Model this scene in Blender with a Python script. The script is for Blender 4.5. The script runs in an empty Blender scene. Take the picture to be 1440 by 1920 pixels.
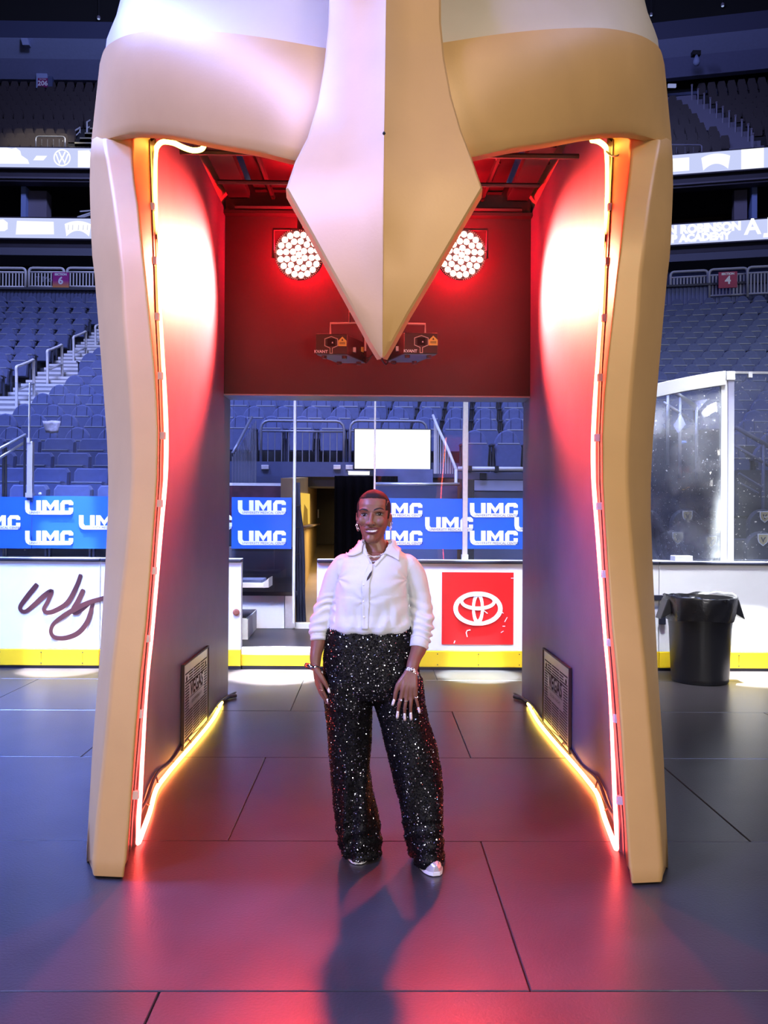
import bpy, bmesh, math, random
from mathutils import Vector, Matrix
from mathutils.bvhtree import BVHTree
random.seed(7)
SC = bpy.context.scene
COL = SC.collection
# ------------------------------------------------------------------ camera
FPX, W0, H0, HCAM = 1600.0, 1440.0, 1920.0, 1.55
YAW, PITCH, ROLL = math.atan(19 / FPX), math.atan(12 / FPX), 0.0065
_f = Vector((math.sin(YAW) * math.cos(PITCH), math.cos(YAW) * math.cos(PITCH), math.sin(PITCH)))
_r0 = Vector((math.cos(YAW), -math.sin(YAW), 0))
_u0 = _r0.cross(_f)
_r = _r0 * math.cos(ROLL) + _u0 * math.sin(ROLL)
_u = _u0 * math.cos(ROLL) - _r0 * math.sin(ROLL)
CAMLOC = Vector((0, 0, HCAM))
cam_data = bpy.data.cameras.new('camera')
cam = bpy.data.objects.new('camera', cam_data)
COL.objects.link(cam)
cam_data.sensor_fit = 'VERTICAL'
cam_data.sensor_height = 32.0
cam_data.lens = 32.0 * FPX / H0
cam_data.clip_end = 300
cam.matrix_world = Matrix(((_r.x, _u.x, -_f.x, 0), (_r.y, _u.y, -_f.y, 0), (_r.z, _u.z, -_f.z, HCAM), (0, 0, 0, 1)))
SC.camera = cam
SC.view_settings.view_transform = 'Standard'
SC.view_settings.look = 'None'
SC.view_settings.gamma = 1.0
SC.view_settings.use_curve_mapping = False
SC.view_settings.exposure = 0.0
SC.cycles.max_bounces = 8
SC.cycles.transparent_max_bounces = 16
SC.cycles.sample_clamp_indirect = 6.0
SC.cycles.caustics_reflective = False
SC.cycles.caustics_refractive = False


def P(px, py, Y):
    """world point at depth Y whose place in the photograph is (px, py)"""
    d = _f + _r * ((px - W0 / 2) / FPX) - _u * ((py - H0 / 2) / FPX)
    return CAMLOC + d * (Y / d.y)


def G(px, py, Z=0.0):
    """world point at height Z seen at (px, py)"""
    d = _f + _r * ((px - W0 / 2) / FPX) - _u * ((py - H0 / 2) / FPX)
    return CAMLOC + d * ((Z - HCAM) / d.z)


def proj(v):
    d = Vector(v) - CAMLOC
    z = d.dot(_f)
    return (W0 / 2 + FPX * d.dot(_r) / z, H0 / 2 - FPX * d.dot(_u) / z)


# ------------------------------------------------------------------ world + lights
wd = bpy.data.worlds.new('arena_air')
SC.world = wd
wd.use_nodes = True
_bg = wd.node_tree.nodes['Background']
_bg.inputs[0].default_value = (0.22, 0.26, 0.62, 1)
_bg.inputs[1].default_value = 0.05


def area(name, loc, target, size, power, color, size_y=None, spread=None):
    l = bpy.data.lights.new(name, 'AREA')
    l.energy, l.color, l.size = power, color, size
    if size_y:
        l.shape, l.size_y = 'RECTANGLE', size_y
    if spread:
        l.spread = spread
    o = bpy.data.objects.new(name, l)
    COL.objects.link(o)
    o.location = loc
    o.rotation_euler = (Vector(target) - Vector(loc)).to_track_quat('-Z', 'Y').to_euler()
    return o


def spot(name, loc, target, angle, power, color, blend=0.3, radius=0.05):
    l = bpy.data.lights.new(name, 'SPOT')
    l.energy, l.color, l.spot_size, l.spot_blend, l.shadow_soft_size = power, color, math.radians(angle), blend, radius
    o = bpy.data.objects.new(name, l)
    COL.objects.link(o)
    o.location = loc
    o.rotation_euler = (Vector(target) - Vector(loc)).to_track_quat('-Z', 'Y').to_euler()
    return o


# the photographer's two softboxes beside the camera, and the arena's lilac and amber washes high up
area('softbox_near', (1.12, -1.6, 1.40), (0.0, 3.7, 1.3), 0.88, 95, (1.0, 0.95, 0.94), 0.56)
area('softbox_side', (-3.35, -1.6, 1.36), (0.0, 3.7, 1.5), 0.88, 85, (1.0, 0.92, 0.94), 0.56)
area('lilac_wash', (-6.6, -1.2, 7.4), (-0.6, 3.4, 3.6), 1.6, 330, (0.32, 0.34, 1.0), spread=math.radians(75))
area('amber_wash', (4.6, -3.5, 6.8), (0.6, 3.4, 3.0), 1.6, 400, (1.0, 0.90, 0.76))
# arena rig: house lights over the stands and pools along the boards; added fill for the upper decks
area('stand_light_blue', (-8.0, 9.0, 16.0), (-6.5, 17.0, 3.0), 4.0, 1700, (0.40, 0.46, 1.0), spread=math.radians(110))
area('stand_light_middle', (0.5, 8.0, 14.0), (0.0, 14.5, 2.5), 3.0, 300, (0.40, 0.44, 1.0), spread=math.radians(70))
area('stand_light_dim', (13.0, 9.0, 16.0), (11.0, 18.0, 3.0), 4.0, 560, (0.75, 0.78, 0.80), spread=math.radians(100))
area('upper_light_blue', (-5.0, 22.0, 25.0), (-12.0, 43.0, 22.0), 3.0, 2600, (0.42, 0.48, 1.0))  # fill lamps without a fixture, added to lift the dark upper decks
area('upper_light_dim', (7.0, 22.0, 25.0), (12.5, 42.0, 23.0), 3.0, 1300, (0.40, 0.44, 1.0))
area('floor_light_blue', (-6.5, 5.0, 9.0), (-3.8, 5.6, 0.0), 2.0, 1400, (0.16, 0.28, 1.0), spread=math.radians(80))
area('floor_light_cool', (7.0, 3.5, 9.0), (4.2, 5.0, 0.0), 2.0, 110, (0.36, 0.46, 1.0), spread=math.radians(80))
for _nm, _x, _y, _an, _pw, _cl in (('board_spot_a', -3.15, 8.66, 4.6, 130000, (0.95, 0.97, 1.0)), ('board_spot_b', -0.95, 8.42, 5.6, 170000, (0.95, 0.97, 1.0)),
                                   ('board_spot_c', 1.05, 8.45, 4.6, 130000, (0.75, 0.95, 1.0)), ('board_spot_d', 3.75, 8.40, 5.8, 190000, (0.97, 1.0, 0.96))):
    spot(_nm, (_x, 8.3, 11.0), (_x, _y, 0.0), _an, _pw, _cl, 0.35, 0.05)
area('boards_wash', (0.0, 6.4, 9.0), (0.0, 8.9, 0.5), 8.0, 290, (0.90, 0.93, 1.0), 1.0, math.radians(38))


# ------------------------------------------------------------------ materials
def mat(name, color, rough=0.5, metal=0.0, spec=0.5, noise=0.0, nscale=8.0, bump=0.0, bscale=60.0, coat=0.0, emit=None, estr=0.0, sheen=0.0):
    m = bpy.data.materials.new(name)
    m.use_nodes = True
    nt = m.node_tree
    b = nt.nodes['Principled BSDF']
    b.inputs['Base Color'].default_value = (*color, 1)
    b.inputs['Roughness'].default_value = rough
    b.inputs['Metallic'].default_value = metal
    b.inputs['Specular IOR Level'].default_value = spec
    b.inputs['Coat Weight'].default_value = coat
    if sheen:
        b.inputs['Sheen Weight'].default_value = sheen
    if emit:
        b.inputs['Emission Color'].default_value = (*emit, 1)
        b.inputs['Emission Strength'].default_value = estr
    tc = nt.nodes.new('ShaderNodeTexCoord')
    if noise:
        n = nt.nodes.new('ShaderNodeTexNoise')
        n.inputs['Scale'].default_value = nscale
        n.inputs['Detail'].default_value = 6
        nt.links.new(tc.outputs['Object'], n.inputs['Vector'])
        r = nt.nodes.new('ShaderNodeMapRange')
        r.inputs[1].default_value, r.inputs[2].default_value = 0.25, 0.75
        r.inputs[3].default_value, r.inputs[4].default_value = 1 - noise, 1 + noise
        nt.links.new(n.outputs[0], r.inputs[0])
        mx = nt.nodes.new('ShaderNodeVectorMath')
        mx.operation = 'SCALE'
        mx.inputs[0].default_value = color
        nt.links.new(r.outputs[0], mx.inputs['Scale'])
        nt.links.new(mx.outputs[0], b.inputs['Base Color'])
    if bump:
        n2 = nt.nodes.new('ShaderNodeTexNoise')
        n2.inputs['Scale'].default_value = bscale
        n2.inputs['Detail'].default_value = 5
        nt.links.new(tc.outputs['Object'], n2.inputs['Vector'])
        bp = nt.nodes.new('ShaderNodeBump')
        bp.inputs['Strength'].default_value = bump
        bp.inputs['Distance'].default_value = 0.01
        nt.links.new(n2.outputs[0], bp.inputs['Height'])
        nt.links.new(bp.outputs[0], b.inputs['Normal'])
    return m


def emis(name, color, strength, attr=None):
    m = bpy.data.materials.new(name)
    m.use_nodes = True
    nt = m.node_tree
    nt.nodes.clear()
    e = nt.nodes.new('ShaderNodeEmission')
    e.inputs[0].default_value = (*color, 1)
    e.inputs[1].default_value = strength
    if attr:
        a = nt.nodes.new('ShaderNodeAttribute')
        a.attribute_name = attr
        nt.links.new(a.outputs['Color'], e.inputs[0])
    o = nt.nodes.new('ShaderNodeOutputMaterial')
    nt.links.new(e.outputs[0], o.inputs[0])
    return m


def glass(name, tint=(0.9, 0.95, 1.0), alpha=0.03, rough=0.02, haze=0.0, hscale=4.0, refl=1.0, speck=0.0):
    """thin pane: transparent + fresnel gloss, with a little diffuse haze, scratches and specks"""
    m = bpy.data.materials.new(name)
    m.use_nodes = True
    nt = m.node_tree
    nt.nodes.clear()
    N = nt.nodes.new
    out = N('ShaderNodeOutputMaterial')
    tr = N('ShaderNodeBsdfTransparent')
    tr.inputs[0].default_value = (*tint, 1)
    gl = N('ShaderNodeBsdfGlossy')
    gl.inputs['Roughness'].default_value = rough
    fr = N('ShaderNodeFresnel')
    fr.inputs[0].default_value = 1.0 + 0.45 * refl
    mx = N('ShaderNodeMixShader')
    nt.links.new(fr.outputs[0], mx.inputs[0])
    nt.links.new(tr.outputs[0], mx.inputs[1])
    nt.links.new(gl.outputs[0], mx.inputs[2])
    df = N('ShaderNodeBsdfDiffuse')
    df.inputs[0].default_value = (0.85, 0.88, 0.95, 1)
    tl = N('ShaderNodeBsdfTranslucent')
    tl.inputs[0].default_value = (0.85, 0.88, 0.95, 1)
    m3 = N('ShaderNodeMixShader')
    m3.inputs[0].default_value = 0.35
    nt.links.new(df.outputs[0], m3.inputs[1])
    nt.links.new(tl.outputs[0], m3.inputs[2])
    m2 = N('ShaderNodeMixShader')
    m2.inputs[0].default_value = alpha
    tc = N('ShaderNodeTexCoord')
    if haze:
        n = N('ShaderNodeTexNoise')
        n.inputs['Scale'].default_value = hscale
        n.inputs['Detail'].default_value = 8
        nt.links.new(tc.outputs['Object'], n.inputs['Vector'])
        r = N('ShaderNodeMapRange')
        r.inputs[1].default_value, r.inputs[2].default_value = 0.42, 0.75
        r.inputs[3].default_value, r.inputs[4].default_value = alpha, alpha + haze
        nt.links.new(n.outputs[0], r.inputs[0])
        src = r.outputs[0]
        if speck:
            v = N('ShaderNodeTexNoise')
            v.inputs['Scale'].default_value = 38
            v.inputs['Detail'].default_value = 3
            nt.links.new(tc.outputs['Object'], v.inputs['Vector'])
            r2 = N('ShaderNodeMapRange')
            r2.inputs[1].default_value, r2.inputs[2].default_value = 0.66, 0.72
            r2.inputs[3].default_value, r2.inputs[4].default_value = 0, speck
            nt.links.new(v.outputs[0], r2.inputs[0])
            ad = N('ShaderNodeMath')
            ad.use_clamp = True
            nt.links.new(src, ad.inputs[0])
            nt.links.new(r2.outputs[0], ad.inputs[1])
            src = ad.outputs[0]
        nt.links.new(src, m2.inputs[0])
    nt.links.new(mx.outputs[0], m2.inputs[1])
    nt.links.new(m3.outputs[0], m2.inputs[2])
    nt.links.new(m2.outputs[0], out.inputs[0])
    return m


M = {}


# ------------------------------------------------------------------ mesh helpers
class MB:
    def __init__(s):
        s.v, s.f, s.mi = [], [], []

    def add(s, vs, fs, mi=0):
        o = len(s.v)
        s.v += [tuple(v) for v in vs]
        s.f += [tuple(i + o for i in f) for f in fs]
        s.mi += [mi] * len(fs)
        return s

    def box(s, x0, x1, y0, y1, z0, z1, mi=0, mtx=None):
        vs = [Vector(p) for p in ((x0, y0, z0), (x1, y0, z0), (x1, y1, z0), (x0, y1, z0), (x0, y0, z1), (x1, y0, z1), (x1, y1, z1), (x0, y1, z1))]
        if mtx is not None:
            vs = [mtx @ v for v in vs]
        return s.add(vs, ((0, 3, 2, 1), (4, 5, 6, 7), (0, 1, 5, 4), (1, 2, 6, 5), (2, 3, 7, 6), (3, 0, 4, 7)), mi)

    def hexa(s, a, mi=0):
        """eight corners, bottom ring then top ring"""
        return s.add(a, ((0, 3, 2, 1), (4, 5, 6, 7), (0, 1, 5, 4), (1, 2, 6, 5), (2, 3, 7, 6), (3, 0, 4, 7)), mi)

    def tube(s, pts, r, n=8, cap=True, mi=0, closed=False, flat=None):
        pts = [Vector(p) for p in pts]
        k = len(pts)
        rs = r if isinstance(r, (list, tuple)) else [r] * k
        up = None
        rings = []
        for i, p in enumerate(pts):
            if closed:
                t = pts[(i + 1) % k] - pts[i - 1]
            else:
                t = pts[min(i + 1, k - 1)] - pts[max(i - 1, 0)]
            t.normalize()
            if up is None:
                up = Vector((0, 0, 1)) if abs(t.z) < 0.9 else Vector((0, 1, 0))
            side = t.cross(up)
            if side.length < 1e-6:
                side = t.orthogonal()
            side.normalize()
            up = side.cross(t).normalized()
            rr = rs[i]
            ra, rb = (rr, rr) if not isinstance(rr, (list, tuple)) else rr
            rings.append([p + side * (math.cos(2 * math.pi * j / n) * ra) + up * (math.sin(2 * math.pi * j / n) * rb) for j in range(n)])
        vs = [v for rg in rings for v in rg]
        fs = []
        m = k if closed else k - 1
        for i in range(m):
            a, b = i * n, ((i + 1) % k) * n
            fs += [(a + j, a + (j + 1) % n, b + (j + 1) % n, b + j) for j in range(n)]
        if cap and not closed:
            fs.append(tuple(range(n - 1, -1, -1)))
            fs.append(tuple((k - 1) * n + j for j in range(n)))
        return s.add(vs, fs, mi)

    def lathe(s, prof, c, n=32, mi=0, sx=1.0, sy=1.0):
        """profile of (radius, z) about a vertical axis at c"""
        vs, fs = [], []
        for r, z in prof:
            vs += [(c[0] + r * sx * math.cos(2 * math.pi * j / n), c[1] + r * sy * math.sin(2 * math.pi * j / n), c[2] + z) for j in range(n)]
        for i in range(len(prof) - 1):
            fs += [(i * n + j, i * n + (j + 1) % n, (i + 1) * n + (j + 1) % n, (i + 1) * n + j) for j in range(n)]
        fs.append(tuple(range(n - 1, -1, -1)))
        fs.append(tuple((len(prof) - 1) * n + j for j in range(n)))
        return s.add(vs, fs, mi)

    def grid(s, rows, mi=0, closed=False):
        n = len(rows[0])
        vs = [v for r in rows for v in r]
        fs = []
        m = n if closed else n - 1
        for i in range(len(rows) - 1):
            fs += [(i * n + j, i * n + (j + 1) % n, (i + 1) * n + (j + 1) % n, (i + 1) * n + j) for j in range(m)]
        return s.add(vs, fs, mi)

    def prism(s, poly, depth, mtx=None, mi=0):
        """polygon in x,z (front at y=0) extruded to y=depth"""
        k = len(poly)
        vs = [Vector((x, 0, z)) for x, z in poly] + [Vector((x, depth, z)) for x, z in poly]
        if mtx is not None:
            vs = [mtx @ v for v in vs]
        fs = [tuple(range(k)), tuple(range(2 * k - 1, k - 1, -1))]
        fs += [(i, (i + k), (i + 1) % k + k, (i + 1) % k) for i in range(k)]
        return s.add(vs, fs, mi)

    def stroke(s, pts, w, depth, mtx=None, mi=0, closed=False, rise=0.0):
        """flat band of width w along points in x,z, extruded to y=depth (butt joints mitred)"""
        k = len(pts)
        ws = w if isinstance(w, (list, tuple)) else [w] * k
        L, R = [], []
        for i in range(k):
            p = Vector(pts[i])
            a = Vector(pts[i - 1]) if (i > 0 or closed) else None
            b = Vector(pts[(i + 1) % k]) if (i < k - 1 or closed) else None
            d1 = (p - a).normalized() if a is not None else (b - p).normalized()
            d2 = (b - p).normalized() if b is not None else d1
            n1, n2 = Vector((-d1.y, d1.x)), Vector((-d2.y, d2.x))
            n = (n1 + n2)
            n = n / max(0.35, n.dot(n1)) if n.length > 1e-6 else n1
            L.append(p + n * ws[i] / 2)
            R.append(p - n * ws[i] / 2)
        m = k if closed else k - 1
        for i in range(m):
            j = (i + 1) % k
            s.prism([R[i], R[j], L[j], L[i]], depth, mtx @ T((0, -rise * i, 0)) if rise else mtx, mi)
        return s

    def mesh(s, name, smooth=False, fix=True):
        me = bpy.data.meshes.new(name)
        me.from_pydata(s.v, [], s.f)
        if any(s.mi):
            me.polygons.foreach_set('material_index', s.mi)
        if fix:
            bm = bmesh.new()
            bm.from_mesh(me)
            bmesh.ops.recalc_face_normals(bm, faces=bm.faces)
            bm.to_mesh(me)
            bm.free()
        if smooth:
            me.shade_smooth()
        me.update()
        return me

    def obj(s, name, material, parent=None, smooth=False, bevel=0.0, seg=2, fix=True, angle=None):
        me = s.mesh(name, smooth, fix)
        return put(name, me, material, parent, bevel, seg, angle)


def put(name, me, material, parent=None, bevel=0.0, seg=2, angle=None):
    for m in (material if isinstance(material, (list, tuple)) else [material]):
        me.materials.append(m)
    o = bpy.data.objects.new(name, me)
    COL.objects.link(o)
    if parent is not None:
        o.parent = parent
        o.matrix_parent_inverse = world_of(parent).inverted()
    if bevel:
        b = o.modifiers.new('bevel', 'BEVEL')
        b.width, b.segments, b.limit_method, b.angle_limit = bevel, seg, 'ANGLE', math.radians(35)
    if angle:
        e = o.modifiers.new('edges', 'EDGE_SPLIT')
        e.split_angle = math.radians(angle)
    return o


def world_of(o):
    m = o.matrix_basis.copy()
    if o.parent is not None:
        m = world_of(o.parent) @ o.matrix_parent_inverse @ m
    return m


def thing(name, label, cat, loc=(0, 0, 0), group=None):
    o = bpy.data.objects.new(name, None)
    COL.objects.link(o)
    o.location = loc
    o.empty_display_size = 0.1
    return tag(o, label, cat, group)


def tag(o, label, cat, group=None):
    o['label'], o['category'] = label, cat
    if group:
        o['group'] = group
    return o


def struct(o):
    o['kind'] = 'structure'
    return o


def text_mb(mb, body, size, mtx, depth=0.002, align='CENTER', spacing=1.0, xs=1.0, bold=0.0, mi=0):
    """lettering: text in the x,z plane of mtx, front at y=0"""
    c = bpy.data.curves.new('lettering_tmp', 'FONT')
    c.body, c.size, c.align_x, c.align_y = body, size, align, 'CENTER'
    c.extrude, c.space_character, c.offset = depth, spacing, bold
    c.resolution_u = 3
    o = bpy.data.objects.new('lettering_tmp', c)
    COL.objects.link(o)
    dg = bpy.context.evaluated_depsgraph_get()
    me = bpy.data.meshes.new_from_object(o.evaluated_get(dg))
    R = Matrix(((xs, 0, 0, 0), (0, 0, -1, 0), (0, 1, 0, 0), (0, 0, 0, 1)))
    mb.add([mtx @ (R @ v.co) for v in me.vertices], [tuple(p.vertices) for p in me.polygons], mi)
    bpy.data.objects.remove(o)
    bpy.data.curves.remove(c)
    bpy.data.meshes.remove(me)
    return mb


def lerp(a, b, t):
    return a + (b - a) * t


def interp(tab, x):
    """piecewise-linear lookup in a list of (x, y) with rising x"""
    if x <= tab[0][0]:
        return tab[0][1]
    for (x0, y0), (x1, y1) in zip(tab, tab[1:]):
        if x <= x1:
            return lerp(y0, y1, (x - x0) / (x1 - x0))
    return tab[-1][1]


def catmull(pts, n):
    """smooth polyline through points, n steps per span"""
    pts = [Vector(p) for p in pts]
    out = []
    for i in range(len(pts) - 1):
        p0, p1, p2, p3 = pts[max(i - 1, 0)], pts[i], pts[i + 1], pts[min(i + 2, len(pts) - 1)]
        for j in range(n):
            t = j / n
            out.append(0.5 * ((2 * p1) + (p2 - p0) * t + (2 * p0 - 5 * p1 + 4 * p2 - p3) * t * t + (3 * p1 - p0 - 3 * p2 + p3) * t ** 3))
    out.append(pts[-1])
    return out


T = Matrix.Translation
def RZ(a):
    return Matrix.Rotation(a, 4, 'Z')


ORD = ['zeroth', 'first', 'second', 'third', 'fourth', 'fifth', 'sixth', 'seventh', 'eighth', 'ninth', 'tenth', 'eleventh', 'twelfth', 'thirteenth',
       'fourteenth', 'fifteenth', 'sixteenth', 'seventeenth', 'eighteenth', 'nineteenth', 'twentieth', 'twenty-first', 'twenty-second', 'twenty-third', 'twenty-fourth', 'twenty-fifth']
# ------------------------------------------------------------------ setting: floor
M['deck'] = mat('rubber_deck', (0.034, 0.029, 0.031), 0.30, spec=0.40, noise=0.22, nscale=3.0, bump=0.10, bscale=90)
M['joint'] = mat('deck_joint', (0.015, 0.015, 0.02), 0.8)
M['white_board'] = mat('white_board', (0.80, 0.81, 0.84), 0.28, spec=0.5, noise=0.03, nscale=4)
M['yellow_kick'] = mat('yellow_kick', (0.86, 0.60, 0.02), 0.35, noise=0.05, nscale=3)
M['rail_dark'] = mat('rail_dark', (0.02, 0.022, 0.04), 0.3)
M['alu'] = mat('brushed_aluminium', (0.72, 0.74, 0.82), 0.35, metal=0.7, noise=0.06, nscale=30)
M['white_metal'] = mat('white_metal', (0.75, 0.76, 0.80), 0.4)
M['concrete'] = mat('concrete_terrace', (0.07, 0.075, 0.10), 0.85, noise=0.12, nscale=2.5)
M['navy'] = mat('navy_wall', (0.07, 0.09, 0.19), 0.6, noise=0.08)
M['steel_dim'] = mat('dull_steel', (0.26, 0.28, 0.36), 0.4, metal=0.4)
M['dark'] = mat('dark_wall', (0.02, 0.02, 0.026), 0.7, noise=0.1)
M['black'] = mat('black_void', (0.006, 0.006, 0.008), 0.9)
M['pale_blue'] = mat('pale_blue_soffit', (0.30, 0.36, 0.60), 0.7, noise=0.08, nscale=1.2)
M['maroon'] = mat('maroon_script', (0.085, 0.026, 0.03), 0.5)
M['film'] = mat('blue_film', (0.012, 0.10, 0.62), 0.4, noise=0.06, nscale=3)
M['film_white'] = mat('white_print', (0.82, 0.86, 0.92), 0.4)
M['film_line'] = mat('navy_print', (0.01, 0.03, 0.20), 0.5)
M['pane'] = glass('clear_glass', (0.93, 0.96, 1.0), 0.003, 0.015, haze=0.008, hscale=2.5)
M['red_ad'] = mat('red_ad', (0.80, 0.018, 0.022), 0.35, noise=0.05, nscale=5)

gnd = struct(MB().box(-22, 22, -6, 60, -0.25, -0.012).obj('floor', M['joint']))
XL, XR = -9.0, 9.0
ROWS = [(0.10, 1.468, 0.53), (1.472, 2.808, -0.69), (2.812, 4.108, 0.525), (4.112, 5.538, -0.69), (5.542, 6.868, 0.64), (6.872, 8.19, -0.66), (8.194, 8.75, 0.62)]
PITCH_X = 2.52
_mesh_cache = {}
for y0, y1, xj in ROWS:
    xs = [xj + k * PITCH_X for k in range(-5, 6)]
    for x0, x1 in zip(xs, xs[1:]):
        if x1 < XL or x0 > XR:
            continue
        g = 0.0025
        MB().box(x0 + g, x1 - g, y0, y1, -0.012, random.uniform(-0.0007, 0.0007)).obj('floor_panel', M['deck'], gnd, bevel=0.003, seg=1)

# ------------------------------------------------------------------ setting: hockey boards
YB = 8.76
zk = P(100, 1217, YB).z          # top of the yellow kick
zt = P(100, 1052, YB).z          # underside of the rail
zr = P(100, 1046.5, YB).z        # top of the rail
xgl = P(452, 1150, YB).x
xgr = P(594, 1150, YB).x


def board(x0, x1, label):
    t = thing('dasher_board', label, 'rink board', ((x0 + x1) / 2, YB, 0), 'white dasher boards')
    MB().box(x0, x1, YB, YB + 0.09, zk + 0.001, zt).obj('face_panel', M['white_board'], t, bevel=0.004)
    MB().box(x0, x1, YB - 0.014, YB + 0.09, 0.03, zk).obj('kick_plate', M['yellow_kick'], t, bevel=0.004)
    MB().box(x0, x1, YB - 0.004, YB + 0.08, 0.0, 0.03).obj('base_strip', M['rail_dark'], t)
    MB().box(x0, x1, YB - 0.02, YB + 0.12, zt, zr).obj('top_rail', M['rail_dark'], t, bevel=0.008)
    MB().box(x0, x1, YB + 0.0, YB + 0.115, zr, zr + 0.006).obj('rail_cap', M['white_board'], t)  # light on top of the dark rail, put in as a white strip
    mb = MB()
    x = x0 + 0.4
    while x < x1 - 0.1:
        for z in (0.055, zk - 0.03):
            mb.lathe([(0.006, 0), (0.006, 0.004)], (0, 0, 0), 6)
            for i in range(12):
                vx = mb.v[-12 + i]
                mb.v[-12 + i] = (vx[0] + x, YB - 0.014 - vx[2], vx[1] + z)
        x += 0.42
    o = mb.obj('screws', M['rail_dark'], t)
    o['kind'] = 'stuff'
    return t


bl = board(-8.4, P(187, 1150, YB).x, 'white rink board with dark brown script lettering, beyond the arch leg')
bl2 = board(P(187, 1150, YB).x + 0.006, xgl, 'white rink board ending at the open gate, round brown bolt on its end')
br = board(xgr, P(1235, 1150, YB).x, 'white rink board with the red square car advertisement behind the woman')
br2 = board(P(1235, 1150, YB).x + 0.006, 8.4, 'plain white rink board with yellow kick plate behind the trash can')
MB().lathe([(0.035, 0), (0.035, 0.01), (0.02, 0.016)], (0, 0, 0), 16).obj('bolt_head', mat('bolt_brown', (0.30, 0.10, 0.06), 0.5), bl2)
_b = bpy.data.objects['bolt_head']
_b.data.transform(T(P(443, 1148, YB - 0.001)) @ Matrix.Rotation(math.radians(90), 4, 'X'))
# scuffs and hardware
mb = MB()
p0, p1 = P(1223, 1116, YB - 0.02), P(1243, 1125, YB - 0.02)
mb.box(p0.x, p1.x, YB - 0.03, YB + 0.01, p1.z, p0.z)
mb.obj('gate_latch', M['rail_dark'], br2, bevel=0.004)
mb = MB()
p0, p1 = P(1236, 1150, YB - 0.02), P(1248, 1171, YB - 0.02)
mb.box(p0.x, p1.x, YB - 0.03, YB + 0.01, p1.z, p0.z)
mb.obj('gate_latch', M['rail_dark'], br2, bevel=0.004)


def pxz(px, py, Y):
    v = P(px, py, Y)
    return (v.x, v.z)


# script lettering on the left board
Wst = [(210, 585), (190, 610), (150, 660), (115, 710), (120, 735), (147, 738), (195, 700), (250, 650), (288, 628), (270, 680), (247, 725), (265, 745), (310, 735), (380, 690), (430, 600), (455, 530)]
Yst = [(470, 615), (440, 680), (412, 732), (432, 745), (470, 722), (520, 680), (515, 725), (490, 800), (440, 860), (370, 888), (310, 885), (287, 855), (300, 812), (350, 770), (420, 728), (500, 690), (580, 665), (640, 640)]
mb = MB()
for n_st, st in enumerate((Wst, Yst)):
    pts = [pxz(v.x / 3, 900 + v.y / 3, YB - 0.003) for v in catmull([(a, b, 0) for a, b in st], 6)]
    n = len(pts)
    ws = [0.050 * (0.90 + 0.14 * math.sin(i / n * 17)) for i in range(n)]
    ws[0] = ws[-1] = 0.03
    mb.stroke(pts, ws, 0.002, T((0, YB - 0.003 - 0.003 * n_st, 0)), rise=0.00003)
mb.obj('lettering', M['maroon'], bl)
# red square with oval emblem
(x0, z0), (x1, z1) = pxz(828, 1208, YB), pxz(963, 1073.5, YB)
ad = MB().box(x0, x1, YB - 0.004, YB + 0.001, z0, z1).obj('advert_square', M['red_ad'], br)
cx, cz = pxz(896, 1141, YB)
S = YB / FPX
mb = MB()


def ell(cx, cz, rx, rz, w0, w1=None, n=56, ph=0.0):
    pts, ws = [], []
    for i in range(n):
        a = 2 * math.pi * i / n
        pts.append((cx + rx * math.cos(a), cz + rz * math.sin(a)))
        k = abs(math.cos(a))
        ws.append(lerp(w1 if w1 is not None else w0, w0, k))
    return pts, ws


for kk, (ex, ez, rx, rz, wa, wb) in enumerate(((0, 0, 42.0, 28.5, 8.5, 6.2), (0, 13.5, 30.5, 13.2, 6.0, 7.0), (0, 0.5, 8.4, 25.5, 5.2, 8.0))):
    pts, ws = ell(cx + ex * S, cz + ez * S, rx * S, rz * S, wa * S, wb * S)
    mb.stroke(pts, ws, 0.003, T((0, YB - 0.009 + 0.0006 * kk, 0)), closed=True)
mb.obj('emblem', M['film_white'], ad)
mb = MB()
for a in (((876, 1194), (874, 1186), (876, 1182), (882, 1181)), ((939, 1186), (944, 1183)), ((946, 1166), (951, 1157)), ((942, 1174), (947, 1174)), ((851, 1206), (853, 1201)), ((906, 1144), (914, 1150)), ((935, 1142), (944, 1150)), ((958, 1084), (963, 1084)), ((870, 1120), (868, 1116))):
    mb.stroke([pxz(x, y, YB) for x, y in a], 0.008, 0.003, T((0, YB - 0.007, 0)))
mb.obj('scuff_marks', M['film_white'], ad)['kind'] = 'stuff'

# gate recess: sill, step floor, back panel, bench boxes
t = thing('gate_threshold', 'low white and yellow sill with dark rubber step in the gate opening', 'step', ((xgl + xgr) / 2, YB + 0.5, 0))
zs = P(510, 1215, YB).z
MB().box(xgl + 0.002, xgr - 0.002, YB + 0.02, YB + 0.10, P(510, 1228, YB).z, zs).obj('sill', M['white_board'], t, bevel=0.004)
MB().box(xgl + 0.002, xgr - 0.002, YB + 0.01, YB + 0.10, 0.03, P(510, 1228, YB).z).obj('kick_plate', M['yellow_kick'], t, bevel=0.004)
MB().box(xgl - 0.9, xgr + 0.5, YB + 0.12, 10.3, zs - 0.1, zs).obj('step_tread', M['deck'], t)
MB().box(xgl + 0.01, xgr - 0.01, YB + 0.02, YB + 0.08, 0.0, 0.03).obj('base_strip', M['rail_dark'], t)
Yk = 10.3
t = thing('bench_wall', 'white bench front panel with a small steel plate, behind the open gate', 'panel', (P(500, 1172, Yk).x, Yk, zs))
a, b = P(436, 1176, Yk), P(548, 1117, Yk)
MB().box(a.x - 0.7, P(533, 1150, Yk).x, Yk, Yk + 0.06, zs, b.z).obj('face_panel', M['white_board'], t, bevel=0.004)
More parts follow.
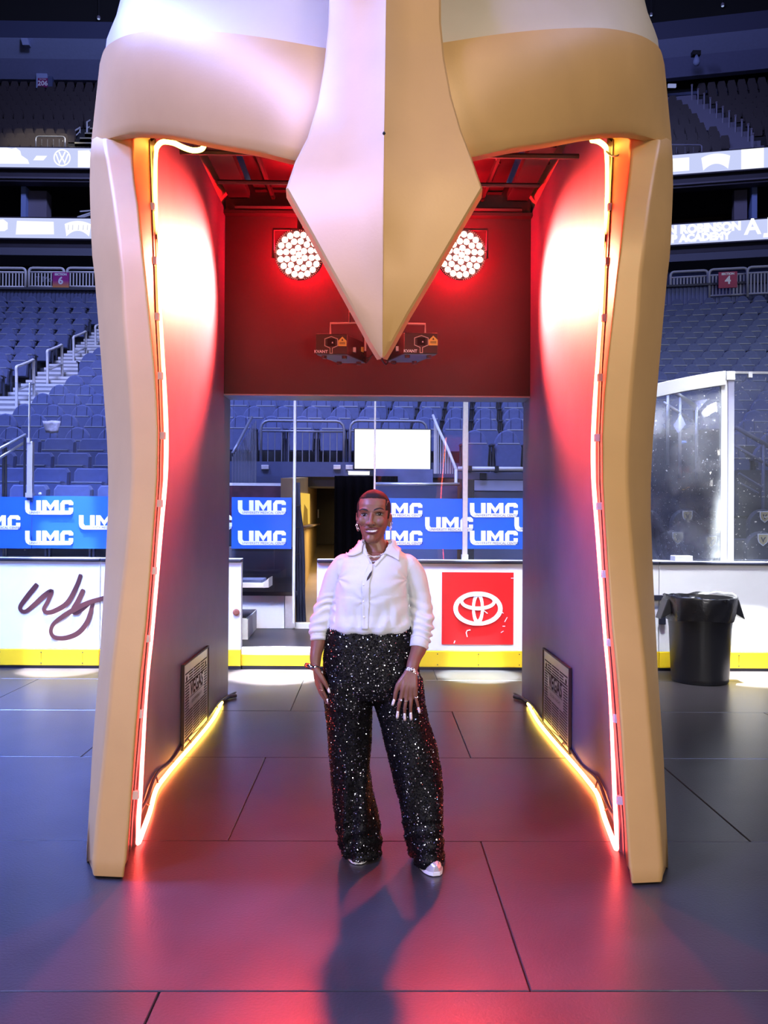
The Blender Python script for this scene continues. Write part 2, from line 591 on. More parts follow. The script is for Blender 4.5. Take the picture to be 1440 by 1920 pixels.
MB().box(P(534, 1150, Yk).x, P(551, 1150, Yk).x, Yk - 0.01, Yk + 0.07, zs, b.z).obj('end_plate', M['alu'], t, bevel=0.004)
MB().box(a.x - 0.7, P(556, 1150, Yk).x, Yk - 0.03, Yk + 0.10, b.z, P(500, 1109, Yk).z).obj('top_rail', M['rail_dark'], t, bevel=0.006)
a, b = P(506, 1133.5, Yk), P(514, 1126.5, Yk)
MB().box(a.x, b.x, Yk - 0.008, Yk, a.z, b.z).obj('steel_plate', M['alu'], t)
t = thing('bench_step', 'white open step box beside the bench front panel', 'step', (P(466, 1190, 9.7).x, 9.8, zs))
a, b = P(440, 1198, 9.35), P(465, 1160, 9.35)
hx = [(a.x - 0.3, 9.35, zs), (b.x, 9.35, zs), (P(481, 1178, 10.25).x, 10.25, zs), (a.x - 0.3, 10.25, zs), (a.x - 0.3, 9.35, b.z), (b.x, 9.35, b.z), (P(481, 1178, 10.25).x, 10.25, b.z + 0.005), (a.x - 0.3, 10.25, b.z + 0.005)]
MB().hexa(hx).obj('step_box', M['white_board'], t, bevel=0.004)
MB().box(a.x - 0.28, b.x - 0.03, 9.4, 10.2, b.z + 0.001, b.z + 0.012).obj('step_mat', M['deck'], t)
t = thing('bench_shelf', 'white shelf with blue pad above the gate step', 'shelf', (P(470, 1095, 9.3).x, 9.3, 0.7))
a, b = P(440, 1102, 9.25), P(494, 1093, 9.25)
MB().box(a.x - 0.3, b.x, 9.25, 9.65, a.z, b.z).obj('shelf_board', M['white_board'], t, bevel=0.004)
MB().hexa([(b.x, 9.25, a.z), (b.x + 0.05, 9.3, a.z), (b.x + 0.05, 9.65, a.z), (b.x, 9.65, a.z), (b.x, 9.25, b.z), (b.x + 0.05, 9.3, b.z + 0.05), (b.x + 0.05, 9.65, b.z + 0.05), (b.x, 9.65, b.z)]).obj('shelf_end', M['white_board'], t)
MB().box(a.x - 0.3, b.x - 0.02, 9.28, 9.65, b.z, b.z + 0.03).obj('shelf_pad', M['navy'], t)
MB().box(a.x - 0.25, a.x - 0.05, 9.45, 9.6, P(465, 1160, 9.35).z + 0.014, a.z).obj('bracket', M['alu'], t)

# ------------------------------------------------------------------ setting: rink glass with the blue film
ztop = P(90, 718, YB + 0.06).z
YG = YB + 0.06


def umc(mb, ml, x, y, Y, w=90.0):
    """the white block letters with their underline; x,y = top-left pixel"""
    k = w / 90.0
    m = T((0, Y, 0))

    def q(*pts):
        return [pxz(x + a * k, y + b * k, Y) for a, b in pts]
    for poly in (
        ((0, 0), (8.5, 0), (8.5, 16), (11, 19.5), (11, 27), (6, 26), (1.5, 22), (0, 16)),
        ((21, 0), (29.5, 0), (29.5, 20), (21, 20)),
        ((32, 0), (40, 0), (40, 20), (32, 20)),
        ((40, 0), (47.5, 10), (47.5, 20), (40, 9)),
        ((55, 0), (55, 9), (47.5, 20), (47.5, 10)),
        ((55, 0), (63, 0), (63, 20), (55, 20)),
        ((66, 6), (71, 0), (74, 7), (74, 20), (66, 20)),
        ((71, 0), (86, 0), (90, 4), (90, 7), (74, 7)),
        ((82, 7), (90, 7), (90, 9), (82, 9)),
        ((82, 14), (90, 14), (90, 20), (82, 20)),
        ((11, 19.5), (90, 19.5), (89, 24), (85, 27), (11, 27)),
    ):
        mb.prism(q(*poly), 0.002, m)
    # small print in the underline
    c = pxz(x + 50 * k, y + 23.6 * k, Y)
    text_mb(ml, 'UNIVERSITY MEDICAL CENTER', 4.4 * k * Y / FPX * 1.35, T((c[0], Y - 0.002, c[1])), 0.0005, xs=0.98, spacing=1.05)


def glass_panel(px0, px1, label, ads, film=None, Y=YG, top=None, z0=None, name='rink_glass'):
    xa, xb = P(px0, 900, Y).x, P(px1, 900, Y).x
    t = thing(name, label, 'rink glass', ((xa + xb) / 2, Y, zr), 'rink glass panels')
    MB().box(xa, xb, Y, Y + 0.012, z0 if z0 is not None else zr + 0.006, top or ztop).obj('pane', M['pane'], t)
    if film:
        fx0, fx1, fy0, fy1 = film
        (a, c), (b, d) = pxz(fx0, fy1, Y), pxz(fx1, fy0, Y)
        f = MB().box(a, b, Y - 0.004, Y - 0.001, c, d).obj('blue_film', M['film'], t)
        if ads:
            for x, y in ads:
                mb, ml = MB(), MB()
                umc(mb, ml, x, y, Y - 0.0065)
                mb.obj('lettering', M['film_white'], f)
                ml.obj('small_print', M['film_line'], f)['kind'] = 'stuff'
    return t


glass_panel(-170, 53, 'outermost rink glass panel, blue advertising film along its foot, beside the arch', [(-52, 966), (-143, 938), (-143, 995)], (-170, 59.8, 932, 1027))
glass_panel(55.5, 430, 'rink glass panel with blue film half hidden by the arch leg', [(47, 938), (47, 995), (148, 966), (247, 938), (247, 995)], (60.2, 430, 932.3, 1028))
glass_panel(436, 547, 'small glass panel with two blocks of white lettering left of the tunnel mouth', [(446, 938), (446, 995), (345, 966)], (434, 547, 933, 1028.5), Y=10.22, z0=P(500, 1109, 10.3).z + 0.002, top=P(500, 600, 10.22).z)
glass_panel(707, 868, 'rink glass panel directly behind the woman, blue film with white lettering', [(702, 943), (702, 995), (797, 969.5)], (706, 871, 935, 1029))
glass_panel(878, 1060, 'rink glass panel above the red square advertisement', [(881, 943), (881, 995), (964.5, 969.5)], (874, 1060, 935, 1029))
# grey board behind the small panel's foot
a, b = P(436, 1109, 10.27), P(549, 1029, 10.27)
tag(MB().box(a.x - 0.6, b.x + 0.0, 10.27, 10.31, P(500, 1109, 10.3).z + 0.001, b.z + 0.02).obj('backing_board', mat('grey_board', (0.085, 0.085, 0.095), 0.6, noise=0.1), bevel=0.004), 'dark grey board under the small blue lettered glass', 'board')


def post(px, w, y0, y1, label, Y=YG - 0.02, m=None, d=0.06):
    a, b = P(px - w / 2, y1, Y), P(px + w / 2, y0, Y)
    t = thing('glass_post', label, 'post', ((a.x + b.x) / 2, Y + d / 2, a.z))
    MB().box(a.x, b.x, Y, Y + d, a.z, b.z).obj('upright', m or M['alu'], t, bevel=0.003)
    MB().box(a.x - 0.008, b.x + 0.008, Y - 0.01, Y + d + 0.01, a.z, a.z + 0.05).obj('foot_plate', M['alu'], t)
    return t


post(54, 3.4, 718, 830, 'thin seam strip between the two outer glass panels', d=0.03)
post(55, 11, 828, 933, 'wide aluminium channel at the foot of the outer glass seam')
post(552, 9, 600, 1176, 'white gate post beside the tunnel mouth', Y=10.22, m=M['white_metal'])
post(703, 6.5, 600, 1046, 'thin aluminium glass post above the woman')
post(873, 12, 600, 1049, 'double aluminium glass post right of the woman')

# ------------------------------------------------------------------ stands: terraces
TAN = [59, 91, 120, 147, 169, 193, 211, 232, 248, 266, 282, 295, 308, 319, 333, 344, 355, 364, 373, 383, 394, 403, 413]
DROW = [10.0 + 0.85 * i for i in range(len(TAN))]
TREAD = [HCAM + TAN[i] / FPX * DROW[i] - 0.85 for i in range(len(TAN))]
ALPHA = [0.0 if i < 7 else math.radians(12.5 * (i - 7) / 15) for i in range(len(TAN))]


def seam(i):
    return (1150 - 701) / FPX * DROW[i]


for i in range(len(TAN)):
    d, z = DROW[i], TREAD[i]
    zb = (TREAD[i - 1] if i else 0.6) - 0.06
    def tread(x0, x1, nm='terrace'):
        struct(MB().box(x0, x1, d - 0.5, d + 0.35, zb, z).obj(nm, M['concrete'], bevel=0.0))
    if i < 4:
        tread(-19, -2.38)
        tread(3.4 + 0.1 * i, 9)
    elif i == 4:
        tread(-19, -2.2)
        tread(P(868, 900, d).x, 9.5)
    else:
        tread(-19, seam(i))
        m = T((seam(i), d, 0)) @ RZ(-ALPHA[i])
        struct(MB().box(0, 9, -0.5, 0.36, zb, z, mtx=m).obj('terrace', M['concrete']))

# ------------------------------------------------------------------ upper decks (left: straight; right: turned to the camera)
YR = 38.0
M['fascia'] = mat('fascia_dark', (0.055, 0.05, 0.075), 0.6, noise=0.15, nscale=0.8)
M['ribbon'] = emis('ribbon_glow', (0.60, 0.66, 0.98), 0.98)
M['ribbon_logo'] = emis('ribbon_logo', (1.0, 1.0, 0.98), 1.05)


def zq(y, Y=YR):
    return HCAM + (968 - y) / FPX * Y


LEFT = Matrix.Identity(4)
PIV = Vector(((1262 - 703) / FPX * YR, YR, 0))
RIGHT = T(PIV) @ RZ(math.radians(-13)) @ T(-PIV)
for side, Mx, x0, x1 in (('left', LEFT, -22.0, 11.2), ('right', RIGHT, 11.0, 26.0)):
    def wall(nm, y0, y1, Ya, Yb, m):
        return struct(MB().box(x0, x1, Ya, Yb, zq(y1, Ya), zq(y0, Ya), mtx=Mx).obj(nm + '_' + side, m))
    wall('wall_fascia', 318.5, 342, YR + 0.05, YR + 0.6, M['fascia'])
    wall('trim_edge', 333, 336, YR - 0.05, YR + 0.05, mat('edge_line', (0.16, 0.15, 0.2), 0.6))
    wall('wall_under_ribbon', 450.5, 466, YR + 0.05, YR + 0.6, M['fascia'])
    wall('wall_beam', 466, 480, YR - 0.6, YR + 1.0, mat('beam_grey', (0.16, 0.17, 0.24), 0.7))
    wall('wall_concourse', 480, 560, YR + 3.0, YR + 3.2, M['black'] if side == 'left' else M['navy'])
    wall('wall_suite_back', 325, 420, YR + 5, YR + 5.2, mat('suite_back', (0.035, 0.018, 0.016), 0.8))
    struct(MB().box(x0, x1, YR + 0.6, YR + 5, zq(411.5), zq(410.5), mtx=Mx).obj('floor_suite_' + side, M['dark']))
    struct(MB().box(x0, x1, YR + 0.6, YR + 5, zq(330), zq(329), mtx=Mx).obj('ceiling_suite_' + side, M['dark']))
    # seat wall under the concourse rail (corrugated)
    mb = MB()
    Yw = 29.7 if side == 'left' else None
    if side == 'left':
        x = -16.0
        while x < 8.5:
            mb.box(x, x + 0.07, Yw, Yw + 0.2, HCAM + (968 - 585) / FPX * Yw, HCAM + (968 - 543.5) / FPX * Yw)
            mb.box(x + 0.07, x + 0.13, Yw + 0.04, Yw + 0.2, HCAM + (968 - 585) / FPX * Yw, HCAM + (968 - 543.5) / FPX * Yw)
            x += 0.13
        struct(mb.obj('wall_corrugated_left', mat('corrugated_blue', (0.16, 0.20, 0.42), 0.6)))
        struct(MB().box(-17, 8.5, 29.5, 31.5, HCAM + (968 - 544) / FPX * 29.5, HCAM + (968 - 540) / FPX * 29.5).obj('trim_walk_left', M['concrete']))
    else:
        m2 = T((seam(22), DROW[22] + 1.0, 0)) @ RZ(-ALPHA[22])
        zc = HCAM + (972 - 540) / FPX * 29.7
        x = 0.0
        while x < 8:
            mb.box(x, x + 0.07, 0, 0.2, zc - 0.95, zc, mtx=m2)
            mb.box(x + 0.07, x + 0.13, 0.04, 0.2, zc - 0.95, zc, mtx=m2)
            x += 0.13
        struct(mb.obj('wall_corrugated_right', mat('corrugated_navy', (0.11, 0.14, 0.34), 0.6)))
        struct(MB().box(0, 9, -0.1, 2.0, zc, zc + 0.07, mtx=m2).obj('trim_walk_right', M['concrete']))
    # upper roof soffit and fascia
    if side == 'left':
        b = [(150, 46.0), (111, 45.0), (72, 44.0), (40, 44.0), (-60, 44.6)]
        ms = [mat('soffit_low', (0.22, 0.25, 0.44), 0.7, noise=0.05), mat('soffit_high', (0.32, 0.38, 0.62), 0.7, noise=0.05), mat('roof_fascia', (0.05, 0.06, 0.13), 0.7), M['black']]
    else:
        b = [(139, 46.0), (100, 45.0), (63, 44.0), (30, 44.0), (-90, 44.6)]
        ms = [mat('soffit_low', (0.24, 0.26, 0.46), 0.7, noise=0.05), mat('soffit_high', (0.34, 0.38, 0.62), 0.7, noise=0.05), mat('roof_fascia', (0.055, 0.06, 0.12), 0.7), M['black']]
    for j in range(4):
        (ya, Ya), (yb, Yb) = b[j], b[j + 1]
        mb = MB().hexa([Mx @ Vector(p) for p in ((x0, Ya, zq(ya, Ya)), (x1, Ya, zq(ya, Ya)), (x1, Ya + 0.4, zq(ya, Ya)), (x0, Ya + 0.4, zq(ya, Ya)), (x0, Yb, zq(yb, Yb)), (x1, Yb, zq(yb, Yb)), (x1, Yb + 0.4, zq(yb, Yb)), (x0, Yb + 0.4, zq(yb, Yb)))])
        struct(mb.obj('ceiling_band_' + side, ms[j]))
    struct(MB().box(x0, x1, 47.5, 47.7, zq(180, 47.5), zq(40, 47.5), mtx=Mx).obj('wall_back_' + side, M['black']))
    # rake of the upper deck
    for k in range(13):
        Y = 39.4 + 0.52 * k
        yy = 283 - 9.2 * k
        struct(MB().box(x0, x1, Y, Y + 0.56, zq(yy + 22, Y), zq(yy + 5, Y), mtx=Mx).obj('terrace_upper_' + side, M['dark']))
    struct(MB().box(x0, x1, 46.3, 46.6, zq(174, 46.3), zq(168.5, 46.3), mtx=Mx).obj('trim_white_' + side, M['pale_blue'] if side == 'left' else M['navy']))
struct(MB().box(-60, 60, -8, 70, 30.5, 31).obj('ceiling', M['black']))
struct(MB().box(-60, 60, 62, 62.5, -0.2, 30.5).obj('wall_end', M['black']))
# ------------------------------------------------------------------ tunnel under the middle stand
M['tan'] = mat('tan_wall', (0.50, 0.36, 0.16), 0.7, noise=0.1, nscale=3)
M['tan_floor'] = mat('tan_floor', (0.38, 0.30, 0.20), 0.45, noise=0.12, nscale=2)
M['brown'] = mat('brown_frame', (0.16, 0.11, 0.08), 0.6)
zf0, zf1 = 0.20, 0.98
xl0, xl1 = P(556, 1100, 10.36).x, P(594, 1000, 18.0).x
zc0 = TREAD[4] + 0.1
struct(MB().hexa([(xl0, 10.36, -0.1), (2.2, 10.36, -0.1), (2.6, 18, 0.7), (xl1 - 0.1, 18, 0.7), (xl0, 10.36, zf0), (2.2, 10.36, zf0), (2.6, 18, zf1), (xl1 - 0.1, 18, zf1)]).obj('floor_tunnel', M['tan_floor']))
struct(MB().hexa([(xl0 - 0.2, 10.36, 0), (xl0 - 0.02, 10.36, 0), (xl1, 18, 0.8), (xl1 - 0.2, 18, 0.8), (xl0 - 0.2, 10.36, 2.03), (xl0 - 0.02, 10.36, 2.03), (xl1, 18, 2.42), (xl1 - 0.2, 18, 2.42)]).obj('wall_tunnel_left', M['tan']))
struct(MB().hexa([(1.13, 10.36, 0), (1.22, 10.36, 0), (1.22, 18, 0.8), (1.13, 18, 0.8), (1.13, 10.36, 2.03), (1.22, 10.36, 2.03), (1.22, 18, 2.42), (1.13, 18, 2.42)]).obj('wall_tunnel_right', M['dark']))
struct(MB().box(xl1 - 0.4, 2.4, 18.0, 18.2, 0.5, 3.3).obj('wall_tunnel_end', mat('tunnel_end', (0.14, 0.11, 0.08), 0.7)))
# dark door at the tunnel's end with a brown frame
a, b = P(593, 1020, 17.95), P(632, 912, 17.95)
d1 = struct(MB().box(a.x, b.x, 17.93, 17.99, a.z, b.z).obj('door_1', mat('dark_door', (0.035, 0.03, 0.028), 0.35, noise=0.3, nscale=2)))
MB().box(a.x - 0.05, a.x, 17.9, 18.0, a.z, b.z + 0.05).obj('door_frame', M['brown'], d1)
MB().box(a.x - 0.05, b.x, 17.9, 18.0, b.z, b.z + 0.05).obj('door_frame', M['brown'], d1)
MB().box(a.x + 0.03, a.x + 0.05, 17.88, 17.93, lerp(a.z, b.z, .45), lerp(a.z, b.z, .6)).obj('door_handle', M['alu'], d1)
# lit picture on the tunnel wall: a flat print of a player in yellow light
def wallpt(px, py):
    """point on the left tunnel wall seen at a pixel"""
    Y = 14.0
    for _ in range(30):
        v = P(px, py, Y)
        xw = lerp(xl0, xl1, (Y - 10.36) / 7.64) + 0.004
        # move along until the ray meets the wall plane
        Y += (xw - v.x) / (((px - 701) / FPX) - (xl1 - xl0) / 7.64)
    return P(px, py, Y)


mu = MB()
q = [wallpt(563, 985), wallpt(581, 982), wallpt(581, 926), wallpt(563, 924)]
nx = Vector((0.03, 0, 0))
mu.hexa([q[0], q[1], q[1] - nx, q[0] - nx, q[3], q[2], q[2] - nx, q[3] - nx])
ph = tag(mu.obj('backlit_mural', emis('mural_glow', (1.0, 0.62, 0.10), 0.95)), 'yellow backlit wall mural inside the tunnel', 'mural')
mu = MB()
q = [wallpt(567, 984), wallpt(577, 983), wallpt(576, 955), wallpt(570, 945)]
mu.add([p + nx * 0.15 for p in q], [(0, 1, 2, 3)])
mu.obj('figure_print', emis('mural_shade', (0.55, 0.30, 0.05), 0.6), ph)
tag(MB().hexa([wallpt(560, 990) + nx * 3, wallpt(592, 984) + nx * 3, wallpt(592, 984), wallpt(560, 990), wallpt(560, 987) + nx * 3, wallpt(592, 981) + nx * 3, wallpt(592, 981), wallpt(560, 987)]).obj('wall_ledge', M['brown']), 'narrow ledge along the tunnel wall under the yellow mural', 'ledge')
# black curtain
def drape(name, px0, px1, y0, y1, Y, m, label, amp=0.03, waves=7, cat='curtain'):
    a, b = P(px0, y1, Y), P(px1, y0, Y)
    rows = []
    for j in range(7):
        z = lerp(a.z, b.z, j / 6)
        w = lerp(0.0, 1.0, j / 6)
        rows.append([(lerp(a.x, b.x, i / 48) + 0.01 * math.sin(i * 1.7) * (1 - w), Y + amp * math.sin(i / 48 * waves * 2 * math.pi) * (1.1 - 0.4 * w), z) for i in range(49)])
    o = MB().grid(rows).obj(name, m, smooth=True)
    s = o.modifiers.new('thickness', 'SOLIDIFY')
    s.thickness = 0.01
    return tag(o, label, cat)


drape('black_curtain', 626, 745, 893, 1085, 11.2, mat('black_cloth', (0.003, 0.0025, 0.003), 1.0, spec=0.02), 'black curtain hanging in the tunnel mouth behind the woman')
t = thing('navy_curtain', 'narrow dark navy curtain tied at the edge of the tunnel mouth', 'curtain', (P(562, 1165, 10.5).x, 10.5, 0.2))
rows = []
for y, xa, xb in ((1166, 555, 573), (1120, 554, 571), (1060, 554, 571), (1000, 554, 569), (955, 554, 563), (905, 554, 561)):
    rows.append([P(lerp(xa, xb, i / 16), y, 10.45 + 0.03 * math.sin(i * 1.3)) for i in range(17)])
MB().grid(rows).obj('drape', mat('navy_cloth', (0.02, 0.028, 0.07), 0.8), t, smooth=True).modifiers.new('s', 'SOLIDIFY').thickness = 0.01
mb = MB()
for y in (1040, 990, 950):
    mb.tube([P(554, y, 10.40), P(564, y - 2, 10.38)], 0.008, 6)
mb.obj('tie_band', M['dark'], t)
# white sill of the tunnel and slab front above it
a, b = P(551, 1178, 10.33), P(640, 1169, 10.33)
struct(MB().box(a.x, b.x + 0.4, 10.3, 10.42, zs, b.z).obj('trim_sill', M['white_board']))
# slab edge under the middle seats
Ys = DROW[5] - 0.62
a, b = P(486, 893, Ys), P(868, 868, Ys)
struct(MB().box(a.x - 0.7, b.x, Ys, Ys + 0.15, a.z, b.z).obj('wall_slab_edge', M['navy']))
for k, px in enumerate((497, 632, 655)):
    c = P(px, 876, Ys - 0.02)
    tag(MB().box(c.x - 0.06, c.x + 0.06, Ys - 0.035, Ys, c.z - 0.035, c.z + 0.035).obj('conduit_box', M['alu'], bevel=0.005), ['small grey conduit box on the slab edge above the white gate post', 'small grey conduit box on the slab edge above the black curtain', 'small grey conduit box on the slab edge beside the bright screen'][k], 'box')
a = P(652, 890, Ys - 0.05)
b = P(694, 883, Ys - 0.05)
t = thing('tube_light', 'short white strip light over the black curtain', 'light', ((a.x + b.x) / 2, Ys - 0.05, b.z))
MB().box(a.x, b.x, Ys - 0.09, Ys, b.z - 0.01, b.z).obj('housing', M['white_metal'], t)
MB().box(a.x + 0.01, b.x - 0.01, Ys - 0.08, Ys - 0.01, a.z, b.z - 0.01).obj('diffuser', emis('strip_glow', (1, 0.98, 0.95), 1.4), t)
_l = bpy.data.lights.new('tunnel_lamp', 'AREA')
_l.energy, _l.color, _l.size = 55, (1.0, 0.70, 0.28), 0.8
_o = bpy.data.objects.new('tunnel_lamp', _l)
COL.objects.link(_o)
_o.location = (-0.15, 13.7, 1.95)


# guard rails on the slab
def guard(name, px0, px1, y0, y1, Y, label, nb=9, r=0.022, m=None, Mx=None, group=None, mid=True, rb=0.008, rot=0.0):
    a, b = P(px0, y1, Y), P(px1, y0, Y)
    c = Vector(((a.x + b.x) / 2, Y, a.z))
    R = T(c) @ RZ(rot)
    w, h = (b.x - a.x) / 2, b.z - a.z
    t = thing(name, label, 'railing', c, group)
    rr = min(0.12, h * 0.2)
    pts = [(-w, 0, 0), (-w, 0, h - rr)] + [(-w + rr - rr * math.cos(x), 0, h - rr + rr * math.sin(x)) for x in (0.5, 1.05)] + [(-w + rr, 0, h), (w - rr, 0, h)] + [(w - rr + rr * math.sin(x), 0, h - rr + rr * math.cos(x)) for x in (0.5, 1.05)] + [(w, 0, h - rr), (w, 0, 0)]
    MB().tube([R @ Vector(p) for p in pts], r, 8).obj('frame', m or M['alu'], t, smooth=True)
    zm = h * 0.80
    mb = MB()
    if mid:
        mb.tube([R @ Vector((-w, 0, zm)), R @ Vector((w, 0, zm))], r * 0.8, 6)
        mb.tube([R @ Vector((-w, 0, h * 0.1)), R @ Vector((w, 0, h * 0.1))], r * 0.8, 6)
        mb.obj('cross_rail', m or M['alu'], t, smooth=True)
    mb = MB()
    for i in range(nb):
        x = lerp(-w, w, (i + 1) / (nb + 1))
        mb.tube([R @ Vector((x, 0, h * 0.1)), R @ Vector((x, 0, zm))], rb, 6)
    mb.obj('balusters', m or M['alu'], t)['kind'] = 'stuff'
    return t


guard('guard_rail', 489, 645, 790, 886, Ys + 0.1, 'grey tube railing over the tunnel mouth, left of the bright screen', 11, m=M['steel_dim'])
guard('guard_rail', 656, 800, 790, 886, Ys + 0.1, 'grey tube railing over the tunnel mouth, behind the bright screen', 10, m=M['steel_dim'])
# bright screen
Yt = Ys - 0.3
a, b = P(665, 878.5, Yt), P(807, 806, Yt)
t = thing('flat_screen', 'bright white flat screen hung over the tunnel mouth', 'screen', ((a.x + b.x) / 2, Yt, a.z))
MB().box(a.x - 0.015, b.x + 0.015, Yt, Yt + 0.06, a.z - 0.015, b.z + 0.015).obj('casing', M['dark'], t, bevel=0.005)
sc_ = MB().box(a.x, b.x, Yt - 0.006, Yt + 0.001, a.z, b.z).obj('display', emis('screen_white', (1.0, 1.0, 1.0), 1.5), t)
MB().box(lerp(a.x, b.x, .4), lerp(a.x, b.x, .6), Yt + 0.06, Ys + 0.06, lerp(a.z, b.z, .3), lerp(a.z, b.z, .4)).obj('wall_bracket', M['alu'], t)
# stair balustrade beside the screen
t = thing('stair_balustrade', 'pale steel stair balustrade sloping down beside the bright screen', 'railing', P(830, 880, 11.6))
pts = [P(812, 779, 12.9), P(820, 800, 12.4), P(838, 838, 11.8), P(855, 880, 11.2)]
MB().tube(pts, 0.022, 8).obj('handrail', M['white_metal'], t, smooth=True)
MB().tube([pts[-1], (pts[-1].x, pts[-1].y, 0.2)], 0.02, 8).obj('newel_post', M['white_metal'], t, smooth=True)
mb = MB()
for k in range(11):
    s = 0.12 + 0.85 * k / 10
    i = min(int(s * 3), 2)
    p = pts[i].lerp(pts[i + 1], s * 3 - i)
    q = P(*proj(p), p.y)
    mb.tube([p, (p.x, p.y, P(800, 888, p.y).z)], 0.010, 6)
mb.obj('balusters', M['white_metal'], t)['kind'] = 'stuff'
a, b = P(704, 935, 11.1), P(858, 905, 11.1)
tag(MB().box(a.x, b.x, 11.1, 11.18, zs - 0.2, b.z).obj('stair_side_panel', mat('panel_navy', (0.10, 0.13, 0.26), 0.5, noise=0.15, nscale=2), bevel=0.005), 'navy side panel behind the blue film to the woman\'s side', 'panel')
a, b = P(704, 905, 11.6), P(812, 880, 11.6)
tag(MB().box(a.x, b.x, 11.6, 11.66, zs - 0.1, b.z).obj('screen_wall_panel', mat('shelf_blue', (0.16, 0.20, 0.38), 0.4, noise=0.3, nscale=4), bevel=0.005), 'blue grey wall panel just beneath the bright screen', 'panel')
tag(MB().tube([P(704, 908, 11.05), P(862, 908, 11.05)], 0.022, 8).obj('panel_rail', M['alu'], smooth=True), 'horizontal steel rail along the navy side panel', 'railing')
# fascia of the middle stand, right of the double post
Yf = 12.7
for nm, y0, y1, m, lab in (('seat_pipe', 876, 883, M['white_metal'], 'white pipe under the lowest seats right of the double post'), ('fascia_beam', 886, 899, mat('beam_navy', (0.16, 0.19, 0.36), 0.6), 'dull blue beam with bracket under the white pipe'), ('fascia_panel', 901, 920, mat('panel_pale', (0.42, 0.46, 0.66), 0.5), 'pale fascia panel above the blue film near the double post')):
    a, b = P(858, y1, Yf), P(1010, y0, Yf)
    t = thing(nm, lab, 'fascia', ((a.x + b.x) / 2, Yf, a.z))
    if nm == 'seat_pipe':
        MB().tube([(a.x, Yf - 0.05, (a.z + b.z) / 2), (b.x, Yf - 0.05, (a.z + b.z) / 2)], (b.z - a.z) / 2, 10).obj('pipe', m, t, smooth=True)
        mb = MB()
        for px in (880, 930, 985):
            c = P(px, 879, Yf)
            mb.box(c.x - 0.03, c.x + 0.03, Yf - 0.09, Yf + 0.2, a.z - 0.01, b.z + 0.01)
        mb.obj('clamps', M['dark'], t)
    else:
        MB().box(a.x, b.x, Yf, Yf + 0.3, a.z, b.z).obj('panel', m, t, bevel=0.006)
        if nm == 'fascia_beam':
            c = P(906, 893, Yf - 0.03)
            MB().box(c.x - 0.05, c.x + 0.05, Yf - 0.04, Yf, c.z - 0.05, c.z + 0.05).obj('bracket', M['dark'], t, bevel=0.008)
        else:
            MB().box(a.x, b.x, Yf + 0.05, Yf + 0.3, 0.4, a.z).obj('lower_wall', mat('lower_blue', (0.20, 0.24, 0.42), 0.6), t)
# left of the tunnel: stair rail, slatted side and glazed case
t = thing('stair_railing', 'bluish stair railing with close vertical bars left of the tunnel mouth', 'railing', P(455, 905, 11.8))
MB().tube([P(436, 850, 11.4), P(448, 828, 11.7), P(472, 782, 12.4)], 0.02, 8).obj('handrail', M['steel_dim'], t, smooth=True)
mb = MB()
for k in range(16):
    px = 436 + k * 2.9
    top = 850 - (px - 436) * 1.55 + 6
    mb.tube([P(px, top, 11.9), P(px, 905, 11.9)], 0.007, 6)
mb.obj('bars', M['steel_dim'], t)['kind'] = 'stuff'
a, b = P(436, 934, 11.0), P(543, 906, 11.0)
t = thing('glazed_case', 'low aluminium framed case behind the small lettered glass', 'case', ((a.x + b.x) / 2, 11.2, a.z))
MB().box(a.x - 0.3, b.x, 11.0, 11.04, b.z - 0.035, b.z).obj('top_frame', M['alu'], t)
MB().box(b.x - 0.06, b.x, 11.0, 11.04, a.z - 0.4, b.z - 0.035).obj('side_frame', M['alu'], t)
MB().box(a.x - 0.3, b.x - 0.06, 11.1, 11.14, a.z - 0.4, b.z - 0.035).obj('back_panel', mat('case_red', (0.10, 0.025, 0.05), 0.5, noise=0.5, nscale=6), t)
MB().box(a.x - 0.3, b.x, 11.0, 11.5, 0.3, a.z - 0.4).obj('plinth', M['dark'], t)
struct(MB().box(P(434, 900, 12.3).x - 1, P(550, 900, 12.3).x, 12.3, 12.4, 0.4, P(500, 893, 12.3).z).obj('wall_stair_side', M['navy']))
# ------------------------------------------------------------------ seats
M['seat_cloth'] = mat('seat_cloth', (0.075, 0.098, 0.23), 0.75, noise=0.10, nscale=14, sheen=0.2)
M['seat_shell'] = mat('seat_shell', (0.03, 0.036, 0.075), 0.5)
M['seat_trim'] = mat('seat_trim', (0.30, 0.33, 0.42), 0.4)


def arch_poly(w, z0, z1, zs, n=10, taper=0.0):
    """outline with a rounded head: straight sides to zs then half ellipse"""
    pts = [(-w + taper, z0), (w - taper, z0)]
    for i in range(n + 1):
        a = math.pi * i / n
        pts.append((w * math.cos(a), zs + (z1 - zs) * math.sin(a)))
    return pts


def lay(mb, poly, y0, y1, mi=0, tilt=0.0, inset=0.02):
    """slab with softened front edge, leaning back by tilt"""
    k = len(poly)
    cx = sum(p[0] for p in poly) / k
    cz = sum(p[1] for p in poly) / k
    def sh(p, s):
        d = Vector((p[0] - cx, p[1] - cz))
        L = d.length
        d = d * max(0.0, (L - s) / L)
        return (cx + d.x, cz + d.y)
    rings = [[sh(p, inset) for p in poly], poly, poly]
    ys = [y0, y0 + (y1 - y0) * 0.35, y1]
    vs, fs = [], []
    for r, y in zip(rings, ys):
        vs += [(x, y + tilt * z, z) for x, z in r]
    for j in range(2):
        fs += [(j * k + i, j * k + (i + 1) % k, (j + 1) * k + (i + 1) % k, (j + 1) * k + i) for i in range(k)]
    fs.append(tuple(range(k - 1, -1, -1)))
    fs.append(tuple(range(2 * k, 3 * k)))
    return mb.add(vs, fs, mi)


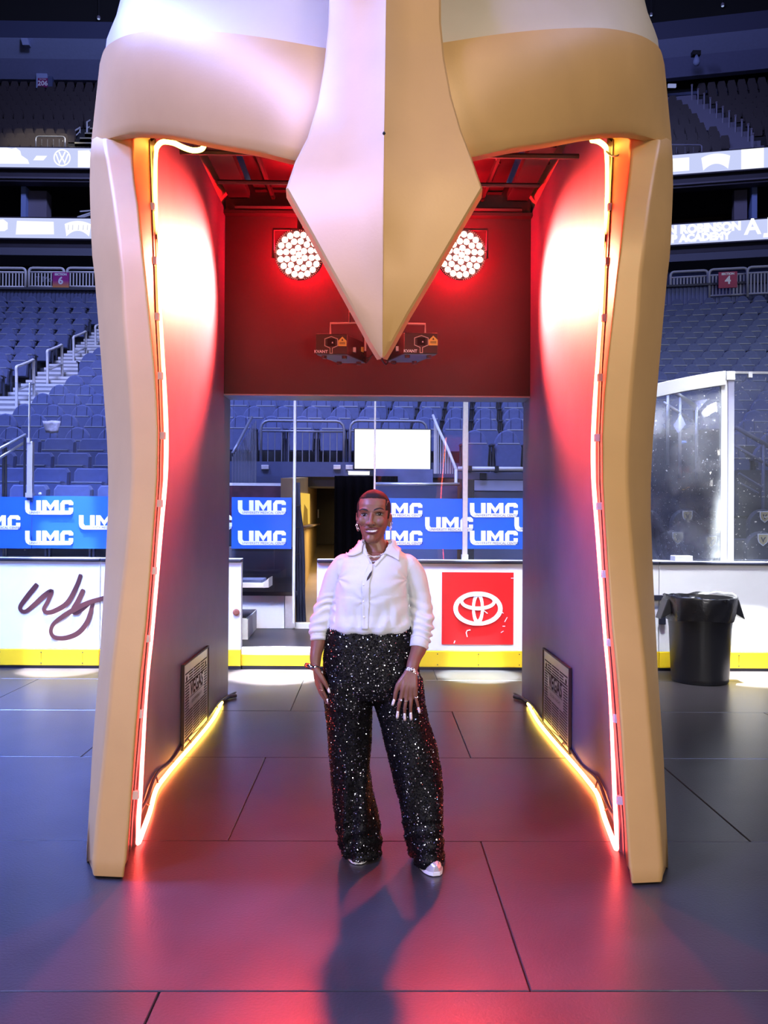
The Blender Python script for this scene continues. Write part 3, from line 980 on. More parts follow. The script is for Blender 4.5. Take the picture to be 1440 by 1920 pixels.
def seat_meshes(kind):
    """backrest, folded cushion, armrest pair + standard"""
    if kind == 'round':
        b = MB()
        lay(b, arch_poly(0.212, 0.34, 0.85, 0.575, 12, 0.02), 0.02, 0.09, tilt=0.10)
        c = MB()
        lay(c, [(-0.19, 0.24), (0.19, 0.24), (0.215, 0.55), (0.19, 0.615), (-0.19, 0.615), (-0.215, 0.55)], -0.09, 0.05, tilt=0.06)
        tr = MB()
        tr.box(-0.17, 0.17, -0.055, 0.06, 0.612, 0.630)
    else:
        b = MB()
        lay(b, [(-0.20, 0.34), (0.20, 0.34), (0.225, 0.62), (0.225, 0.80), (0.19, 0.85), (-0.19, 0.85), (-0.225, 0.80), (-0.225, 0.62)], 0.02, 0.10, tilt=0.10)
        c = MB()
        lay(c, [(-0.20, 0.24), (0.20, 0.24), (0.225, 0.60), (0.20, 0.66), (-0.20, 0.66), (-0.225, 0.60)], -0.12, 0.05, tilt=0.06)
        tr = MB()
        tr.box(-0.19, 0.19, -0.085, 0.06, 0.655, 0.672)
    a = MB()
    for sx in (-1, 1):
        a.box(sx * 0.236 - 0.016, sx * 0.236 + 0.016, -0.10, 0.14, 0.585, 0.61)
        a.box(sx * 0.236 - 0.013, sx * 0.236 + 0.013, 0.02, 0.08, 0.0, 0.585)
    a.box(-0.24, 0.24, 0.06, 0.09, 0.28, 0.36)
    return [(n, x.mesh('seat_' + kind + '_' + n)) for n, x in (('backrest', b), ('cushion', c), ('cushion_rim', tr), ('arm_frame', a))]


_mats = {'backrest': 'seat_cloth', 'cushion': 'seat_cloth', 'cushion_rim': 'seat_trim', 'arm_frame': 'seat_shell'}
PROTO = {}
for kd in ('round', 'square'):
    PROTO[kd] = []
    for n, me in seat_meshes(kd):
        me.materials.append(M[_mats[n]])
        PROTO[kd].append((n, me))
    # one-mesh version for the small, far seats
    mb = MB()
    for i, (n, me) in enumerate(PROTO[kd]):
        mb.add([v.co for v in me.vertices], [tuple(p.vertices) for p in me.polygons], i)
    far = mb.mesh('seat_' + kd + '_far')
    for n in ('backrest', 'cushion', 'cushion_rim', 'arm_frame'):
        far.materials.append(M[_mats[n]])
    PROTO[kd + '_far'] = far
# pieces shared by every near seat: seams on the backrest head
mb = MB()
for x in (-0.09, 0.09):
    mb.tube([(x, 0.02 + 0.1 * 0.64 - 0.004, 0.64), (x, 0.02 + 0.1 * 0.80 - 0.004, 0.815)], 0.004, 5)
SEAM = mb.mesh('seat_seam')
SEAM.materials.append(M['seat_shell'])
NSEAT = [0]


def seat(kind, loc, rot, label, group, near):
    NSEAT[0] += 1
    if near:
        t = thing('stadium_seat', label, 'seat', loc, group)
        t.rotation_euler.z = rot
        for n, me in PROTO[kind]:
            o = bpy.data.objects.new(n, me)
            COL.objects.link(o)
            o.parent = t
            if n == 'backrest' and kind == 'round':
                s = bpy.data.objects.new('seam', SEAM)
                COL.objects.link(s)
                s.parent = o
    else:
        t = bpy.data.objects.new('stadium_seat', PROTO[kind + '_far'])
        COL.objects.link(t)
        t.location = loc
        t.rotation_euler.z = rot
        tag(t, label, 'seat', group)
    return t


SP = 0.515
# left block: two runs either side of the stair aisle
AISLE = {}
for i in range(len(TAN)):
    d, z = DROW[i], TREAD[i]
    xa = -7.45 - (i - 10) * 0.065
    AISLE[i] = xa
    off = (0.26 if i % 2 else 0.0) + random.uniform(-0.04, 0.04)
    kd = 'square' if i < 4 else 'round'
    row = ORD[i + 1]
    xarch = (203 - 701) / FPX * d
    run = []
    x = xarch + 0.55 - off
    while x > xa + 0.80:
        run.append(x)
        x -= SP
    for k, x in enumerate(run):
        seat(kd, (x, d, z), 0, 'folded blue seat, %s row behind the blue lettered glass, %s from the arch' % (row, ORD[k + 1]), 'blue seats in section 6', d < 17)
    x, k = xa - 0.80 - off * 0.5, 1
    while proj((x, d, z + 0.6))[0] > -45:
        seat(kd, (x, d, z), 0, 'folded blue seat, %s row up, %s beyond the stair aisle of section 6' % (row, ORD[k]), 'blue seats in section 6', d < 17)
        x -= SP
        k += 1
# middle block, seen through the arch
for i in range(4, 9):
    d, z = DROW[i], TREAD[i]
    off = 0.26 if i % 2 else 0.0
    x0 = P(892, 800, d).x if i == 4 else P(420, 800, d).x
    x1 = P(995, 800, d).x
    x, k = x0 + off, 1
    while x < x1:
        lab = ('blue seat seen through the arch, %s row above the tunnel, %s from the ' + ('double post' if i == 4 else 'stair railing')) % (ORD[i - 3], ORD[k])
        seat('round', (x, d, z), 0, lab, 'seats framed by the arch', True)
        x += SP
        k += 1
# right block
for i in range(3, len(TAN)):
    d, z = DROW[i], TREAD[i]
    sx = seam(i)
    off = 0.27 if i % 2 else 0.0
    k = 1
    u = off
    while True:
        c, s = math.cos(ALPHA[i]), math.sin(ALPHA[i])
        x, y = sx + u * c, d - u * s
        u += SP
        px = proj((x, y, z + 0.6))[0]
        if px < 1222:
            continue
        if px > 1480:
            break
        if i < 7 and px < 1330 + 18 * (i - 3):
            continue                      # the stair aisle runs down here
        seat('round', (x, y, z), -ALPHA[i], 'dim grey blue seat in section 4, %s row up, %s seat out from the arch' % (ORD[i + 1], ORD[k]), 'grey seats in section 4', d < 15)
        k += 1
# the rest of the bowl, out of sight behind the arch
mb = MB()
for i in range(len(TAN)):
    d, z = DROW[i], TREAD[i]
    x0 = (203 - 701) / FPX * d + 1.3
    spans = [(x0, -2.9)] if i < 5 else [(x0, P(420, 800, d).x - 0.3), (P(995, 800, d).x + 0.6, seam(i) - 0.3)] if i < 9 else [(x0, seam(i) - 0.3)]
    for xa, xb in spans:
        x = xa + (0.26 if i % 2 else 0)
        while x < xb:
            mm = T((x, d, z))
            mb.prism(arch_poly(0.225, 0.34, 0.85, 0.60, 6, 0.02), 0.08, mm @ T((0, 0.06, 0)))
            mb.prism([(-0.19, 0.24), (0.19, 0.24), (0.215, 0.56), (0.19, 0.615), (-0.19, 0.615), (-0.215, 0.56)], 0.12, mm @ T((0, -0.08, 0)))
            x += SP
o = mb.obj('seat_rows', M['seat_cloth'])
o['kind'], o['category'], o['label'] = 'stuff', 'seats', 'rest of the blue seats of the bowl, hidden behind the arch'

# upper-deck seats: far, many, one object each side
rng_up = random.Random(11)


def stair_u(k):
    # the dim stair of the upper deck climbs away from the ribbon towards the dome
    px = 1375 - (283 - 9.2 * k < 268) * (268 - (283 - 9.2 * k)) * 0.93 + 18
    return PIV.x + (px - 1262) * 1.06 * (39.4 + 0.52 * k) / FPX


for side, Mx, xa, xb in (('left', LEFT, -20.5, 10.8), ('right', RIGHT, 12.5, 22.0)):
    mb = MB()
    for k in range(13):
        Y = 39.4 + 0.52 * k
        yy = 283 - 9.2 * k
        z = zq(yy + 5, Y)
        x = xa + rng_up.random() * 0.5
        gap = (lambda X, k=k: -14.5 + 0.06 * k < X < -12.3 and k < 7) if side == 'left' else (lambda X, k=k: abs(X - stair_u(k)) < 0.85)
        while x < xb:
            if not gap(x):
                mm = Mx @ T((x, Y + 0.25, z))
                mb.prism([(-0.2, 0.30), (0.2, 0.30), (0.21, 0.62), (0.15, 0.80), (-0.15, 0.80), (-0.21, 0.62)], 0.08, mm)
                mb.prism([(-0.19, 0.12), (0.19, 0.12), (0.2, 0.46), (-0.2, 0.46)], 0.09, mm @ T((0, -0.1, 0)))
            x += 0.5
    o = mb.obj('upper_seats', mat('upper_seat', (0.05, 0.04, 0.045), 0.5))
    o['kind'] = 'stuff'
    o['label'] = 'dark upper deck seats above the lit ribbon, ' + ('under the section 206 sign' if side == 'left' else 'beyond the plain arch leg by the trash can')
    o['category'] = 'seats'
spot('upper_lamp', (-7.0, 30.0, 23.0), (-15.6, 39.9, HCAM + 17.2), 15, 11000, (1.0, 0.92, 0.62), 0.6, 0.3)

# ------------------------------------------------------------------ stair handrails of section 6
for n, (xa, ya, xb, yb, yf, lab) in enumerate(((31, 688, 63, 675, 775, 'lowest'), (89, 658, 116, 647, 730, 'second lowest'), (138, 632, 161, 622, 692, 'third lowest'), (179, 612, 204, 600, 664, 'topmost, half hidden by the arch'))):
    Ya = (17.9, 20.0, 22.6, 24.5)[n]
    Yb = Ya + 0.8
    t = thing('stair_handrail', 'white looped tube handrail on the section 6 stairs, ' + lab, 'handrail', P(xa, yf, Ya), 'looped handrails on the stair aisle')
    A, B = P(xa, ya, Ya), P(xb, yb, Yb)
    f, g = P(xa, yf, Ya), P(xb + 1, yf - 8, Yb)
    r = 0.05
    pts = catmull([f, f.lerp(A, 0.5), A - Vector((0, 0, 0.12)), A, A.lerp(B, 0.25), A.lerp(B, 0.75), B, B - Vector((0, 0, 0.14)), g.lerp(B, 0.5), g], 4)
    MB().tube(pts, 0.032, 8).obj('loop_tube', M['white_metal'], t, smooth=True)
    MB().tube([f.lerp(A, 0.5), g.lerp(B, 0.52)], 0.025, 8).obj('mid_rail', M['white_metal'], t, smooth=True)
# aisle steps
for i in range(4, 23):
    xa = AISLE[i]
    for k in range(2):
        h = (TREAD[i] - TREAD[i - 1]) / 2
        struct(MB().box(xa - 0.55, xa + 0.55, DROW[i] - 0.92 + 0.42 * k - 0.01, DROW[i] - 0.50, TREAD[i - 1], TREAD[i - 1] + h * (k + 1)).obj('terrace_step', mat('step_grey', (0.30, 0.31, 0.36), 0.8, noise=0.1) if i == 4 and k == 0 else bpy.data.materials['step_grey']))
        struct(MB().box(xa - 0.55, xa + 0.55, DROW[i] - 0.935 + 0.42 * k, DROW[i] - 0.88 + 0.42 * k, TREAD[i - 1] + h * (k + 1) - 0.05, TREAD[i - 1] + h * (k + 1) + 0.006).obj('trim_nosing', M['white_metal']))

# ------------------------------------------------------------------ concourse railings with section signs
def sign(name, px0, px1, y0, y1, Y, label, top, num, nsize, c1, c2, rot=0.0):
    a, b = P(px0, y1, Y), P(px1, y0, Y)
    c = Vector(((a.x + b.x) / 2, Y, (a.z + b.z) / 2))
    w, h = (b.x - a.x) / 2, (b.z - a.z) / 2
    R = T(c) @ RZ(rot)
    t = thing(name, label, 'sign', c)
    m = bpy.data.materials.new(name + '_panel')
    m.use_nodes = True
    nt = m.node_tree
    bs = nt.nodes['Principled BSDF']
    tc = nt.nodes.new('ShaderNodeTexCoord')
    sp = nt.nodes.new('ShaderNodeSeparateXYZ')
    rp = nt.nodes.new('ShaderNodeValToRGB')
    rp.color_ramp.elements[0].position, rp.color_ramp.elements[0].color = 0.05, (*c2, 1)
    rp.color_ramp.elements[1].position, rp.color_ramp.elements[1].color = 0.5, (*c1, 1)
    nt.links.new(tc.outputs['Generated'], sp.inputs[0])
    nt.links.new(sp.outputs['Z'], rp.inputs[0])
    nt.links.new(rp.outputs[0], bs.inputs['Base Color'])
    p = MB().box(-w, w, -0.03, 0.02, -h, h, mtx=R).obj('sign_panel', m, t, bevel=0.005)
    mb = MB()
    if top:
        mt = MB()
        text_mb(mt, top, h * 0.36, R @ T((0, -0.034, h * 0.72)), 0.001, bold=0.006)
    text_mb(mb, num, nsize * h, R @ T((0, -0.034, -h * 0.08)), 0.001, bold=0.012)
    mb.obj('lettering', M['film_white'], p)
    if top:
        mt.obj('lettering', M['film_white'], p)
    return t


Yq = 30.2
for n, (p0, p1) in enumerate(((-62, 48), (54, 120), (125.5, 192))):
    guard('guard_rail', p0, p1, 503, 541, Yq, ['white tube railing of section 6, outermost of three', 'white tube railing carrying the section 6 sign', 'white tube railing of section 6 running behind the arch'][n], (17, 10, 10)[n], 0.045, M['white_metal'], rb=0.025)
sign('section_sign', 99, 129.5, 511, 541, Yq - 0.15, 'magenta and orange sign reading section 6 on the white railing', 'SECTION', '6', 1.25, (0.38, 0.02, 0.26), (0.75, 0.30, 0.06))
mb = MB()
text_mb(mb, 'T Mob', 0.28, T(P(86, 524, Yq + 0.4)), 0.002)
tag(mb.obj('wall_lettering', M['seat_trim']), 'faint pale wordmark behind the section 6 railing', 'lettering')
m2 = T((seam(22), DROW[22] + 1.0, 0)) @ RZ(-ALPHA[22])
for n, (p0, p1, y0, y1, Yx) in enumerate(((1259, 1325, 509, 562, 29.3), (1332, 1399, 504.5, 558.5, 28.8), (1404, 1470, 500, 555, 28.3))):
    guard('guard_rail', p0, p1, y0, y1, Yx, ['pale railing of section 4, next to the arch', 'pale railing of section 4 carrying the magenta sign', 'pale railing of section 4, cut by the frame edge'][n], 10, 0.045, mat('rail_dim', (0.42, 0.44, 0.56), 0.5), rb=0.03, rot=-ALPHA[22])
sign('section_sign', 1348, 1381, 510, 540, 28.4, 'magenta sign reading section 4 on the dim railing', 'SECTION', '4', 1.35, (0.42, 0.008, 0.10), (0.36, 0.006, 0.08), rot=-ALPHA[22])

# ------------------------------------------------------------------ lit ribbon boards
def ribbon(Mx, x0, x1, y0, y1, label):
    t = thing('ribbon_board', label, 'display board', Mx @ Vector(((x0 + x1) / 2, YR, zq(y1))))
    MB().box(x0, x1, YR - 0.15, YR + 0.04, zq(y1) - 0.06, zq(y0) + 0.06, mtx=Mx).obj('casing', M['fascia'], t)
    f = MB().box(x0, x1, YR - 0.17, YR - 0.15, zq(y1), zq(y0), mtx=Mx).obj('lit_face', M['ribbon'], t)
    return t, f


def lx(px):
    return (px - 701 + 4) / FPX * YR


t, f = ribbon(LEFT, -21, 10.6, 281.5, 318, 'upper lit ribbon display with a round car emblem, beside the pink arch leg')
mb = MB()
m0 = T((0, YR - 0.18, 0))
def RQ(px, py):
    return (lx(px), zq(py))
mb.prism([RQ(*p) for p in ((-60, 312), (51, 312), (48, 304), (36, 296), (34, 288), (26, 282), (18, 284), (8, 282), (-60, 284))], 0.006, m0)
mb.prism([RQ(*p) for p in ((58, 305), (77, 305), (84, 296.5), (64, 296.5))], 0.006, m0)
cx, cz = RQ(111.5, 299.7)
R_ = 16.0 * YR / FPX
pts, ws = ell(cx, cz, R_ * 0.92, R_ * 0.92, R_ * 0.16)
mb.stroke(pts, ws, 0.006, m0, closed=True)
k = R_ * 0.86
mb.stroke([(cx - 0.42 * k, cz + 0.82 * k), (cx - 0.10 * k, cz + 0.08 * k), (cx + 0.0 * k, cz + 0.08 * k), (cx + 0.10 * k, cz + 0.08 * k), (cx + 0.42 * k, cz + 0.82 * k)], k * 0.2, 0.006, m0)
mb.stroke([(cx - 0.80 * k, cz + 0.50 * k), (cx - 0.36 * k, cz - 0.72 * k), (cx + 0.0 * k, cz + 0.02 * k), (cx + 0.36 * k, cz - 0.72 * k), (cx + 0.80 * k, cz + 0.50 * k)], k * 0.2, 0.006, m0)
mb.prism([RQ(*p) for p in ((141, 317), (141, 286), (162, 285), (164, 289), (169, 289), (169, 317))], 0.006, m0)
mb.prism([RQ(*p) for p in ((169.2, 317), (169.2, 286), (230, 286), (230, 317))], 0.006, m0)
mb.obj('lit_emblem', M['ribbon_logo'], f)
t, f = ribbon(LEFT, -21, 10.6, 413, 450, 'lower lit ribbon display with blank white logo plates, beside the pink arch leg')
mb = MB()
mb.prism([RQ(*p) for p in ((-30, 438), (6, 438), (12, 434), (12, 422), (4, 416), (-30, 418))], 0.006, m0)
mb.prism([RQ(*p) for p in ((27, 444), (98, 443), (97, 419.5), (29, 418.5))], 0.006, m0)


def arc_logo(P0, cxp, cyp, w, h, letters):
    top, bot = [], []
    for i in range(13):
        s = -1 + i / 6
        top.append(P0(cxp + s * w / 2, cyp - h * 0.5 + h * 0.22 * s * s))
        bot.append(P0(cxp + s * w * 0.43, cyp + h * 0.18 + h * 0.40 * s * s))
    for i in range(12):
        mb.prism([bot[i], bot[i + 1], top[i + 1], top[i]], 0.006, m0)
    for x in letters:
        mg.prism([P0(cxp + x * w - 0.5, cyp + h * 0.12), P0(cxp + x * w + 0.6, cyp + h * 0.12), P0(cxp + x * w + 0.9, cyp - h * 0.22), P0(cxp + x * w + 0.1, cyp - h * 0.22)], 0.006, T((0, YR - 0.184, 0)))


mg = MB()
arc_logo(RQ, 142, 431, 49, 27, (-0.36, -0.2, 0.02, 0.2, 0.36))
mb.obj('lit_emblem', M['ribbon_logo'], f)
mg.obj('letter_gaps', emis('ribbon_gap', (0.55, 0.58, 0.80), 0.95), f)
# right ribbons
t, f = ribbon(RIGHT, 12, 24, 281.5, 318, 'upper lit ribbon display with an arched logo, beside the tan arch leg')
def RR(px, py):
    return (PIV.x + (px - 1262) * YR / FPX * 1.06, zq(py))
m0r = RIGHT @ T((0, YR - 0.18, 0))
mb, mg = MB(), MB()
_m0 = m0
m0 = m0r
mb.prism([RR(*p) for p in ((1225, 313), (1290, 313), (1290, 288), (1225, 288))], 0.006, m0)
arc_logo(RR, 1334, 299, 48, 28, ())
mb.prism([RR(*p) for p in ((1376, 318), (1413, 318), (1413, 281.5), (1376, 281.5))], 0.006, m0)
mb.obj('lit_emblem', M['ribbon_logo'], f)
t, f = ribbon(RIGHT, 12, 24, 413, 450, 'lower lit ribbon display with two lines of white words, beside the tan arch leg')
mb = MB()
c = RR(1322, 424)
for s_, (px, py, txt, sz, al) in enumerate(((1376, 423.5, 'ON ROBINSON', 0.50, 'RIGHT'), (1358, 440, 'P ACADEMY', 0.45, 'RIGHT'))):
    c = RR(px, py)
    mb = MB()
    text_mb(mb, txt, sz, RIGHT @ T((c[0], YR - 0.18, c[1])), 0.004, align='RIGHT', bold=0.035)
    mb.obj('lit_words', M['ribbon_logo'], f)
mb = MB()
for px, tx in ((1395, 'A'), (1427, 'E')):
    c = RR(px, 427)
    text_mb(mb, tx, 0.95, RIGHT @ T((c[0], YR - 0.18, c[1])), 0.004, bold=0.03)
mb.prism([RR(*p) for p in ((1412, 447), (1450, 447), (1450, 439), (1413, 439))], 0.006, m0r)
mb.obj('lit_words', M['ribbon_logo'], f)
m0 = _m0

# ------------------------------------------------------------------ suite boxes and upper details
M['col_blue'] = mat('column_blue', (0.28, 0.38, 0.75), 0.6)
M['part_grey'] = mat('partition_grey', (0.22, 0.20, 0.27), 0.7)
for px, w, y0, y1, m, nm, lab, Mx, f_ in ((25, 9, 339, 384, 'col_blue', 'suite_column', 'blue lit column between the two left ribbons', LEFT, RQ), (47, 35, 343, 384, 'part_grey', 'suite_partition', 'grey partition beside the blue column in the suite', LEFT, RQ),
                                  (1405, 9, 332, 388, 'col_blue', 'suite_column', 'blue lit column between the ribbons above section 4', RIGHT, RR), (1384, 22, 338, 380, 'part_grey', 'suite_partition', 'grey partition beside the blue column above section 4', RIGHT, RR)):
    (a, c), (b, d) = f_(px - w / 2, y1), f_(px + w / 2, y0)
    o = MB().box(a, b, YR + (0.7 if m == 'col_blue' else 1.0), YR + 1.6, zq(412), d, mtx=Mx).obj(nm, M[m], bevel=0.01)
    tag(o, lab, 'column' if m == 'col_blue' else 'partition')
t = thing('lounge_rail', 'bright sloping metal rails in the dark suite above the left ribbon', 'railing', (lx(145), YR + 0.8, zq(405)))
for a, b in (((127, 397), (160, 377)), ((130, 399), (164, 380)), ((132, 386), (148, 377)), ((136, 410), (165, 396))):
    p, q = RQ(*a), RQ(*b)
    MB().tube([(p[0], YR + 0.75, p[1]), (q[0], YR + 1.2, q[1])], 0.035, 6).obj('rail_bar', M['white_metal'], t)
p, q = RQ(138, 392), RQ(138, 411)
MB().tube([(p[0], YR + 0.9, p[1]), (q[0], YR + 0.9, q[1])], 0.03, 6).obj('rail_post', M['white_metal'], t)
for n, px in enumerate((79, 107)):
    p = RQ(px, 408)
    tag(MB().lathe([(0.09, -0.14), (0.10, -0.05), (0.07, 0.02), (0.10, 0.08), (0.03, 0.12)], (p[0], YR + 0.65, p[1] - 0.02), 8).obj('white_cup', M['film_white'], smooth=True), ['small white cup on the suite ledge, farther from the arch', 'small white cup on the suite ledge, nearer the arch'][n], 'cup')
tag(MB().box(-19, -8, YR + 0.5, YR + 0.9, zq(414), zq(410)).obj('suite_counter', mat('counter_blue', (0.12, 0.13, 0.25), 0.4)), 'blue counter edge on top of the lower left ribbon', 'counter')
tag(MB().box(12, 24, YR + 0.5, YR + 0.9, zq(414), zq(410), mtx=RIGHT).obj('suite_counter', mat('counter_navy', (0.12, 0.13, 0.25), 0.4)), 'blue counter edge on top of the lower ribbon above section 4', 'counter')
# 206 pillar
Yp = 45.9
a, b = P(70, 168, Yp), P(91, 131, Yp)
t = thing('section_pillar', 'pale pillar with a small magenta 206 sign under the roof', 'pillar', ((a.x + b.x) / 2, Yp, a.z))
MB().box(a.x, b.x, Yp - 0.2, Yp + 0.1, a.z, b.z).obj('pillar_shaft', M['pale_blue'], t, bevel=0.02)
MB().box(b.x, b.x + 0.25, Yp - 0.1, Yp + 0.1, a.z, b.z - 0.4).obj('pillar_return', M['navy'], t)
c0, c1 = P(71.5, 164, Yp - 0.22), P(89.5, 147, Yp - 0.22)
pn = MB().box(c0.x, c1.x, Yp - 0.25, Yp - 0.2, c0.z, c1.z).obj('sign_panel', mat('magenta_206', (0.22, 0.015, 0.12), 0.5), t)
mb = MB()
text_mb(mb, '206', 0.36, T(((c0.x + c1.x) / 2, Yp - 0.252, (c0.z + c1.z) / 2 - 0.04)), 0.001, bold=0.008)
text_mb(mb, 'SECTION', 0.09, T(((c0.x + c1.x) / 2, Yp - 0.252, c1.z - 0.07)), 0.001)
mb.obj('lettering', M['film_white'], pn)
# small lamps and boxes on the roof bands
for n, (px, py, Y, w) in enumerate(((185, 33, 43.8, 7), (1355, 9, 43.0, 7), (1221, 27, 43.8, 6))):
    c = P(px, py, Y)
    r = w / 2 * Y / FPX
    t = thing('roof_lamp', ['small round lamp under the roof beside the dome, on the section 206 side', 'small round lamp under the roof, out from the dome on the section 4 side', 'small round lamp half hidden by the dome'][n], 'lamp', c)
    MB().lathe([(r * 0.6, r), (r, 0.2 * r), (r, -0.4 * r), (r * 0.7, -0.7 * r)], c, 12).obj('housing', M['part_grey'], t, smooth=True)
    MB().lathe([(r * 0.75, -0.7 * r), (r * 0.6, -0.95 * r), (r * 0.1, -1.0 * r)], c, 12).obj('lens', emis('lamp_blue', (0.4, 0.5, 0.85), 0.8), t)
    MB().tube([c + Vector((0, 0, r)), c + Vector((0, 0, 2.5))], 0.02, 5).obj('hanger', M['dark'], t)
a, b = P(38, 84, 43.9), P(55, 71, 43.9)
tag(MB().hexa([(a.x + 0.1, 43.9, a.z), (b.x, 43.9, a.z), (b.x, 44.2, a.z), (a.x + 0.1, 44.2, a.z), (a.x, 43.9, b.z), (b.x - 0.1, 43.9, b.z), (b.x - 0.1, 44.2, b.z), (a.x, 44.2, b.z)]).obj('speaker_box', M['pale_blue'], bevel=0.02), 'pale blue box speaker on the roof soffit above the 206 sign', 'speaker')
t = thing('camera_unit', 'small grey camera unit on the soffit above section 4', 'camera', P(1305, 115, 43.5))
a, b = P(1298, 104, 43.3), P(1313, 96, 43.3)
MB().box(a.x, b.x, 43.2, 43.5, a.z, b.z).obj('mount_plate', M['dark'], t)
c = P(1306, 116, 43.2)
MB().lathe([(0.05, 0.35), (0.16, 0.1), (0.18, -0.05), (0.12, -0.16), (0.02, -0.2)], c, 12).obj('dome_housing', M['pale_blue'], t, smooth=True)
# upper handrails, left
for n, (pp) in enumerate((((112, 281, 112, 268, 127, 258, 127, 268), 'lowest'), ((138, 266, 138, 247, 150, 239, 150, 250), 'middle'), ((163, 250, 163, 229, 174, 222, 174, 236), 'highest'))):
    (x0, y0, x1, y1, x2, y2, x3, y3), lab = pp
    Ya = 39.8 + 1.0 * n
    pts = [P(x0, y0, Ya), P(x1, y1, Ya), P(x2, y2, Ya + 0.9), P(x3, y3, Ya + 0.9)]
    t = thing('upper_handrail', 'pale handrail on the upper deck stairs above the ribbon, %s of three' % lab, 'handrail', pts[0], 'upper deck handrails')
    MB().tube(pts, 0.04, 6).obj('loop_tube', M['white_metal'], t)
    MB().tube([pts[0].lerp(pts[1], .4), pts[3].lerp(pts[2], .3)], 0.03, 6).obj('mid_rail', M['white_metal'], t)
for k in range(9):
    Y = 39.5 + 0.52 * k
    struct(MB().box(-14.4 + 0.06 * k, -11.5, Y - 0.1, Y + 0.45, zq(283 - 9.2 * k + 16, Y), zq(283 - 9.2 * k + 4, Y)).obj('terrace_step', mat('upper_step', (0.42, 0.40, 0.30), 0.8) if k == 0 else bpy.data.materials['upper_step']))
guard('front_rail', 67, 122, 256, 281.5, 38.0, 'thin pale front railing of the upper deck over the round emblem', 4, 0.03, M['alu'], mid=False)
# stairs and posts in the dark upper deck on the right
step_dim = mat('stair_dim', (0.20, 0.20, 0.30), 0.8)
post_dim = mat('post_dim', (0.32, 0.32, 0.45), 0.6)
for k in range(13):
    Y, u = 39.4 + 0.52 * k, stair_u(k)
    z = zq(283 - 9.2 * k + 4, Y)
    struct(MB().box(u - 0.75, u + 0.75, Y - 0.12, Y + 0.42, z - 0.3, z, mtx=RIGHT).obj('terrace_step', step_dim))
    if k < 12:
        base = RIGHT @ Vector((u + 0.25, Y + 0.1, z))
        t = thing('stair_post', 'thin grey post of the dim upper stairs above section 4, %s from the ribbon' % ORD[k + 1], 'post', base, 'posts of the dim upper stairs')
        MB().tube([base, base + Vector((0, 0, 0.85))], 0.04, 6).obj('shaft', post_dim, t)
        MB().lathe([(0.06, 0), (0.06, 0.08)], base + Vector((0, 0, 0.85)), 6).obj('cap', M['part_grey'], t)
a, b = P(1335, 168, 45.4), P(1500, 142, 45.4)
tag(MB().box(a.x, b.x + 2, 45.4, 45.5, a.z - 0.6, a.z).obj('parapet', M['navy']), 'dim navy parapet at the top of the upper stairs', 'parapet')
a, b = P(1253, 163, 44.8), P(1268, 157, 44.8)
tag(MB().box(a.x, b.x, 44.8, 44.9, a.z, b.z).obj('strip_light', emis('strip_dim', (0.35, 0.4, 0.75), 0.7)), 'short pale strip light beside the dome under the roof', 'light')
guard('front_rail', 1253, 1316, 272, 290, 37.7, 'thin dim front railing of the upper deck above section 4', 3, 0.03, bpy.data.materials['post_dim'], mid=False)
# ------------------------------------------------------------------ the helmet archway
M['gold'] = mat('gold_paint', (0.54, 0.305, 0.105), 0.45, metal=0.10, spec=0.5, noise=0.05, nscale=5, bump=0.03, bscale=90)
M['dome'] = mat('pale_gold_paint', (0.52, 0.43, 0.31), 0.42, metal=0.05, noise=0.04, nscale=4, bump=0.03, bscale=90)
M['inner'] = mat('dark_grey_paint', (0.09, 0.115, 0.19), 0.5, noise=0.10, nscale=4, bump=0.1, bscale=70)
M['header'] = mat('header_paint', (0.017, 0.0165, 0.017), 0.6, noise=0.12, nscale=3)
M['edge_metal'] = mat('header_edge', (0.22, 0.30, 0.38), 0.4, metal=0.3)
M['channel'] = mat('neon_channel', (0.10, 0.05, 0.05), 0.35)
M['truss'] = mat('truss_dark', (0.014, 0.013, 0.014), 0.55)
XC = 0.022
BETA = 0.0145


def mir(p):
    p = Vector(p)
    k = max(0.0, min(1.0, (7.2 - p.y) / 2.6))
    return Vector((2 * XC - p.x, p.y * (1 - BETA * k), HCAM + (p.z - HCAM) * 1.0))


arch = thing('helmet_archway', 'giant gold knight helmet archway standing over the woman', 'archway', (0, 5.3, 0))
YROW = [262, 300, 345, 383, 443, 480, 513, 600, 680, 747, 813, 860, 900, 960, 1067, 1167, 1260, 1367, 1424, 1532, 1613, 1640]
XCRE = [193, 199, 207, 213, 220, 223, 227, 231, 238, 243, 246.5, 247.5, 247, 243, 232, 219, 208, 198, 192, 180, 173, 174]
XINN = [247, 249, 253, 259, 265, 269, 273, 282, 290, 295, 297, 296, 295, 291, 283, 275, 264, 255, 251, 244, 237, 233]
XSIL = [172, 169, 168, 169, 171, 173, 177, 184, 190, 195, 200, 202, 203, 202.5, 197, 191, 185, 176, 172, 166, 161, 163]
JT = [(262, 279), (330, 281.5), (443, 285.5), (513, 288), (600, 291), (680, 295), (747, 297), (813, 299), (900, 297.5), (1067, 286), (1167, 278), (1300, 265), (1480, 250), (1560, 243), (1640, 240)]
NEON = [(300, 290.5), (330, 290), (400, 291), (520, 296), (640, 302), (760, 309), (830, 311), (900, 309), (1000, 300), (1080, 293), (1190, 283), (1300, 272), (1480, 262.5), (1560, 257.5), (1580, 258)]


def yfront(y):
    k = max(0.0, min(1.0, (470 - y) / 208.0))
    return 3.66 + 0.27 * max(0.0, (1640 - y) / 1380.0) + 0.17 * k * k * (3 - 2 * k)


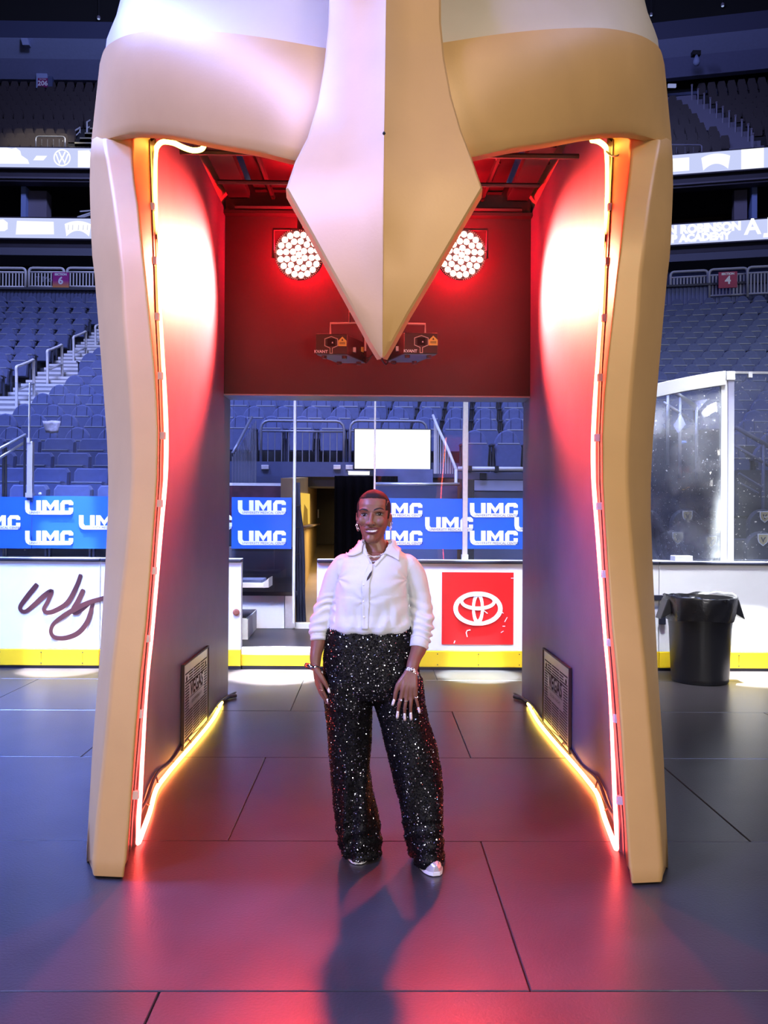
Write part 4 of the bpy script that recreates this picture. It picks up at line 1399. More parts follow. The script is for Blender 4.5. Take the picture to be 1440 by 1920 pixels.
def leg_rows():
    rows = []
    for y, xc, xi, xs in zip(YROW, XCRE, XINN, XSIL):
        Yf = yfront(y)
        C, I, S = P(xc, y, Yf + 0.015), P(xi, y, Yf), P(xs, y, Yf + 0.34 - 0.09 * max(0.0, min(1.0, (470 - y) / 208.0)))
        J = P(interp(JT, y), y, Yf + 0.33)
        B = Vector((S.x - 0.01, 7.35, S.z))
        rows.append((y, S, C, I, J, B))
    return rows


LEG = leg_rows()


def both(fn, *a):
    fn(lambda p: Vector(p), 'section 206', *a)
    fn(mir, 'section 4', *a)


def build_leg(f, nm):
    rows = []
    top = LEG[0]
    ext = [(Vector((v.x, v.y + 0.22, v.z + 0.14))) for v in top[1:5]]
    allr = [ext] + [list(r[1:5]) for r in LEG]
    # rounded foot
    last = [Vector((v.x, v.y, 0.012)) for v in LEG[-1][1:5]]
    allr[-1] = [Vector((v.x, v.y, 0.045)) for v in LEG[-1][1:5]]
    cxm = sum((v for v in last), Vector()) / 4
    last = [v.lerp(cxm, 0.03) for v in last]
    allr.append(last)
    grid = []
    for S, C, I, J in allr:
        # soft crease on the outer corner, sharper on the inner
        g = [S]
        g += [S.lerp(C, 0.4), S.lerp(C, 0.80), S.lerp(C, 0.95), C.lerp(I, 0.035), C.lerp(I, 0.15), C.lerp(I, 0.5), C.lerp(I, 0.9), C.lerp(I, 0.975), I.lerp(J, 0.04), I.lerp(J, 0.15), I.lerp(J, 0.55), J]
        # small forward belly on the flank
        g[1] = g[1] + Vector((0, -0.02, 0))
        grid.append([f(p) for p in g])
    mb = MB().grid(grid)
    n = len(grid[0])
    mb.add(grid[-1], [tuple(range(n))])
    o = mb.obj('cheek_guard', M['gold'], arch, smooth=True)
    # outer flank running back
    fl = []
    for (y, S, C, I, J, B) in LEG:
        fl.append([f(p) for p in (S, S.lerp(B, 0.3) + Vector((-0.0, 0, 0)), S.lerp(B, 0.7), B)])
    fl[-1] = [Vector((p.x, p.y, 0.01)) for p in fl[-1]]
    o = MB().grid(fl).obj('outer_flank', M['gold'], arch, smooth=True)
    # neon channel strip beside the inner edge
    ch = []
    for y, S, C, I, J, B in LEG:
        if y < 262:
            continue
        Yn = J.y + 0.06
        xn = interp(NEON, y)
        a = P(xn - 1.0, y, Yn)
        ch.append([f(J), f(J + Vector((0, 0.03, 0))), f(a), f(P(xn + 2.5, y, Yn))])
    o = MB().grid(ch).obj('neon_channel', M['channel'], arch)
    s = o.modifiers.new('thickness', 'SOLIDIFY')
    s.thickness = 0.006
    # inner wall: from the channel back to the tunnel end
    iw = []
    zs_ = [4.10, 3.75, 3.45, 3.2, 2.9, 2.6, 2.3, 2.0, 1.7, 1.4, 1.1, 0.8, 0.5, 0.25, 0.0]
    for z in zs_:
        # pixel row near Y=4.1 for this height
        y = 972 - (z - HCAM) / 4.1 * FPX
        y = max(262, min(1580, y))
        xn = interp(NEON, y)
        n_ = P(xn + 2.0, y, yfront(y) + 0.40)
        n_.z = z
        tt = max(0.0, min(1.0, (3.4 - z) / 3.4))
        Yk = lerp(5.25, 4.95, tt)
        k1 = Vector((lerp(n_.x, -1.25, 0.62), lerp(n_.y, Yk, 0.42), z))
        k2 = Vector((-1.25, Yk, z))
        iw.append([f(p) for p in (n_, n_.lerp(k1, 0.5) + Vector((-0.012, 0, 0)), k1, k1.lerp(k2, 0.5) + Vector((-0.006, 0, 0)), k2, Vector((-1.25, 5.8, z)), Vector((-1.25, 6.6, z)), Vector((-1.25, 7.1, z)), Vector((-1.252, 7.36, z)))])
    o = MB().grid(iw).obj('inner_wall', M['inner'], arch, smooth=True, angle=20)
    # end jamb closing wall and flank
    e0, e1 = Vector((-1.252, 7.36, 0)), Vector((-1.252, 7.36, 3.75))
    b0, b1 = Vector((LEG[-1][5].x, 7.36, 0)), Vector((LEG[0][5].x, 7.36, 3.75))
    MB().hexa([f(p) for p in (e0, b0, b0 + Vector((0, 0.05, 0)), e0 + Vector((0, 0.05, 0)), e1, b1, b1 + Vector((0, 0.05, 0)), e1 + Vector((0, 0.05, 0)))]).obj('end_jamb', M['inner'], arch)


both(build_leg)

# brow band, one half each side of the nose guard
BT = [(187, 118, 4.36), (196, 91, 4.18), (215, 75, 4.00), (250, 62, 3.82), (310, 54, 3.62), (400, 58, 3.43), (500, 70, 3.29), (615, 90, 3.19), (690, 100, 3.14)]
BB = [(171.5, 262, 4.36), (193, 262.5, 4.18), (230, 253, 4.00), (270, 250, 3.85), (330, 256, 3.66), (405, 271, 3.46), (485, 285, 3.31), (556, 302, 3.21), (690, 330, 3.14)]


def build_brow(f, nm):
    top = catmull([P(*t) for t in BT], 5)
    bot = catmull([P(*t) for t in BB], 5)
    cols = []
    for a, b in zip(top, bot):
        n = Vector((0.25 * a.x, -1, 0)).normalized() * max(0.0, min(1.0, (4.30 - a.y) / 0.45))
        col = [a + Vector((0, 0.06, -0.004)), a + Vector((0, 0.012, 0)), a.lerp(b, 0.012) + n * 0.006]
        for t in (0.1, 0.25, 0.5, 0.75, 0.9, 0.985):
            col.append(a.lerp(b, t) + n * (0.035 * (1 - (2 * t - 1) ** 2) + 0.006))
        col += [b, b + Vector((0, 0.055, 0.004)), b + Vector((0, 0.06, 0.12))]
        cols.append([f(p) for p in col])
    rows = list(map(list, zip(*cols)))
    MB().grid(rows).obj('brow_band', M['gold'], arch, smooth=True, angle=38)
    # dome half above the band
    DT = [(196, 96, 4.22), (213, 72, 4.06), (250, 62, 3.88), (310, 54, 3.69), (400, 58, 3.50), (500, 70, 3.36), (615, 90, 3.26), (715, 100, 3.19)]
    D1 = [(214, 45, 4.42), (232, 0, 4.22), (268, -8, 4.02), (325, -12, 3.82), (410, -14, 3.63), (505, -14, 3.47), (622, -10, 3.36), (718, -8, 3.30)]
    r0 = catmull([P(*t) + Vector((0, 0, -0.03)) for t in DT], 4)
    r1 = catmull([P(*t) for t in D1], 4)
    apex = Vector((XC, 5.5, 5.25))
    rows = [r0, [a.lerp(b, 0.5) + Vector((-0.008, -0.015, 0.0)) for a, b in zip(r0, r1)], r1]
    for t in (0.15, 0.32, 0.5, 0.68, 0.84, 1.0):
        rows.append([p.lerp(Vector((lerp(p.x, XC, 0.55), apex.y, apex.z)), t) + Vector((0, 0, 0.45 * math.sin(math.pi * t) * 0.8)) + Vector((-0.12 * math.sin(math.pi * t) * abs(p.x), -0.15 * math.sin(math.pi * t), 0)) for p in r1])
    MB().grid([[f(p) for p in r] for r in rows]).obj('dome_shell', M['dome'], arch, smooth=True)
    # rear half of the shell: from the flank's top over the roof to the tunnel end
    rr = []
    for t in range(9):
        s = t / 8
        Y = lerp(4.36, 7.36, s)
        xe = lerp(BT[0][0] and P(*BT[0]).x, LEG[0][5].x, s)
        rr.append([f(Vector((lerp(xe, XC, 1 - math.cos(u * math.pi / 2)), Y, lerp(3.4, 5.0, math.sin(u * math.pi / 2))))) for u in (0, .15, .3, .45, .6, .8, 1.0)])
    MB().grid(rr).obj('rear_shell', M['dome'], arch, smooth=True)


both(build_brow)

# nose guard: two facets with a ridge and a rim
NL = [(640, -300, 3.55), (628, -140, 3.24), (622, -30, 3.12), (620, 40, 3.12), (612, 120, 3.10), (600, 190, 3.08), (581, 255, 3.06), (557, 302, 3.04), (540, 352, 3.02), (581, 425, 2.97), (628, 510, 2.93), (670, 585, 2.90), (700, 640, 2.88), (715, 664, 2.87)]
NR = [(800, -300, 3.52), (817, -140, 3.21), (823, -30, 3.09), (823, 40, 3.09), (830, 110, 3.07), (843, 180, 3.05), (862, 245, 3.03), (881, 295, 3.01), (901, 352, 2.99), (858, 425, 2.95), (808, 510, 2.91), (763, 585, 2.885), (733, 640, 2.875), (719, 664, 2.87)]
ND = [(726, -300, 3.42), (725, -140, 3.12), (724, -30, 2.99), (723, 40, 2.97), (722, 120, 2.945), (721, 190, 2.92), (720, 255, 2.90), (719.5, 302, 2.88), (719, 352, 2.86), (718.5, 425, 2.85), (718, 510, 2.845), (717.5, 585, 2.845), (717, 640, 2.85), (717, 666, 2.855)]
l, r, d = [[P(*t) for t in L] for L in (NL, NR, ND)]
rows = []
for a, m_, b in zip(l, d, r):
    out = Vector((0.014, 0, 0))
    rows.append([a - out + Vector((0, 0.085, -0.004)), a - out * 0.6 + Vector((0, 0.012, 0)), a, a.lerp(m_, 0.5), a.lerp(m_, 0.985), m_ + Vector((0, -0.002, 0)), m_.lerp(b, 0.015), m_.lerp(b, 0.5), b, b + out * 0.6 + Vector((0, 0.012, 0)), b + out + Vector((0, 0.085, -0.004))])
tip = rows[-1]
rows.append([p.lerp(d[-1], 0.7) + Vector((0, 0.012, -0.006)) for p in tip])
rows.append([d[-1] + Vector((0, 0.05, 0.0)) for p in tip])
MB().grid(rows).obj('nose_guard', M['gold'], arch, smooth=True, angle=24)
c = P(720, 251, 2.895)
MB().lathe([(0.004, -0.004), (0.006, 0), (0.003, 0.005)], c + Vector((0, -0.004, 0)), 6).obj('paint_chip', M['black'], arch)

# tunnel: header panel with bluish light on its underside put into the colour, ceiling, corner beams, truss bars
zh = P(700, 743.5, 7.08).z
MB().box(-1.25, 1.25 + 2 * XC, 7.08, 7.34, zh + 0.012, 4.32).obj('header_panel', M['header'], arch, bevel=0.004)
MB().box(-1.25, 1.25 + 2 * XC, 7.075, 7.36, zh, zh + 0.012).obj('header_edge', M['edge_metal'], arch)
MB().box(-1.0, 1.0 + 2 * XC, 4.9, 7.3, 4.25, 4.3).obj('tunnel_ceiling', M['truss'], arch)
MB().box(-1.25, 1.25 + 2 * XC, 7.0, 7.08, P(700, 402, 7.0).z, P(700, 396, 7.0).z).obj('header_lip', M['header'], arch)
for f, sgn in ((lambda p: Vector(p), 1), (mir, -1)):
    a0, a1 = P(381, 258, 5.7), P(430, 358, 6.98)
    w = Vector((0.17, 0, 0.0))
    dn = Vector((0, 0, -0.06))
    MB().hexa([f(p) for p in (a0 + dn, a0 + w + dn, a1 + w + dn, a1 + dn, a0, a0 + w, a1 + w, a1)]).obj('corner_beam', mat('beam_paint', (0.014, 0.016, 0.02), 0.6) if sgn == 1 else bpy.data.materials['beam_paint'], arch)
pass
mb = MB()
for px, py, Y in ((400, 286, 5.0), (410, 341, 6.2), (430, 387, 6.95)):
    q = P(px, py, Y)
    o = MB().tube([(-1.15, Y, q.z), (1.15 + 2 * XC, Y, q.z)], 0.016, 6).obj('truss_bar', M['truss'], arch)
for x in (-0.85, -0.42, 0.0, 0.45, 0.88):
    MB().tube([(x, 4.3, 4.05), (x, 7.05, 4.2)], 0.02, 6).obj('truss_bar', M['truss'], arch)
for k in range(6):
    x = -0.9 + 0.36 * k
    MB().tube([(x, 5.2, 4.1), (x + 0.36, 6.2, 4.15)], 0.012, 5).obj('truss_brace', M['truss'], arch)

# vent grilles with cut lettering
M['grille'] = mat('grille_plate', (0.42, 0.42, 0.45), 0.35, metal=0.75, noise=0.15, nscale=6)


def wall_y(px):
    return FPX * 1.25 / max(1, (703 - px))


def build_vent(f, nm, sgn):
    # plate corners in wall coordinates (y along the wall, z)
    Y0, Y1 = wall_y(345.5), wall_y(391)
    za, zb = P(345.5, 1405, Y0).z, P(345.5, 1249, Y0).z
    X = -1.246
    def w(y, z, o=0.0):
        return f(Vector((X + o, y, z)))
    def slab(mb, y0, y1, z0, z1, o0, o1):
        mb.hexa([w(y0, z0, o0), w(y1, z0, o0), w(y1, z0, o1), w(y0, z0, o1), w(y0, z1, o0), w(y1, z1, o0), w(y1, z1, o1), w(y0, z1, o1)])
    L, H = Y1 - Y0, zb - za
    mb = MB()
    slab(mb, Y0, Y1, za, zb, 0.0, 0.012)
    pl = mb.obj('vent_grille', M['grille'], arch, bevel=0.002)
    mb = MB()
    for (a, b, c, d) in ((-0.02, 1.02, -0.012, 0.0), (-0.02, 1.02, 1.0, 1.02), (-0.02, 0.0, 0, 1), (1.0, 1.02, 0, 1)):
        slab(mb, Y0 + a * L, Y0 + b * L, za + c * H, za + d * H, 0.0, 0.018)
    mb.obj('vent_rim', M['header'], pl)
    n = 24
    mb = MB()
    for k in range(n):
        z0 = za + H * (0.07 + 0.80 * k / (n - 1))
        z1 = z0 + H * 0.017
        s = k / (n - 1)
        if 0.40 < s < 0.80:
            segs = ((0.06, 0.20), (0.82, 0.94))
        else:
            segs = ((0.06, 0.35), (0.37, 0.64), (0.66, 0.94)) if k not in (n - 3, n - 2) else ((0.20, 0.35), (0.37, 0.64), (0.66, 0.82))
        for a, b in segs:
            slab(mb, Y0 + a * L, Y0 + b * L, z0, z1, 0.011, 0.0128)
    for a in (0.11, 0.88):
        slab(mb, Y0 + (a - 0.025) * L, Y0 + (a + 0.025) * L, za + H * 0.80, za + H * 0.835, 0.011, 0.0128)
        slab(mb, Y0 + (a - 0.012) * L, Y0 + (a + 0.012) * L, za + H * 0.785, za + H * 0.85, 0.011, 0.0128)
    o = mb.obj('slots', M['black'], pl)
    o['kind'] = 'stuff'
    ml = MB()
    R = Matrix(((0, 1 * 0, 0, 0),) * 4)
    tmp = MB()
    text_mb(tmp, 'VEGAS', H * 0.25, Matrix.Identity(4), 0.0, xs=1.0 * (L * 0.52) / (H * 0.25 * 3.0), bold=0.004)
    text2 = MB()
    text_mb(text2, 'GOLDEN KNIGHTS', H * 0.058, Matrix.Identity(4), 0.0, xs=1.25)
    ctr = Y0 + 0.51 * L
    for tt, zc, hs in ((tmp, za + H * 0.645, 1), (text2, za + H * 0.475, 1)):
        vs = []
        for x, y, z in tt.v:
            # letters read the right way round from inside the arch
            vs.append(w(ctr + x if sgn > 0 else ctr - x, zc + z, 0.0130))
        ml.add(vs, tt.f)
    for k in range(2):
        slab(ml, Y0 + 0.24 * L, Y0 + 0.80 * L, za + H * (0.545 if k == 0 else 0.745), za + H * (0.552 if k == 0 else 0.752), 0.011, 0.0128)
    ml.obj('lettering', M['black'], pl)


build_vent(lambda p: Vector(p), 'l', 1)
build_vent(mir, 'r', -1)

# ------------------------------------------------------------------ neon tubes
M['neon'] = emis('neon_light', (1, 1, 1), 1.0, 'glow')
M['neon'].cycles.emission_sampling = 'FRONT_BACK' if hasattr(M['neon'], 'cycles') else 'AUTO'
M['clip'] = mat('white_clip', (0.85, 0.85, 0.88), 0.4)
M['cable'] = mat('black_cable', (0.02, 0.02, 0.022), 0.45)
RED, ORA, YEL = Vector((24.0, 1.8, 1.5)), Vector((21.0, 4.4, 1.2)), Vector((13.0, 8.6, 1.3))


def build_neon(f, nm, sgn):
    t = thing('neon_tube', 'glowing red and yellow neon tube edging the arch leg %s' % ('beside the section 6 stand' if sgn > 0 else 'beside the trash can'), 'neon light', f(P(258, 1579, 4.06)))
    pts, cols = [], []
    if sgn > 0:
        loop = [(384, 267, 4.30), (379, 279, 4.30), (363, 282, 4.32), (345, 277, 4.36), (325, 268, 4.40), (306, 266, 4.45), (296, 273, 4.47), (291.5, 287, 4.48)]
    else:
        loop = [(321, 264, 4.30), (309, 266, 4.38), (298, 273, 4.45), (292.5, 284, 4.48)]
    for q in loop:
        pts.append(P(*q))
        cols.append(YEL)
    for y, x in NEON[1:]:
        Yn = yfront(y) + 0.385
        pts.append(P(x, y, Yn))
        k = max(0.0, min(1.0, (y - 300) / 260.0))
        k2 = max(0.0, min(1.0, (y - 480) / 480.0))
        cols.append(YEL.lerp(ORA, k).lerp(RED, k2))
    floor = [(262, 1574, 4.12), (268, 1558, 4.22), (281, 1522, 4.50), (293, 1480, 4.88), (312, 1453, 5.15), (330, 1431, 5.40), (370, 1385, 6.0), (400, 1347, 6.6), (416, 1317, 7.2)]
    fc = [RED, RED, RED.lerp(ORA, .5), ORA, ORA, ORA.lerp(YEL, .35), YEL.lerp(ORA, .3), YEL, YEL]
    for (x, y, Yg), c in zip(floor, fc):
        g = G(x, y, 0.02)
        pts.append(Vector((g.x, g.y, 0.02)))
        cols.append(c)
    n = 5
    fine = catmull(pts, n)
    fcol = []
    for i in range(len(cols) - 1):
        fcol += [cols[i].lerp(cols[i + 1], j / n) for j in range(n)]
    fcol.append(cols[-1])
    mb = MB().tube([f(p) for p in fine], 0.0132, 8)
    o = mb.obj('glowing_rope', M['neon'], t, smooth=True)
    ca = o.data.color_attributes.new('glow', 'FLOAT_COLOR', 'POINT')
    for i, c in enumerate(fcol):
        for j in range(8):
            ca.data[i * 8 + j].color = (c.x, c.y, c.z, 1)
    # white clips
    for y in (388, 489, 594, 705, 817, 944, 1070, 1197, 1338, 1490):
        xn, xj = interp(NEON, y), interp(JT, y)
        Yn = yfront(y) + 0.335
        a, b = P(xn - (12 if y > 1000 else 10), y + 7, Yn), P(xn - 0.5, y - 7, Yn)
        if y > 1250:
            a = P(xn - 15, y + 8, Yn)
            b = P(xn - 2, y - 8, Yn)
        mbb = MB().hexa([f(p) for p in ((a.x, Yn - 0.012, a.z), (b.x, Yn - 0.012, a.z), (b.x, Yn + 0.01, a.z), (a.x, Yn + 0.01, a.z), (a.x, Yn - 0.012, b.z), (b.x, Yn - 0.012, b.z), (b.x, Yn + 0.01, b.z), (a.x, Yn + 0.01, b.z))])
        mbb.obj('clip', M['clip'], t, bevel=0.002)
    # cable along the wall foot with ties
    fp = [Vector((-1.155, 4.14, 0.10)), Vector((-1.19, 4.5, 0.05)), Vector((-1.235, 4.9, 0.075)), Vector((-1.243, 5.3, 0.04)), Vector((-1.24, 5.75, 0.07)), Vector((-1.24, 6.3, 0.035)), Vector((-1.24, 6.8, 0.06)), Vector((-1.24, 7.25, 0.03)), Vector((-1.20, 7.5, 0.02))]
    MB().tube([f(p) for p in catmull(fp, 5)], 0.009, 6).obj('feed_cable', M['cable'], t, smooth=True)
    for i in range(1, 8):
        p = fp[i]
        q = catmull(pts, 4)
        tg = min(q, key=lambda v: (v - Vector((p.x, p.y, 0.02))).length)
        MB().tube([f(p), f(tg)], 0.005, 5).obj('cable_tie', M['channel'], t)
    MB().tube([f(p) for p in (pts[-1], pts[-1] + Vector((-0.005, 0.10, 0.0)), pts[-1] + Vector((0.02, 0.22, 0.0)), pts[-1] + Vector((0.07, 0.28, 0)))], 0.016, 8).obj('end_plug', M['cable'], t, smooth=True)
    if sgn < 0:
        q = [P(293, 284, 4.46), P(283, 292, 4.36), P(268, 288, 4.30), P(262, 266, 4.28)]
        MB().tube([f(p) for p in catmull(q, 5)], 0.005, 6).obj('loose_wire', M['cable'], t)


build_neon(lambda p: Vector(p), 'l', 1)
build_neon(mir, 'r', -1)

# ------------------------------------------------------------------ red wash lights
M['led'] = emis('led_red_white', (9.0, 3.2, 2.6), 1.0)
M['led_ring'] = emis('led_ring', (3.2, 0.5, 0.36), 1.0)
M['lamp_body'] = mat('lamp_body', (0.03, 0.03, 0.032), 0.45)


def par(px, py, Y, aim, lab, side):
    c = P(px, py, Y)
    t = thing('wash_light', lab, 'stage light', c)
    d = (Vector(aim) - c).normalized()
    R = d.to_track_quat('-Y', 'Z').to_matrix().to_4x4()
    Mx = T(c) @ R
    r = 41.5 * Y / FPX
    def ring(mb, prof, n=24, o=(0, 0)):
        vs, fs = [], []
        for rad, y in prof:
            vs += [Mx @ Vector((o[0] + rad * math.cos(2 * math.pi * j / n), y, o[1] + rad * math.sin(2 * math.pi * j / n))) for j in range(n)]
        for i in range(len(prof) - 1):
            fs += [(i * n + j, i * n + (j + 1) % n, (i + 1) * n + (j + 1) % n, (i + 1) * n + j) for j in range(n)]
        fs.append(tuple(range(n)))
        fs.append(tuple(range((len(prof) - 1) * n, len(prof) * n)))
        mb.add(vs, fs)
    mb = MB()
    ring(mb, [(r * 0.5, 0.10), (r * 0.95, 0.08), (r * 1.13, 0.04), (r * 1.13, -0.01), (r * 1.05, -0.012), (r * 1.03, 0.012)], 32)
    mb.obj('housing', M['lamp_body'], t, smooth=True, angle=40)
    k = 0
    for cnt, rad in ((1, 0.0), (6, 0.30), (12, 0.60), (18, 0.89)):
        for i in range(cnt):
            a = 2 * math.pi * (i + 0.5) / cnt
            mb = MB()
            ring(mb, [(r * 0.135, 0.012), (r * 0.13, -0.004), (r * 0.09, -0.014), (r * 0.03, -0.018)], 12, (rad * r * math.cos(a), rad * r * math.sin(a)))
            mb.obj('led_lens', M['led'], t)
    mb = MB()
    for i in range(72):
        if i % 18 in (0, 1, 17):
            continue
        a = 2 * math.pi * i / 72
        ring(mb, [(r * 0.016, -0.012), (r * 0.008, -0.017)], 6, (1.085 * r * math.cos(a), 1.085 * r * math.sin(a)))
    mb.obj('pixel_ring', M['led_ring'], t)['kind'] = 'stuff'
    # yoke up to the truss
    y0 = c + Vector((0, 0.08, 0))
    MB().tube([y0 + Vector((-r * 1.2, 0, 0)), y0 + Vector((-r * 1.2, 0, r * 1.3)), y0 + Vector((r * 1.2, 0, r * 1.3)), y0 + Vector((r * 1.2, 0, 0))], 0.014, 6).obj('yoke', M['lamp_body'], t)
    MB().tube([y0 + Vector((0, 0, r * 1.3)), (y0.x, y0.y, 4.25)], 0.02, 6).obj('hanger', M['lamp_body'], t)
    # an added unseen spot heating the side wall, and the fixture's wide soft spill
    for nm, en, an, bl, dd in (('beam_core', 6500, 84, 0.75, Vector((side * 0.75, -0.66, -0.36))), ('beam_spill', 1250, 104, 0.8, Vector((c.x * 0.2, 1.3, 0.0)) - c)):
        l = bpy.data.lights.new(nm, 'SPOT')
        l.energy, l.color, l.spot_size, l.spot_blend, l.shadow_soft_size = en, (1.0, 0.05, 0.032), math.radians(an), bl, 0.10
        o = bpy.data.objects.new(nm, l)
        COL.objects.link(o)
        o.location = c + d * 0.05 + Vector((0, 0, -0.13 if nm == 'beam_core' else 0))
        o.rotation_euler = dd.to_track_quat('-Z', 'Y').to_euler()
    g = bpy.data.lights.new('lens_glow', 'POINT')
    g.energy, g.color, g.shadow_soft_size = 120, (1.0, 0.004, 0.012), 0.04  # unseen point light added behind the housing to redden the header
    o = bpy.data.objects.new('lens_glow', g)
    COL.objects.link(o)
    o.location = (c.x, 6.86, c.z + 0.12)
    return t


par(560, 478, 6.75, (-0.85, 5.6, 3.1), 'round red stage light inside the arch, beside the pink half of the nose guard', -1)
par(866, 478, 6.70, (0.90, 5.5, 3.1), 'round red stage light inside the arch, beside the tan half of the nose guard', 1)

# ------------------------------------------------------------------ laser projectors
M['proj_body'] = mat('projector_black', (0.025, 0.022, 0.022), 0.35)
M['proj_base'] = mat('projector_base', (0.16, 0.19, 0.26), 0.4, metal=0.3)
M['label_yellow'] = mat('warning_yellow', (0.85, 0.62, 0.12), 0.5)
M['steel'] = mat('steel_bracket', (0.55, 0.5, 0.48), 0.35, metal=0.8)


def projector(pxl, pxr, yt, yb, skew, lab):
    Y = 6.25
    a, b = P(pxl, yb, Y), P(pxr, yt, Y)
    D = 0.34
    sx = skew
    t = thing('laser_projector', lab, 'projector', ((a.x + b.x) / 2, Y + D / 2, a.z))
    w, h = (b.x - a.x), (b.z - a.z)
    c = Vector((a.x, Y, a.z))
    def q(u, v, y=0.0):
        return Vector((c.x + u * w + sx * y, c.y + y, c.z + v * h))
    MB().hexa([q(0, 0), q(1, 0), q(1, 0, D), q(0, 0, D), q(0, 1), q(1, 1), q(1, 1, D), q(0, 1, D)]).obj('housing', M['proj_body'], t, bevel=0.006)
    MB().hexa([q(0.02, -0.02, 0.02), q(0.98, -0.02, 0.02), q(0.98, -0.02, D), q(0.02, -0.02, D), q(0.02, 0, 0.02), q(0.98, 0, 0.02), q(0.98, 0, D), q(0.02, 0, D)]).obj('base_plate', M['proj_base'], t)
    for u, y in ((0.18, 0.05), (0.82, 0.05), (0.18, D - 0.05), (0.82, D - 0.05)):
        p = q(u, -0.02, y)
        MB().lathe([(0.018, -0.02), (0.02, 0)], p, 8).obj('rubber_foot', M['proj_body'], t)
    # hexagon window outline with keyhole tail
    def m(u, v):
        return (c.x + u * w, c.z + v * h)
    hexp = [m(0.5 + 0.2 * x, 0.58 + 0.28 * y) for x, y in ((-1, -0.6), (-1, 0.6), (0, 1), (1, 0.6), (1, -0.6), (0.18, -1), (0.18, -1.9), (-0.18, -1.9), (-0.18, -1))]
    MB().stroke(hexp, 0.005, 0.003, T((0, Y - 0.003, 0)), closed=True).obj('window_outline', M['steel'], t)
    MB().prism([m(0.5 + 0.12 * x, 0.58 + 0.18 * y) for x, y in ((-1, -1), (1, -1), (1, 1), (-1, 1))], 0.004, T((0, Y - 0.002, 0))).obj('laser_window', M['black'], t)
    p = m(0.54, 0.53)
    MB().lathe([(0.006, 0), (0.004, 0.01)], (p[0], Y - 0.004, p[1]), 8).obj('lens', M['film_white'], t)
    lb = MB().prism([m(0.72, 0.40), m(0.98, 0.40), m(0.98, 0.66), m(0.85, 0.86), m(0.72, 0.66)], 0.004, T((0, Y - 0.003, 0))).obj('warning_label', M['label_yellow'], t)
    mb = MB()
    p = m(0.85, 0.70)
    mb.prism([(p[0] - 0.008, p[1] - 0.006), (p[0] + 0.008, p[1] - 0.006), (p[0], p[1] + 0.01)], 0.001, T((0, Y - 0.0045, 0)))
    for v in (0.5, 0.56):
        p, p2 = m(0.76, v), m(0.94, v)
        mb.prism([p, p2, (p2[0], p2[1] + 0.004), (p[0], p[1] + 0.004)], 0.001, T((0, Y - 0.0045, 0)))
    mb.obj('label_print', M['proj_body'], lb)
    mb = MB()
    text_mb(mb, 'KVANT', 0.030, T(Vector((m(0.18, 0.12)[0], Y - 0.003, m(0.18, 0.12)[1]))), 0.0005, bold=0.0008)
    mb.obj('lettering', M['film_white'], t)
    # bracket: front hoop, rear hoop leg, hanger
    x0, x1 = (0.20, 1.32) if skew > 0 else (-0.30, 0.86)
    z1 = P(700, 599, Y).z
    A, B = q(x0, 0.85, D * 0.4), q(x1, 0.35, D * 0.4)
    A2, B2 = Vector((A.x, A.y, z1)), Vector((B.x, B.y, z1 + 0.005))
    if skew < 0:
        A, B = q(x1, 0.85, D * 0.4), q(x0, 0.35, D * 0.4)
        A2, B2 = Vector((A.x, A.y, z1)), Vector((B.x, B.y, z1 + 0.005))
    MB().tube([A, A2, B2, B], 0.009, 6).obj('bracket', M['steel'], t)
    Mid = A2.lerp(B2, 0.55)
    MB().tube([Mid, (Mid.x, Mid.y, 4.25)], 0.008, 6).obj('hanger_rod', M['truss'], t)
    e = q(1.0 if skew > 0 else 0.0, 0.3, D * 0.7)
    sg = 1 if skew > 0 else -1
    MB().tube(catmull([e, e + Vector((sg * 0.05, -0.02, -0.03)), e + Vector((sg * 0.12, -0.02, 0.01)), e + Vector((sg * 0.2, 0.02, -0.06)), e + Vector((sg * 0.22, 0.1, 0.35))], 5), 0.006, 6).obj('power_cable', M['cable'], t)
    for k in range(2):
        p = q(1.0 if skew > 0 else 0.0, 0.35 + 0.2 * k, D * (0.35 + 0.4 * k))
        MB().box(p.x - 0.012, p.x + 0.012, p.y - 0.02, p.y + 0.02, p.z - 0.015, p.z + 0.02).obj('side_connector', M['steel'] if k == 0 else M['label_yellow'], t)


projector(591, 651, 626, 664, 0.42, 'black laser projector with yellow warning label, beneath the pink half of the nose guard')
projector(758, 822, 624, 663, -0.40, 'black laser projector with yellow warning label, beneath the tan half of the nose guard')
